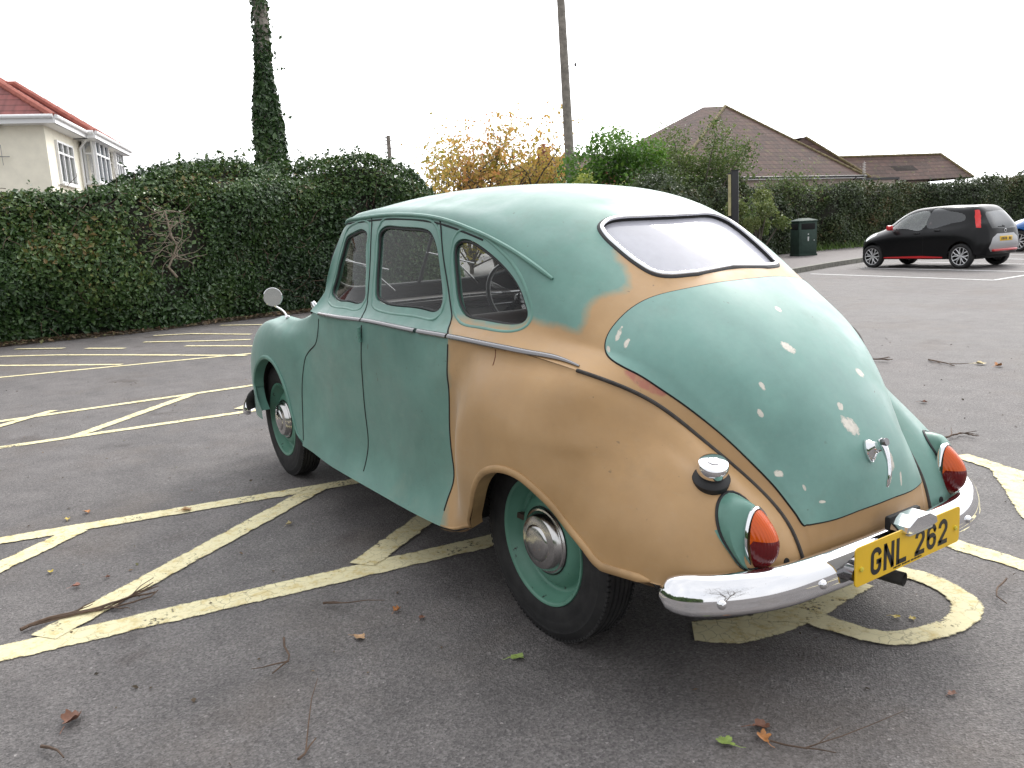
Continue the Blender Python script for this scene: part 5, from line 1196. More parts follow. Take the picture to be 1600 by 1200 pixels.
# boot lid with handle
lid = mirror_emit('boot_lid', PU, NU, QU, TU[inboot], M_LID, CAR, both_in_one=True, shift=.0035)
mb = MB()
for sgn in (1, -1):
    c = bootp[(bootp[:, 1] >= 0)]; P, N = surf_path(UPP, c, -.001, sgn); mb.tube(P, .0048, 6)
mb.build('boot_seal', M_BLACK, lid)
def boot_handle():
    q = LU.find([(1355, 705)])[0]; P, N = UPP.at([q[0]], [q[1]])[0], UPP.normal([q[0]], [q[1]])[0]; up = np.array([0, 0, 1.0]); up -= (up@N)*N; up /= np.linalg.norm(up); sd = np.cross(up, N)
    root = MB(); n = 28; ring = []
    V = []; F = []
    for k, (sc, h) in enumerate(((1, 0.004), (1, .010), (.86, .017), (.55, .028), (.45, .040), (0.40, .052))):
        for i in range(n):
            t = 2*math.pi*i/n; V.append(P+N*h+sd*math.cos(t)*.018*sc+up*(math.sin(t)*.034*sc+(1-sc)*.012))
    F = [(k*n+i, k*n+(i+1) % n, (k+1)*n+(i+1) % n, (k+1)*n+i) for k in range(5) for i in range(n)]+[tuple(5*n+i for i in range(n))]
    root.add(V, F); h = root.build('boot_handle', M_CHROME, lid)
    mb = MB(); b = P+N*.050+up*.010
    pts = [b+up*.016, b+N*.006, b-up*.03+N*.012+sd*-.004, b-up*.065+N*.013-sd*.012, b-up*.095+N*.006-sd*.019, b-up*.118-N*.006-sd*.022]
    pts = smooth_closed(pts, .006, False); mb.tube(pts, np.interp(np.linspace(0, 1, len(pts)), [0, .15, .5, .9, 1], [.009, .011, .0065, .0065, .0035]), 12); mb.build('lever', M_CHROME, h)
    mb = MB(); mb.lathe([(0, .004), (.011, .004), (.012, 0), (.012, -.012)], b+N*.018+up*.006, N, 16); mb.build('lock', M_CHROMED, h)
boot_handle()
# rear window: glass, chrome frame on a rubber bed
rg_ = mirror_emit('rear_window_glass', UPP.at(QU[:, 0], QU[:, 1]), NU, QU, TU[inrear], M_REARGLASS, CAR, both_in_one=True, shift=-.012)
c = rearp[(rearp[:, 1] >= 0)]; Pa, Na = surf_path(UPP, c, 0, 1); Pb, Nb = surf_path(UPP, c[::-1], 0, -1); PR, NR = np.vstack([Pa, Pb[1:-1]]), np.vstack([Na, Nb[1:-1]])
cen = PR.mean(0)
Tn = np.roll(PR, -1, 0)-np.roll(PR, 1, 0); Tn /= np.linalg.norm(Tn, axis=1)[:, None]; inn = np.cross(Tn, NR); inn *= np.sign(((cen-PR)*inn).sum(1))[:, None]
mb = MB(); mb.tube(PR-inn*.000-NR*.001, np.ones(len(PR)), 10, closed=True, flat=(NR, .006, .0075)); mb.build('rear_window_rubber', M_RUBBER, CAR)
mb = MB(); mb.tube(PR+inn*.0095+NR*.004, np.ones(len(PR)), 12, closed=True, flat=(NR, .007, .0075)); mb.build('rear_window_frame', M_CHROME, CAR)
mb = MB(); V_ = np.vstack([PR+inn*.012, PR+inn*.016-NR*.03]); k = len(PR); mb.add(V_, [(i, (i+1) % k, k+(i+1) % k, k+i) for i in range(k)]); mb.build('rear_window_reveal', M_BLACK, CAR)

# drip rail over the side windows
for sgn in (1, -1):
    P, N = surf_path(UPP, gs, .004, sgn); mb = MB(); f = np.linspace(0, 1, len(P)); rr = np.interp(f, [0, .03, .97, 1], [.005, .0085, .0085, .006]); mb.tube(P, rr, 8); g_ = mb.build('drip_rail', M_GREENP, CAR)
    mb = MB(); e = gs[UPP.at(gs[:, 0], gs[:, 1])[:, 0] > .42].copy(); e[:, 1] += .0105; P, N = surf_path(UPP, e, -.002, sgn); mb.tube(P, .0045, 6); mb.build('rail_gap', M_BLACK, g_)
# chrome waist strips (three lengths a side) and the wing piping below them
def find_s(px):
    return LU.find([px])[0]
strip_px = [(499, 492), (530, 495.5), (568, 501), (600, 507), (650, 518.5), (700, 527), (755, 538), (800, 546.5), (830, 552.5), (875, 561.5), (905, 573)]
sq = LU.find(strip_px); sc = smooth_closed(sq, STEP, False)
xs = UPP.at(sc[:, 0], sc[:, 1])[:, 0]; xb1, xb2, xb3 = [UPP.at([q[0]], [q[1]])[0][0] for q in LU.find([(565, 500.5), (651, 518.5), (700.5, 527)])]
for sgn in (1, -1):
    for a, b in ((xb1+.002, 9), (xb2+.0015, xb1-.002), (xb3+.002, xb2-.0015), (-9, xb3-.002)):
        c = sc[(xs > a) & (xs < b)]; P, N = surf_path(UPP, c, .003, sgn); f = np.linspace(0, 1, len(P)); tp = np.ones(len(P))
        if b < 1 and a < -5: tp = np.interp(P[:, 0], [P[:, 0].min(), P[:, 0].min()+.10], [.35, 1])
        mb = MB(); mb.tube(P, tp, 10, flat=(N, .008, .0108)); mb.build('waist_strip', M_CHROMED, CAR)
PIPE = [(904, 575), (925, 583), (950, 593), (992.5, 612), (1028, 635), (1075, 667), (1112, 698), (1150, 731), (1180, 759), (1204, 784), (1220, 803), (1240, 832), (1252, 855), (1259, 872)]
for sgn in (1, -1):
    pv = np.linspace(LOP.ks[0], LOP.ks[-1], 500); Pp = LOP.at(pv, np.zeros(500)); Np = LOP.normal(pv, np.full(500, .01)); k = Pp[:, 0] < -.195; P = Pp[k]*[1, sgn, 1]; mb = MB(); mb.tube(P+Np[k]*[1, sgn, 1]*.001, .0062, 8); mb.build('wing_piping', M_PIPING, body)
q = LL.find(smooth_closed([(774.5, 546), (774, 557), (770, 571)], 3, False)); P, N = surf_path(LOP, q, .0002); mb = MB(); mb.tube(P, .0016, 5); mb.build('paint_crack', simple('rust_line', (.14, .05, .03), .9), body)
# ------------------------------------------------------------------ wheels
def tyre_mat():
    m, nt, n, l, out = nm('tyre_rubber'); b = bsdf(nt, None, .68, 0, .35); nz = noise(nt, 14, 5, .65)
    r = ramp(nt, nz.outputs['Fac'], [(.3, (.014, .014, .015)), (.7, (.034, .033, .033))]); l.new(r.outputs['Color'], b.inputs['Base Color']); bump(nt, noise(nt, 120, 2).outputs['Fac'], b, .12, .002); l.new(b.outputs[0], out.inputs['Surface']); return m
M_TYRE = tyre_mat()
def wheel_paint():
    m, nt, n, l, out = nm('wheel_green_paint'); b = bsdf(nt, None, .38, 0, .5); nz = noise(nt, 6, 5, .6); r = ramp(nt, nz.outputs['Fac'], [(.3, (.075, .20, .145)), (.7, (.115, .27, .20))])
    s = ramp(nt, noise(nt, 34, 4, .6).outputs['Fac'], [(.66, (0, 0, 0)), (.71, (1, 1, 1))]); c = mixc(nt, s.outputs['Color'], r.outputs['Color'], (.02, .02, .018)); l.new(c, b.inputs['Base Color']); l.new(b.outputs[0], out.inputs['Surface']); return m
M_WHEEL = wheel_paint()
M_HUB = chrome_mat('scuffed_hub_chrome', (.58, .57, .56), .12, .30)
def make_wheel():
    root = thing('wheel', None, None); root.parent = CAR
    R = .335
    mb = MB()                                   # axis +y = outwards; outer face at y = +.068
    sw = [(.205, .050), (.212, .060), (.222, .0655), (.240, .0695), (.262, .0725), (.266, .0715), (.270, .0728), (.290, .0715), (.300, .069), (.303, .0700), (.315, .0655), (.327, .057)]
    tr = []
    ys = np.linspace(.056, -.056, 29)
    for i, y in enumerate(ys):
        g = .0075 if (i % 5) in (2,) else 0; tr.append((R-.0065*(abs(y)/.056)**2-g, y))
    prof = sw+tr+[(r, -h) for r, h in sw[::-1]]
    mb.lathe(prof, n=96)
    # shoulder blocks: short sipes across the tread edge
    for k in range(110):
        t = 2*math.pi*k/110; c, s = math.cos(t), math.sin(t)
        for y in (.053, -.053):
            Rm = np.array([[c, 0, s], [0, 1, 0], [-s, 0, c]]); mb.box(Rm@np.array([R-.009, y, 0]), (.018, .010, .0115), Rm)
    mb.V = [(x_, y_*.93, z_) for x_, y_, z_ in mb.V]; mb.build('tyre', M_TYRE, root, angle=35)
    mb = MB(); mb.lathe([(.214, .048), (.217, .058), (.215, .063), (.208, .0625), (.203, .056), (.200, .040), (.190, .032), (.184, .012), (.178, .006), (.170, .004), (.162, .010), (.150, .026), (.135, .036), (.115, .041), (.09, .043), (.0, .043)], n=72)
    mb.lathe([(.214, .048), (.20, -.05), (.21, -.06)], n=48); rim_ = mb.build('rim', M_WHEEL, root, angle=60)
    mb = MB(); mb.lathe([(.110, .038), (.112, .044), (.108, .050), (.102, .051), (.100, .054), (.096, .064), (.088, .072), (.072, .077), (.062, .078), (.059, .0815), (.053, .085), (.030, .089), (.0, .091)], n=56); mb.build('hubcap', M_HUB, root, angle=24)
    mb = MB(); mb.lathe([(.114, .040), (.116, .0435), (.113, .045)], n=48); mb.build('cap_seat', M_BLACK, rim_)
    return root
wh = make_wheel(); yo = .622
for k, (x, y, sg, steer) in enumerate(((0, yo, 1, 0), (0, -yo, -1, 0), (2.585, yo+.012, 1, 0), (2.585, -yo-.012, -1, 0))):
    o = wh if k == 0 else copy_tree(wh, CAR)
    o.location = (x, y, .334); o.rotation_euler = (0, math.radians(17*k), 0 if sg > 0 else math.pi)
# ------------------------------------------------------------------ underside, wheel wells
mb = MB()
mb.box((1.3, 0, .325), (1.75, 1.38, .05)); mb.box((-.3, 0, .37), (.75, .62, .06)); mb.box((2.75, 0, .36), (.75, .7, .06)); mb.box((.0, 0, .34), (.9, .9, .05))
for sg in (1, -1):
    mb.box((0.02, sg*.46, .54), (.74, .02, .40)); mb.box((2.48, sg*.42, .56), (.80, .02, .42)); mb.box((.42, sg*.59, .44), (.02, .24, .28)); mb.box((2.06, sg*.58, .48), (.02, .24, .34)); mb.box((-.30, sg*.54, .47), (.02, .16, .2))
mb.tube([(0, -.6, .32), (0, .6, .32)], .045, 12); mb.lathe([(0, -.12), (.10, -.08), (.12, 0), (.10, .08), (0, .12)], (0, 0, .32), (0, 1, 0), 20)
for sg in (1, -1):
    mb.tube([(1.0, sg*.74, .295), (1.9, sg*.74, .30)], .02, 6)
mb.build('underbody', simple('underbody_dirt', (.02, .018, .016), .9, var=.4, scale=12), CAR, smooth=False)
q = on_plane(571, 735, 1, .76); mb = MB(); mb.box((q[0]+.01, .735, .268), (.045, .05, .05), bev=.004); mb.build('jacking_bracket', simple('rusty_steel', (.09, .06, .045), .85, var=.4, scale=30), CAR)
mb = MB(); ep = [on_plane(p[0], p[1], 2, z) for p, z in (((1300, 905), .285), ((1330, 915), .28), ((1360, 923), .275), ((1397, 930), .272))]
e0 = ep[-1]; d = ep[-1]-ep[0]; d /= np.linalg.norm(d)
mb = MB(); a = np.array([-.35, .02, .275]); b = np.array([-.815, -.06, .262]); mb.tube([a, b], [.021, .021], 14, cap=False); mb.tube([b, a], [.017, .017], 14, cap=False); mb.tube([(-.35, .02, .275), (-.05, .12, .26)], .055, 14); mb.build('exhaust_pipe', simple('sooty_steel', (.11, .105, .10), .6, .6, var=.3, scale=20), CAR)
mb = MB(); mb.box((-.66, .33, .345), (.22, .035, .05)); mb.box((-.66, -.33, .345), (.22, .035, .05)); mb.box((-.70, 0, .33), (.12, .3, .02)); mb.build('bumper_iron', M_BLACK, CAR)

# ------------------------------------------------------------------ rear and front bumpers
def bumper(path, name, flip=1):
    P = smooth_closed(np.array(path), .02, False); N = len(P); T = np.gradient(P, axis=0); T /= np.linalg.norm(T, axis=1)[:, None]
    O = np.stack([-T[:, 1], T[:, 0]], 1)[:, :2]*flip
    sec = np.array([(-.004, .428), (.008, .432), (.020, .427), (.031, .415), (.040, .399), (.047, .381), (.0505, .364), (.051, .354), (.053, .347), (.051, .337), (.042, .328), (.024, .322), (.010, .326), (.022, .334), (.030, .346), (.034, .364), (.034, .384), (.028, .404), (.014, .420)])
    V = []; s = np.concatenate([[0], np.cumsum(np.linalg.norm(np.diff(P, axis=0), axis=1))]); L_ = s[-1]; m = len(sec)
    for i in range(N):
        e = min(1.0, min(s[i], L_-s[i])/.085); e = math.sqrt(max(0.0, 1-(1-e)**2)); e = .05+.95*e
        for o, z in sec: V.append((P[i, 0]+O[i, 0]*o*(.5+.5*e), P[i, 1]+O[i, 1]*o*(.5+.5*e), .377+(z-.377)*(.30+.70*e)))
    F = [(i*m+k, i*m+(k+1) % m, (i+1)*m+(k+1) % m, (i+1)*m+k) for i in range(N-1) for k in range(m)]+[tuple(range(m))[::-1], tuple((N-1)*m+k for k in range(m))]
    o = mesh_obj(name, V, F, M_CHROME, CAR); o.data.set_sharp_from_angle(angle=math.radians(50)); return o, P, O
half = [(-.585, .700), (-.640, .668), (-.690, .610), (-.728, .540), (-.757, .455), (-.772, .35), (-.781, .18), (-.783, 0)]
rb, RP, RO = bumper(half+[(x, -y) for x, y in half[:-1][::-1]], 'rear_bumper', -1)
def bolt(px, py):
    i = np.argmin(np.linalg.norm(proj(np.column_stack([RP+RO*.046, np.full(len(RP), .372)]))-np.array([px, py]), axis=1)); return i
for px, py in ((1129, 934), (1280, 901), (1506, 799)):
    i = bolt(px, py); c = np.append(RP[i]+RO[i]*.0495, .366); mbb = MB(); mbb.lathe([(.013, -.004), (.013, .002), (.011, .007), (.006, .010), (0, .011)], c, np.append(RO[i], 0), 16); mbb.build('bolt', M_CHROME, rb)
fhalf = [(2.86, .79), (3.02, .74), (3.16, .64), (3.27, .48), (3.34, .25), (3.36, 0)]
fb, _, _ = bumper(fhalf+[(x, -y) for x, y in fhalf[:-1][::-1]], 'front_bumper', 1)
mb = MB(); q = on_plane(392, 608, 1, .77); mb.tube(smooth_closed([(2.83, .765, .47), (2.86, .785, .44), (2.87, .79, .40), (2.865, .785, .37)], .01, False), .028, 10); mb.build('bumper_end', M_BLACK, fb)

# ------------------------------------------------------------------ number plate with its lamp
def text_mesh(name, body, size, mat, parent, depth=.0012, shear=0.0, bold=0.0, sx=1.0):
    cu = bpy.data.curves.new(name, 'FONT'); cu.body = body; cu.size = size; cu.extrude = depth; cu.align_x = 'CENTER'; cu.align_y = 'CENTER'; cu.offset = bold
    o = bpy.data.objects.new(name, cu); COL.objects.link(o)
    dg = bpy.context.evaluated_depsgraph_get(); me = bpy.data.meshes.new_from_object(o.evaluated_get(dg)); bpy.data.objects.remove(o)
    for v in me.vertices: v.co.x *= sx
    me.materials.clear(); me.materials.append(mat); o2 = bpy.data.objects.new(name, me); COL.objects.link(o2); o2.parent = parent; return o2
PLX, PLZ = -.858, .3965
plate = MB(); mw, mh = .262, .056
pts = []
for cx, cy, a0 in ((mw-.012, mh-.012, 0), (-mw+.012, mh-.012, 90), (-mw+.012, -mh+.012, 180), (mw-.012, -mh+.012, 270)):
    for k in range(5): t = math.radians(a0+k*22.5); pts.append((cx+.012*math.cos(t), cy+.012*math.sin(t)))
plate.prism([(PLX, -x-.012, z+PLZ) for x, z in pts], (.004, 0, 0))
M_PLATE = simple('reflective_yellow', (.76, .47, .016), .35, var=.07, scale=6); M_INK = simple('black_plate_ink', (.012, .012, .012), .4)
plate.M = [1]+[0]*(len(plate.M)-1)
if (np.array(plate.V)[list(plate.F[0]), 0] < PLX+.001).all(): plate.M[0], plate.M[1] = 0, 1
po = plate.build('number_plate', [M_PLATE, simple('plate_back', (.45, .45, .44), .6)], CAR, smooth=False)
# characters drawn as strokes: 79 mm tall, 50 mm wide, 14 mm stroke
def stroke(pl, w=.0145):
    P = np.array(pl, float); T = np.gradient(P, axis=0); T /= np.linalg.norm(T, axis=1)[:, None]+1e-12; N = np.stack([-T[:, 1], T[:, 0]], 1); return P+N*w/2, P-N*w/2
def arc(cx, cy, rx, ry, a0, a1, n=14): t = np.radians(np.linspace(a0, a1, n)); return list(zip(cx+rx*np.cos(t), cy+ry*np.sin(t)))
def dense(pl):
    out = []
    for a, b in zip(pl[:-1], pl[1:]):
        k = max(1, int(math.hypot(b[0]-a[0], b[1]-a[1])/.003)); out += [(a[0]+(b[0]-a[0])*i/k, a[1]+(b[1]-a[1])*i/k) for i in range(k)]
    return out+[pl[-1]]
h, wd = .079, .050; s2 = .00725; x1, y1 = wd/2-s2, h/2-s2; cr = .016
G_ = [arc(x1-cr, y1-cr, cr, cr, 0, 90)+arc(-x1+cr, y1-cr, cr, cr, 90, 180)+arc(-x1+cr, -y1+cr, cr, cr, 180, 270)+arc(x1-cr, -y1+cr, cr, cr, 270, 360)+[(x1, .0)], [(x1+s2, -.003), (.002, -.003)]]
G_[0] = [(x1, .018)]+G_[0]
N_ = [[(-x1, -h/2), (-x1, h/2)], [(x1, -h/2), (x1, h/2)], [(-x1-.001, h/2-.004), (x1+.001, -h/2+.004)]]
L__ = [[(-x1, h/2), (-x1, -h/2)], [(-x1, -y1), (wd/2, -y1)]]
T2 = [[(-x1, .016)]+arc(0, y1-x1, x1, x1, 180, 0, 18)+[(x1, .010), (x1-.004, .002), (-x1, -y1+.002)], [(-wd/2, -y1), (wd/2, -y1)]]
S6 = [[(x1, .022)]+arc(0, y1-x1, x1, x1, 0, 180, 16)+[(-x1, -y1+x1)]+arc(0, -y1+x1, x1, x1, 180, 360, 16)+[(x1, -.006)]+arc(0, -.010, x1, x1*.8, 10, 170, 14)]
M_CAPY = simple('yellow_plastic_cap', (.62, .52, .05), .4); widths = [G_, N_, L__, None, T2, S6, T2]; cx = -(.061*6+.033-.061+.0)/2-.010
xx = -.168
for ch in widths:
    if ch is None: xx += .032; continue
    mb = MB()
    for st in ch:
        P = dense(st); a, b = stroke(P); k = len(P)
        V = [(PLX-.0006, -(p[0]+xx)-.012, p[1]+PLZ-.003) for p in a]+[(PLX-.0006, -(p[0]+xx)-.012, p[1]+PLZ-.003) for p in b]
        mb.add(V, [(i, i+1, k+i+1, k+i) for i in range(k-1)])
    xx += .061; mb.build('letter', M_INK, po, smooth=False)
mb = MB()
for s_ in (-1, 1): mb = MB(); mb.lathe([(.0075, 0), (.0075, .004), (0, .006)], (PLX, s_*.237-.012, PLZ-.008), (-1, 0, 0), 14); mb.build('screw_cap', M_CAPY, po)
mb = MB()
for k in range(26):
    if k in (7, 15): continue
    mb.box((PLX-.0006, .07-k*.0055, PLZ-.0475), (.0008, .0032, .003+.0012*((k*7) % 3)))
mb.build('plate_maker_line', M_INK, po, smooth=False)
mb = MB(); mb.box((PLX+.012, .0, .392), (.02, .34, .05)); mb.box((PLX+.03, .2, .385), (.05, .03, .035)); mb.box((PLX+.03, -.22, .385), (.05, .03, .035)); mb.lathe([(0, 0), (.022, 0), (.022, .03), (0, .03)], (PLX+.006, .235, .375), (1, 0, 0), 14); mb.build('plate_bracket', M_CHROMED, po)
# plate lamp: chrome hood on a dark casting
lc = np.array([-.846, -.045, .458])
V = []
for dx, sc_ in ((-.029, .86), (-.026, .92), (.024, .92), (.028, .84)):
    for y, z in ((.086, -.014), (.080, .004), (.034, .027), (-.034, .027), (-.080, .004), (-.086, -.014), (-.07, -.019), (.07, -.019)): V.append(lc+np.array([dx, y*sc_, z*sc_]))
F = [(k*8+i, k*8+(i+1) % 8, (k+1)*8+(i+1) % 8, (k+1)*8+i) for k in range(3) for i in range(8)]+[tuple(range(8))[::-1], tuple(24+i for i in range(8))]
mb = MB(); mb.add(V, F); lampo = mb.build('plate_lamp', M_CHROME, CAR, smooth=False)
mb = MB(); mb.box(lc+[.034, 0, .0], (.02, .16, .044), bev=.008); mb.build('lamp_base', M_BLACK, lampo)
mb = MB(); mb.box(lc+[-.004, 0, -.023], (.04, .12, .010), bev=.003); mb.build('lamp_lens', simple('lamp_glass', (.5, .5, .48), .2), lampo)

# ------------------------------------------------------------------ tail lights on their pods
def lens_mat(name, c):
    m, nt, n, l, out = nm(name); b = bsdf(nt, c, .16, 0, .45, .15); wv = n.new('ShaderNodeTexWave'); wv.inputs['Scale'].default_value = 55; t = n.new('ShaderNodeTexCoord'); l.new(t.outputs['Object'], wv.inputs['Vector']); wv.bands_direction = 'Y'
    bump(nt, wv.outputs['Color'], b, .22, .003); b.inputs['Subsurface Weight'].default_value = .05; l.new(b.outputs[0], out.inputs['Surface']); return m
M_AMBER = lens_mat('amber_lens', (.60, .085, .003)); M_REDL = lens_mat('red_lens', (.13, .006, .008))
rc = np.array([-.703, .466, .492])
BASE = LL.find(smooth_closed([(1137, 769), (1126, 778), (1120, 800), (1123, 825), (1132, 847), (1148, 872), (1166, 890), (1184, 888), (1194, 868), (1193, 838), (1183, 808), (1168, 784), (1152, 772)], 5))
BASE = LOP.at(BASE[:, 0], BASE[:, 1])
def pod(sgn, base_mat):
    root = thing('tail_light', None, None); root.parent = CAR
    n = 40
    def ell(c, ry, rz, tilt=0.0, egg=0.12):
        out = []
        for k in range(n):
            t = 2*math.pi*k/n; y, z = ry*math.cos(t), rz*math.sin(t); y *= 1-egg*max(0, math.sin(t)); out.append(np.array([c[0]+tilt*z, sgn*(c[1]+y), c[2]+z]))
        return out
    def rings(R):
        V = [p for r in R for p in r]; F = [(k*n+i, k*n+(i+1) % n, (k+1)*n+(i+1) % n, (k+1)*n+i) for k in range(len(R)-1) for i in range(n)]; return V, F
    bcn = BASE.mean(0); ang = np.arctan2((BASE[:, 2]-bcn[2])/.06, (BASE[:, 1]-bcn[1])/.05); o_ = np.argsort(ang)
    tt = (np.linspace(0, 2*math.pi, n, endpoint=False)+math.pi) % (2*math.pi)-math.pi
    base = np.stack([np.interp(tt, ang[o_], BASE[o_, k], period=2*math.pi) for k in range(3)], 1)*[1, sgn, 1]
    top_ = np.array(ell(rc, .050, .090, .05)); mb = MB(); R = [list(base+(base-top_)*.25)]
    for f in (0, .2, .45, .7, .9, 1.0): R.append(list(base*(1-f)+top_*f+np.array([-.012, sgn*.015, .008])*math.sin(math.pi*f)*1.0))
    mb.add(*rings(R)); mb.build('pod', base_mat, root)
    mb = MB(); R = [ell(rc+[.004, 0, 0], .051, .091, .05), ell(rc-[.006, 0, 0], .053, .093, .05), ell(rc-[.012, 0, 0], .050, .089, .05), ell(rc-[.010, 0, 0], .045, .083, .05)]
    mb.add(*rings(R)); mb.build('lens_ring', M_CHROME, root)
    for nm2, mt, lo, hi in (('amber_lens', M_AMBER, .012, .2), ('red_lens', M_REDL, -.2, .012)):
        V, F = [], []; u_ = np.linspace(0, 1, 15)
        th = np.linspace(0, 2*math.pi, 49)
        def S(f, t):
            y, z = .051*math.cos(t), .087*math.sin(t); y *= 1-.12*max(0, math.sin(t)); b = .062*(1-f**2.2)
            z_ = z*f; return np.array([rc[0]-.008+.05*z_-b*(1.0-.25*max(0, z_)/.087), sgn*(rc[1]+y*f), rc[2]+z_])
        # the lens is split at a level line: sample columns across y, clamp z
        cols = np.linspace(-1, 1, 25); rows_ = np.linspace(0, 1, 13)
        for cI in cols:
            ymax = .046*cI; zt = .084*math.sqrt(max(0, 1-cI*cI)); za, zb = max(-zt, lo), min(zt, hi)
            if zb < za: za = zb = (lo if hi > .1 else hi) if False else max(-zt, min(zt, .012))
            for rI in rows_:
                z = za+(zb-za)*rI; y = ymax*(1-.12*max(0, z/.087)); f = min(1, math.sqrt((ymax/.051)**2+(z/.087)**2)); b = .062*(1-f**2.4)-.004*abs(ymax/.051)
                V.append((rc[0]-.008+.05*z-max(b, 0)*(1-.2*max(0, z)/.087), sgn*(rc[1]+y), rc[2]+z))
        m2 = len(rows_); F = [(i*m2+j, i*m2+j+1, (i+1)*m2+j+1, (i+1)*m2+j) for i in range(24) for j in range(12)]
        o = mesh_obj(nm2, V, F if sgn < 0 else [f[::-1] for f in F], mt, root)
    mb = MB(); Pb = base; mb.tube(Pb, .0055, 6, closed=True); mb.build('pod_gasket', M_RUBBER, root)
for sgn in (1, -1): pod(sgn, M_GREENP)
# small holes under the lights
for sgn in (1, -1):
    q = LL.find([(1229, 878)])[0]; P, N = LOP.at([q[0]], [q[1]])[0]*[1, sgn, 1], LOP.normal([q[0]], [q[1]])[0]*[1, sgn, 1]; mb = MB(); mb.lathe([(0, .0014), (.011, .0012), (.0115, -.004)], P, N, 16); mb.build('bracket_hole', M_BLACK, body)
# filler cap
q = LL.find([(1111, 748)])[0]; P, N = LOP.at([q[0]], [q[1]])[0], LOP.normal([q[0]], [q[1]])[0]; ax = N*.75+np.array([0, 0, .55]); ax /= np.linalg.norm(ax)
fc = MB(); fc.lathe([(0, -.02), (.030, -.02), (.030, .026), (.041, .026), (.043, .030), (.043, .052), (.040, .058), (.031, .062), (.018, .065), (.017, .068), (.012, .070), (0, .071)], P, ax, 40); fo = fc.build('filler_cap', M_CHROME, body, angle=28)
mb = MB(); mb.lathe([(.031, .020), (.044, .014), (.053, .004), (.051, -.014), (.03, -.02)], P, ax, 32); mb.build('filler_grommet', M_RUBBER, fo)
# round wing mirror
mb = MB(); b = np.array([2.40, .665, .945]); hd = on_plane(426.5, 464, 1, .715); mb.tube(smooth_closed([b+[0, 0, -.02], b+[.0, .005, .012], (b+hd)/2+[.02, .004, -.005], hd+[.012, 0, -.045]], .01, False), np.linspace(.006, .0045, len(smooth_closed([b+[0, 0, -.02], b+[.0, .005, .012], (b+hd)/2+[.02, .004, -.005], hd+[.012, 0, -.045]], .01, False))), 8); mb.lathe([(.016, 0), (.014, .008), (0, .012)], b, (0, 0, 1), 14)
mo = mb.build('wing_mirror', M_CHROME, CAR)
av = CAM_POS-hd; av /= np.linalg.norm(av); axm = av+np.array([-.05, .25, -.10]); axm /= np.linalg.norm(axm)
mb = MB(); mb.lathe([(0, -.030), (.03, -.026), (.046, -.012), (.053, 0), (.053, .004), (.050, .005)], hd, axm, 32); mb.build('mirror_shell', M_CHROME, mo)
mb = MB(); mb.lathe([(.050, .0035), (0, .0035)], hd, axm, 32); mb.build('mirror_glass', simple('silvered_glass', (.80, .86, .84), .03, 1.0), mo)

# ------------------------------------------------------------------ cabin
M_SEAT = simple('brown_leather', (.055, .026, .018), .5, var=.35, scale=9, bmp=.12); M_TRIM = simple('brown_trim', (.045, .03, .022), .8, var=.3, scale=12); M_DASH = simple('dash_paint', (.06, .05, .045), .45)
def cushion(c, s, rot=0.0, bev=.05): mb = MB(); R = np.array([[math.cos(rot), 0, math.sin(rot)], [0, 1, 0], [-math.sin(rot), 0, math.cos(rot)]]); mb.box(c, s, R, bev=bev); return mb
mb = cushion((1.05, 0, .50), (.55, 1.16, .20)); mb2 = cushion((.78, 0, .76), (.15, 1.16, .52), -.18); mb.add(mb2.V, mb2.F); mb.build('front_seat', M_SEAT, CAR)
mb = cushion((.22, 0, .50), (.5, 1.06, .2)); mb2 = cushion((-.05, 0, .78), (.15, 1.0, .46), -.3); mb.add(mb2.V, mb2.F); mb.build('rear_seat', M_SEAT, CAR)
mb = MB(); mb.box((1.92, 0, .84), (.30, 1.16, .30), bev=.05); mb.box((1.90, 0, 1.0), (.34, 1.12, .03), bev=.012); da = mb.build('dashboard', M_DASH, CAR)
mb = MB(); mb.tube(smooth_closed([(1.735, -.55, 1.015), (1.725, -.2, 1.02), (1.725, .2, 1.02), (1.735, .55, 1.015)], .05, False), .007, 6); mb.tube(smooth_closed([(1.762, -.54, .955), (1.76, 0, .955), (1.762, .54, .955)], .05, False), .006, 6); mb.build('dash_trim', M_CHROMED, da)
mb = MB(); mb.box((.78, 0, 1.02), (.02, 1.0, .012), bev=.004); 
mb = MB(); mb.box((-.02, 0, .98), (.26, 1.0, .02)); mb.build('parcel_shelf', M_TRIM, CAR)
mb = MB(); mb.box((1.0, 0, .37), (2.2, 1.3, .02)); mb.build('cabin_floor', M_TRIM, CAR)
sc0 = np.array([1.52, -.33, 1.00]); sx_ = np.array([-.88, 0, .47]); sx_ /= np.linalg.norm(sx_); e1 = np.array([0, 1.0, 0]); e2 = np.cross(sx_, e1)
th = np.linspace(0, 2*math.pi, 48, endpoint=False); mb = MB(); mb.tube(sc0+.205*(np.cos(th)[:, None]*e1+np.sin(th)[:, None]*e2), .0125, 10, closed=True)
stw = mb.build('steering_wheel', simple('black_bakelite', (.02, .018, .017), .3), CAR)
mb = MB()
for t in (math.radians(90), math.radians(210), math.radians(330)):
    dv = math.cos(t)*e1+math.sin(t)*e2; pv = -math.sin(t)*e1+math.cos(t)*e2
    for o in (-.012, -.004, .004, .012): mb.tube([sc0+pv*o+dv*.03-sx_*.02, sc0+pv*o+dv*.2], .0025, 5)
mb.lathe([(0, .02), (.03, .012), (.035, -.01), (.02, -.02)], sc0-sx_*.02, sx_, 20); mb.tube([sc0, sc0-sx_*.35+[.1, 0, -.05]], .018, 8); mb.build('spokes', M_CHROMED, stw)
mb = MB()
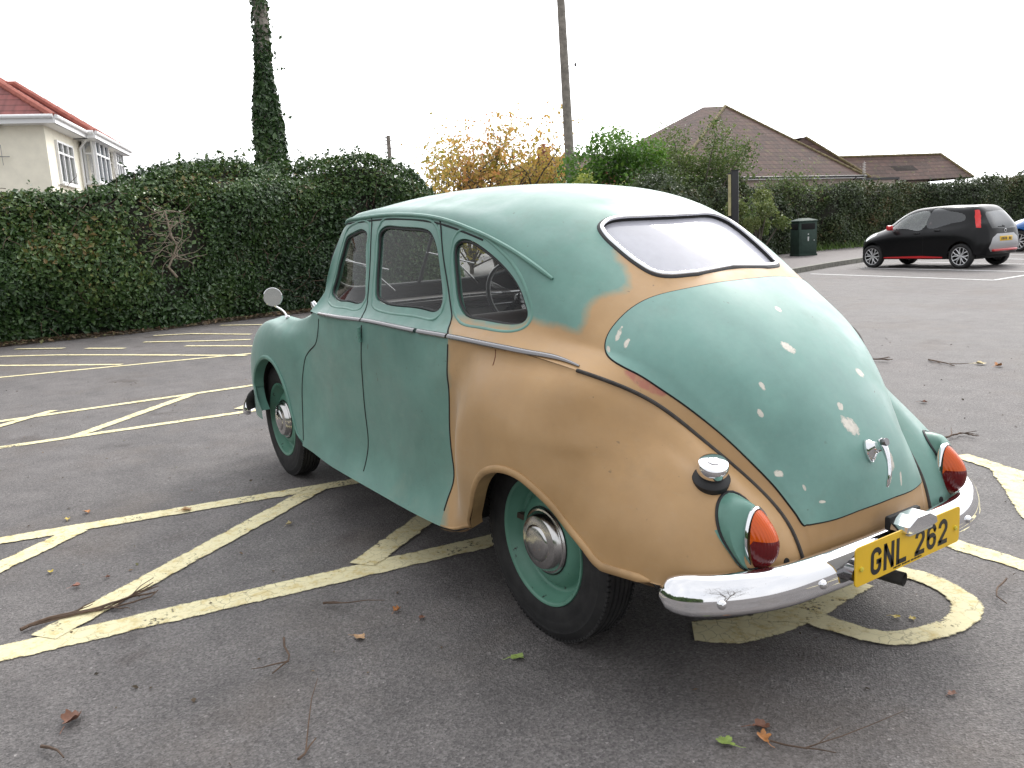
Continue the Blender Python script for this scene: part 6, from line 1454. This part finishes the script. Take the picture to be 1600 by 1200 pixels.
for y0 in (.12, -.42):
    a = np.array([2.03, y0+.05, 1.06]); mb.tube([a, a+[-.045, .17, .14], a+[-.075, .30, .19]], .005, 6); mb.tube([a+[-.045, .05, .12], a+[-.10, .38, .20]], .005, 6)
mb.build('wiper', M_CHROMED, CAR)
mb = MB(); mb.lathe([(0, .03), (.012, .028), (.016, .01), (.016, -.01)], on_plane(492, 479, 1, .60), (0.3, .3, 1), 12); mb.build('wiper_spindle', M_CHROME, CAR)
# ================================================================== the small hatchbacks on the right
HN = [
 [(-.52,0,.30),(-.52,.25,.30),(-.515,.45,.30),(-.50,.58,.30),(-.49,.62,.30),(-.46,.68,.30),(-.42,.72,.30),(-.36,.76,.30)],
 [(-.60,0,.50),(-.60,.25,.50),(-.59,.45,.50),(-.57,.58,.50),(-.55,.64,.50),(-.50,.70,.49),(-.42,.755,.47),(-.34,.785,.33)],
 [(-.585,0,.78),(-.585,.25,.78),(-.575,.42,.78),(-.555,.55,.78),(-.53,.62,.77),(-.47,.70,.72),(-.38,.77,.60),(-.28,.795,.34)],
 [(-.53,0,1.0),(-.53,.24,1.0),(-.52,.42,1.0),(-.48,.56,.99),(-.44,.64,.96),(-.38,.725,.86),(-.29,.79,.65),(-.2,.80,.34)],
 [(-.36,0,1.27),(-.36,.24,1.265),(-.335,.42,1.24),(-.30,.56,1.13),(-.29,.65,1.02),(-.24,.745,.88),(-.18,.80,.65),(-.12,.80,.32)],
 [(-.19,0,1.42),(-.18,.25,1.412),(-.15,.44,1.375),(-.13,.58,1.20),(-.15,.67,1.04),(-.1,.76,.89),(-.06,.805,.65),(-.02,.80,.30)],
 [(.1,0,1.455),(.1,.26,1.447),(.1,.47,1.40),(.1,.60,1.21),(.1,.70,1.01),(.1,.78,.87),(.1,.81,.64),(.1,.80,.27)],
 [(.6,0,1.47),(.6,.27,1.462),(.6,.49,1.41),(.6,.62,1.17),(.6,.72,.96),(.6,.79,.84),(.6,.80,.6),(.6,.795,.22)],
 [(1.1,0,1.46),(1.1,.27,1.452),(1.1,.49,1.395),(1.1,.63,1.15),(1.1,.73,.93),(1.1,.79,.81),(1.1,.80,.58),(1.1,.795,.22)],
 [(1.5,0,1.41),(1.5,.27,1.40),(1.48,.48,1.34),(1.5,.63,1.12),(1.5,.73,.91),(1.5,.79,.79),(1.5,.80,.56),(1.5,.795,.22)],
 [(1.95,0,1.20),(1.93,.26,1.19),(1.88,.48,1.14),(1.86,.63,1.0),(1.85,.73,.88),(1.85,.785,.77),(1.85,.80,.55),(1.85,.79,.23)],
 [(2.35,0,.97),(2.32,.26,.965),(2.22,.46,.95),(2.15,.60,.92),(2.1,.70,.86),(2.1,.78,.76),(2.1,.80,.55),(2.05,.79,.26)],
 [(2.65,0,.86),(2.63,.26,.855),(2.58,.46,.84),(2.52,.60,.81),(2.48,.68,.77),(2.45,.76,.70),(2.42,.80,.55),(2.38,.79,.30)],
 [(2.86,0,.70),(2.85,.24,.70),(2.80,.42,.69),(2.73,.56,.67),(2.68,.64,.64),(2.63,.71,.58),(2.6,.755,.48),(2.58,.77,.32)],
 [(2.92,0,.50),(2.91,.22,.50),(2.87,.40,.50),(2.79,.55,.50),(2.74,.62,.48),(2.69,.68,.45),(2.66,.73,.40),(2.64,.745,.30)],
 [(2.88,0,.24),(2.87,.22,.24),(2.83,.40,.24),(2.76,.54,.24),(2.71,.61,.24),(2.67,.66,.24),(2.64,.70,.24),(2.62,.72,.24)],
]
HP = Patch(HN, True)
M_SILVER = simple('silver_plastic', (.42, .42, .43), .35, .4); M_CARRED = simple('red_trim_paint', (.55, .02, .025), .3, coat=.5); M_BLKGLASS = glass_mat('privacy_glass', (.05, .05, .055), .07, (.45, .48, .52), .02, 1.45, .04, .3)
M_CLRGLASS = glass_mat('clear_car_glass', (.72, .76, .75), .24, (.6, .63, .63), .02, 1.45, .04, .3); M_ALLOY = simple('alloy_silver', (.72, .72, .73), .3, .5); M_GLOSSBLK = simple('gloss_black', (.006, .006, .007), .15, coat=.6)
M_LAMPRED = lens_mat('tail_lamp_red', (.60, .02, .02)); M_HEADL = simple('clear_headlamp', (.62, .66, .66), .12, coat=.5)
HS, HV = np.linspace(0, HP.ks[-1], 420), np.linspace(0, HP.kv[-1], 140); HG = HP.grid(HS, HV)
def h_side(pts, close=True, straight=False):
    P = np.array(pts, float); out = []
    if straight: P = np.vstack([P[i]+(P[(i+1) % len(P)]-P[i])*np.linspace(0, 1, 6)[:-1, None] for i in range(len(P))])
    elif len(P) > 3: P = smooth_closed(P, .03, close)
    for x, z in P:
        d = (HG[..., 0]-x)**2+(HG[..., 2]-z)**2+np.where(HG[..., 1] < .44, 4, 0); i, j = np.unravel_index(np.argmin(d), d.shape); out.append((HS[i], HV[j]))
    return np.array(out)
def h_back(pts):
    out = []
    for y, z in pts:
        d = (HG[..., 1]-y)**2+(HG[..., 2]-z)**2+np.where(HG[..., 0] > -.1, 4, 0); i, j = np.unravel_index(np.argmin(d), d.shape); out.append((HS[i], HV[j]))
    return np.array(out)
def hatchback(label, rear_left, heading, paint, trim, scale=1.0, red=True):
    root = thing('hatchback_car', label, 'car'); R = rear_left; root.rotation_euler = (0, 0, heading); root.scale = (scale,)*3
    rgt = np.array([math.sin(heading), -math.cos(heading)]); c = np.array(R[:2])+rgt*.72*scale; root.location = (c[0], c[1], 0)
    fg = h_side([(1.93, .985), (1.72, 1.17), (1.52, 1.30), (1.30, 1.355), (1.0, 1.375), (.965, 1.36), (.965, 1.0), (1.0, .955), (1.5, .965)])
    rg2 = h_side([(.90, 1.375), (.5, 1.365), (.2, 1.30), (.02, 1.20), (.0, 1.15), (.22, 1.06), (.5, 1.0), (.86, .962), (.905, .985), (.905, 1.35)])
    lamp_ = h_side([(-.22, 1.33), (-.13, 1.33), (-.23, 1.08), (-.31, .93), (-.41, .93), (-.335, 1.10)], True, True)
    hl = h_side([(2.62, .70), (2.50, .80), (2.32, .865), (2.30, .84), (2.45, .75), (2.58, .67)])
    bw = h_back([(-.05, 1.30), (.38, 1.28), (.44, 1.20), (.50, 1.02), (.47, .90), (-.05, .88)])
    pan = h_back([(-.05, .77), (.34, .77), (.50, .68), (.60, .46), (.50, .38), (-.05, .36)])
    ar1 = np.array([(.315*math.cos(t), .29+.345*math.sin(t)) for t in np.linspace(-.25, math.pi+.25, 30)]); a1 = h_side(ar1, False); a2 = h_side(ar1+np.array([2.34, 0]), False)
    def ends(a): return np.vstack([[(a[0, 0], HP.kv[-1]+.02)], a, [(a[-1, 0], HP.kv[-1]+.02)]])
    a1, a2 = ends(a1), ends(a2)
    Q, T = cut_patch(HP, [fg, rg2, lamp_, hl, bw, pan, a1, a2], [1, 1, 1, 1, 0, 0, 0, 0], .045); cen = Q[T].mean(1); P, N = HP.at(Q[:, 0], Q[:, 1]), HP.normal(Q[:, 0], Q[:, 1]); T = fix(P, N, T)
    wsn = (cen[:, 0] > HP.ks[9]+.10) & (cen[:, 0] < HP.ks[11]-.06) & (cen[:, 1] < HP.kv[2]-.02)
    lab = np.full(len(T), 'body', dtype=object)
    for nm2, c2 in (('front_glass', fg), ('rear_side_glass', rg2), ('lamp', lamp_), ('head', hl), ('rear_glass', bw), ('panel', pan), ('none', a1), ('none', a2)): lab[pip(c2, cen)] = nm2
    lab[wsn] = 'windscreen'
    roofm = (cen[:, 0] > HP.ks[4]+.05) & (cen[:, 0] < HP.ks[9]) & (cen[:, 1] < HP.kv[2]-.01)
    def part(k, name, mat, shift=0.0, one=True):
        t = T[lab == k]
        if not len(t): return
        return mirror_emit(name, P, N, Q, t, mat, root, both_in_one=True, shift=shift) if one else mirror_emit(name, P, N, Q, t, mat, root, shift=shift)
    part('body', 'body', paint); part('front_glass', 'door_window', M_CLRGLASS, -.008, False); part('rear_side_glass', 'rear_door_window', M_BLKGLASS, -.008, False)
    part('lamp', 'tail_lamp', M_LAMPRED, .004, False); part('head', 'headlamp', M_HEADL, .002, False); part('rear_glass', 'tailgate_window', M_BLKGLASS, .002); part('panel', 'bumper_panel', M_SILVER, .004); part('windscreen', 'windscreen', M_CLRGLASS)
    mb = MB(); mb.box((1.2, 0, .27), (3.0, 1.3, .12)); mb.box((1.9, 0, .78), (.3, 1.25, .3)); mb.build('underbody', M_BLACK, root, smooth=False)
    mb = MB()
    for s in (1, -1):
        mb.box((.95, s*.36, .70), (.16, .48, .64), bev=.05); mb.box((.90, s*.36, 1.10), (.10, .24, .2), bev=.04)
    mb.box((.1, 0, .75), (.15, 1.15, .55), bev=.05); mb.build('seats', M_TRIM, root)
    for s in (1, -1):
        mb = MB(); mb.prism([(.42, s*.806, .245), (1.98, s*.802, .245), (1.98, s*.802, .275), (.95, s*.804, .300), (.42, s*.806, .275)], (0, s*.008, 0)); mb.build('sill_strip', trim if red else paint, root, smooth=False)
        mb = MB(); mb.box((1.80, s*.86, 1.0), (.12, .16, .13), bev=.04); mb.box((1.82, s*.78, .955), (.05, .08, .04)); mb.build('door_mirror', trim if red else paint, root)
        mb = MB(); mb.box((.60, s*.775, .90), (.15, .03, .028), bev=.008); mb.build('door_handle', M_GLOSSBLK, root)
        mb = MB(); mb.box((1.12, s*.79, .845), (.15, .03, .028), bev=.008); mb.build('door_handle', M_GLOSSBLK, root)
        mb = MB(); c3 = h_side([(.935, .28), (.935, .6), (.935, .9), (.935, 1.0)]); c3 = smooth_closed(c3, .03, False); Pp = HP.at(c3[:, 0], c3[:, 1])-HP.normal(c3[:, 0], c3[:, 1])*.003; mb.tube(Pp*[1, s, 1], .005, 5); mb.build('shut_line', M_BLACK, root)
    mb = MB(); mb.box((-.607, 0, .66), (.012, .50, .11), bev=.003); pl = mb.build('number_plate', M_PLATE, root)
    mb = MB()
    for k in range(7):
        if k != 4: mb.box((-.614, .18-k*.06, .66), (.003, .035, .06))
    mb.build('plate_print', M_INK, pl, smooth=False)
    mb = MB(); mb.box((-.55, 0, .40), (.14, .95, .05), bev=.015); mb.build('bumper_trim', trim if red else M_GLOSSBLK, root)
    mb = MB(); mb.tube([(-.56, 0, .93), (-.60, .18, .96)], .009, 6); mb.build('rear_wiper', M_BLACK, root)
    mb = MB(); mb.lathe([(.045, 0), (.045, .008), (.03, .01)], (-.575, 0, .84), (-1, 0, 0), 20); mb.build('badge', M_ALLOY, root)
    def alloy():
        w = thing('wheel', None, None); w.parent = root
        m2 = MB(); prof = [(.20, .055), (.215, .072), (.25, .078), (.275, .070), (.288, .050), (.289, -.05), (.275, -.07), (.2, -.06)]; m2.lathe(prof, n=48); m2.build('tyre', M_TYRE, w)
        m2 = MB(); m2.lathe([(.205, .056), (.198, .05), (.19, .02), (.0, .015)], n=40); m2.build('rim', M_GLOSSBLK, w)
        m2 = MB(); m2.lathe([(.203, .058), (.206, .066), (.196, .062)], n=40)
        for k in range(6):
            t = 2*math.pi*k/6+.2; c, s2 = math.cos(t), math.sin(t); d, e = np.array([c, 0, s2]), np.array([-s2, 0, c])
            for q in (-1, 1):
                for off_, g in ((.0, 0),):
                    a_, b_ = d*.045+e*q*.008, d*.13+e*q*.022; c_ = d*.195+e*q*.062
                    m2.tube([a_+[0, .045, 0], b_+[0, .055, 0], c_+[0, .056, 0]], [.012, .012, .013], 6)
        m2.lathe([(.04, .04), (.036, .058), (0, .06)], n=20); m2.build('spokes', M_ALLOY, w); return w
    w0 = alloy()
    for k, (x, s) in enumerate(((0, 1), (0, -1), (2.34, 1), (2.34, -1))):
        o = w0 if k == 0 else copy_tree(w0, root); o.location = (x, s*.72, .289); o.rotation_euler = (0, .5*k, 0 if s > 0 else math.pi)
    return root
P_BLACK = simple('black_car_paint', (.006, .006, .007), .28, spec=.22, coat=.12); P_BLUE = simple('blue_car_paint', (.03, .14, .42), .25, coat=.8)
hatchback('small black hatchback with red mirror and sill stripe parked in a white bay', (8.06, -17.10), math.radians(-3.5), P_BLACK, M_CARRED, .985)
fw2 = gp(1592, 393); hd2 = math.radians(-4); hatchback('blue hatchback at the right edge parked beyond the black one', (fw2[0]-2.34*1.08*math.cos(hd2), fw2[1]-2.34*1.08*math.sin(hd2)), hd2, P_BLUE, P_BLUE, 1.08, False)

# ================================================================== fallen leaves and twigs
def leaf_obj(label, px, py, size, col, rot, lobes=5, curl=.35, seed=0):
    p = gp(px, py); size *= .64; r = np.random.default_rng(seed); n = 40; V = []; th = np.linspace(0, 2*math.pi, n, endpoint=False)
    rad = .5*(.62+.30*np.abs(np.cos(lobes*th/2))**.7+.10*np.cos(th))*(1+.08*r.normal(0, 1, n)); rad[0] *= 1.25
    ring = []
    for f in (.45, 1.0):
        for k in range(n):
            x, y = f*rad[k]*math.cos(th[k]), f*rad[k]*.78*math.sin(th[k]); ring.append((x*size, y*size, size*(curl*(abs(y)**1.3+.35*abs(x)**2)*1.6*f+.05*f*math.sin(3*th[k]+seed)+.03)+.006))
    V = [(0, 0, size*.03+.006)]+ring; F = [(0, 1+k, 1+(k+1) % n) for k in range(n)]+[(1+k, 1+n+k, 1+n+(k+1) % n, 1+(k+1) % n) for k in range(n)]
    m = LEAFM.get(col) or LEAFM.setdefault(col, simple('leaf_'+col, LCOL[col], .6, var=.35, scale=45)); mb = MB(); mb.add(V, F)
    st = np.array([(size*.55, 0, .010), (size*.8, size*.06, .008), (size*1.02, size*.16, .009)]); mb.tube(st, [size*.02, size*.015, size*.012], 5)
    o = mb.build('fallen_leaf', m); o.location = (p[0], p[1], 0); o.rotation_euler = (0, 0, rot); tag(o, label, 'leaf', 'leaves fallen on the asphalt'); return o
LEAFM = {}; LCOL = {'yellow': (.48, .36, .05), 'green': (.22, .30, .07), 'tan': (.40, .24, .12), 'brown': (.17, .075, .045), 'orange': (.45, .20, .07), 'pink': (.40, .20, .15), 'pale': (.55, .46, .26)}
for k, (lb, x, y, s, c, a, lo, cu) in enumerate((
    ('large curled dark brown leaf at the bottom left of the asphalt', 116, 1127, .115, 'brown', 2.4, 7, .8),
    ('flat tan leaf on open asphalt left of the rear wheel, lower of two', 563, 999, .075, 'tan', .4, 3, .3),
    ('curled tan leaf on open asphalt left of the rear wheel, upper of two', 621, 956, .06, 'orange', 2.0, 5, .9),
    ('pale green leaf lying flat ahead of the rear wheel in the foreground', 810, 1030, .08, 'green', 1.1, 3, .25),
    ('bright yellow green leaf in the foreground below the bumper', 1132, 1163, .085, 'green', 3.4, 5, .3),
    ('brown lobed leaf touching another beside the bright green leaf, upper one', 1191, 1139, .085, 'brown', .8, 7, .5),
    ('reddish brown leaf beside the bright green leaf, lower of a pair', 1192, 1155, .08, 'orange', 2.7, 5, .5),
    ('small pale yellow folded leaf between the two sloping yellow lines', 453, 821, .06, 'pale', 1.9, 3, .9),
    ('little orange leaf above the upper yellow line at left', 137, 802, .07, 'orange', .3, 5, .5),
    ('little yellow leaf just above the upper yellow line at left', 106, 813, .065, 'yellow', 2.9, 5, .5),
    ('brownish orange leaf lying on the upper yellow line', 293, 799, .095, 'tan', 1.2, 5, .5),
    ('small yellow leaf between the lines at far left', 80, 896, .05, 'yellow', .2, 5, .5),
    ('small pink and cream leaf between the lines at far left', 121, 918, .06, 'pink', 1.5, 3, .7),
    ('dark tiny leaf between the diagonal line and the small pink leaf', 168, 904, .04, 'brown', 1.0, 5, .6),
    ('pale yellow leaf scrap inside the painted symbol ring, left one', 1401, 966, .05, 'yellow', .6, 5, .1),
    ('pale yellow leaf scrap inside the painted symbol ring, right one', 1425, 968, .045, 'yellow', 2.2, 5, .1),
    ('dull green leaf on the dark asphalt below the painted ring', 1489, 1087, .05, 'brown', 1.3, 5, .4),
    ('straw coloured leaf heap on the far asphalt right of the boot', 1533, 570, .16, 'pale', .2, 7, .4),
    ('orange brown leaf beside the straw coloured heap on far asphalt', 1561, 573, .13, 'orange', 1.2, 5, .7),
    ('brown leaf lying midway on the asphalt right of the boot', 1444, 630, .085, 'brown', .2, 5, .5),
    ('reddish brown scrap of leaf on the asphalt between yellow line and rear wheel', 660, 967, .05, 'brown', 2.2, 5, .4),
    ('yellow leaf lying at the hedge foot just over the front wing', 487, 487.5, .12, 'yellow', 1.0, 5, .5))):
    leaf_obj(lb, x, y, s, c, a, lo, cu, k)
def twig_obj(label, px, rad, mat, forks=0, seed=0, lift=.012, name='twig'):
    r = np.random.default_rng(seed); P = np.array([gp(*p) for p in px]); P[:, 2] = lift+np.abs(r.normal(0, .006, len(P))); P = smooth_closed(P, .03, False); o0 = P[0].copy(); o0[2] = 0
    P = P+np.column_stack([r.normal(0, .004, (len(P), 2)), np.zeros(len(P))]); mb = MB(); mb.tube(P-o0, np.linspace(rad, rad*.45, len(P)), 6)
    for k in range(forks):
        i = r.integers(1, len(P)-2); d = P[i+1]-P[i]; d /= np.linalg.norm(d); a = r.choice([-1, 1])*r.uniform(.3, .9); d = np.array([d[0]*math.cos(a)-d[1]*math.sin(a), d[0]*math.sin(a)+d[1]*math.cos(a), r.uniform(.0, .25)]); L_ = r.uniform(.08, .28)
        q = [P[i]+d*L_*t+np.array([*r.normal(0, .006, 2), 0]) for t in (0, .35, .7, 1)]; mb.tube(np.array(q)-o0, np.linspace(rad*.6, rad*.25, 4), 5)
    o = mb.build(name, mat); o.location = tuple(o0); tag(o, label, 'twig', 'twigs on the asphalt')
twig_obj('long broken brown branch lying across the yellow line at far left', [(32, 990), (80, 972), (150, 956), (205, 940), (246, 932)], .007, M_TWIGD, 5, 1)
twig_obj('second thin branch lying beside the broken one on the left yellow line', [(75, 974), (130, 962), (180, 953), (225, 946), (250, 930)], .005, M_TWIGD, 4, 2)
twig_obj('bent thin twig standing alone in the left foreground', [(441, 1008), (446, 1020), (452, 1032), (444, 1044), (428, 1058)], .0045, M_TWIGD, 1, 3)
twig_obj('fine brown twig in the bottom foreground below the bumper', [(1200, 1164), (1235, 1172), (1270, 1180), (1308, 1185)], .0028, M_TWIGD, 2, 4)
twig_obj('dead forked twig behind the right tail light on far asphalt', [(1476, 688), (1492, 684), (1506, 680), (1518, 684), (1530, 686)], .006, M_TWIGD, 4, 5)
twig_obj('thin dead twig on far asphalt right of the boot, farther left', [(1356, 564), (1376, 565), (1396, 566)], .008, M_TWIGD, 3, 6)
twig_obj('thin dead twig on far asphalt right of the boot, farther right', [(1450, 564), (1470, 568), (1490, 574)], .008, M_TWIGD, 3, 7)
twig_obj('thin curved twig near the right edge beside the yellow line', [(1568, 912), (1562, 925), (1560, 940), (1572, 948)], .004, M_TWIGD, 0, 8)
twig_obj('small dark twig at the bottom edge left of centre', [(470, 1195), (480, 1180), (490, 1165)], .004, M_TWIGD, 1, 9)
twig_obj('short twig lying just below the lower yellow line at centre', [(505, 950), (520, 947), (532, 948)], .005, M_TWIGD, 1, 10)
twig_obj('dark curved twig at the bottom left corner', [(65, 1172), (85, 1178), (105, 1190)], .005, M_TWIGD, 0, 11)
def grit():
    r = np.random.default_rng(77); n = 900; X = np.column_stack([r.uniform(-2.0, 8, n), r.uniform(-7, 5, n), np.full(n, .004)]); k = np.linalg.norm(X[:, :2]-CAM_POS[:2], axis=1) > .5; X = X[k]
    o = leaf_cloud('leaf_crumbs', X, np.tile([0, 0, 1.0], (len(X), 1)), .016, M_LITTER, None, .3, seed=9); tag(o, 'tiny leaf crumbs scattered over the asphalt', 'leaf litter', kind='stuff')
grit()
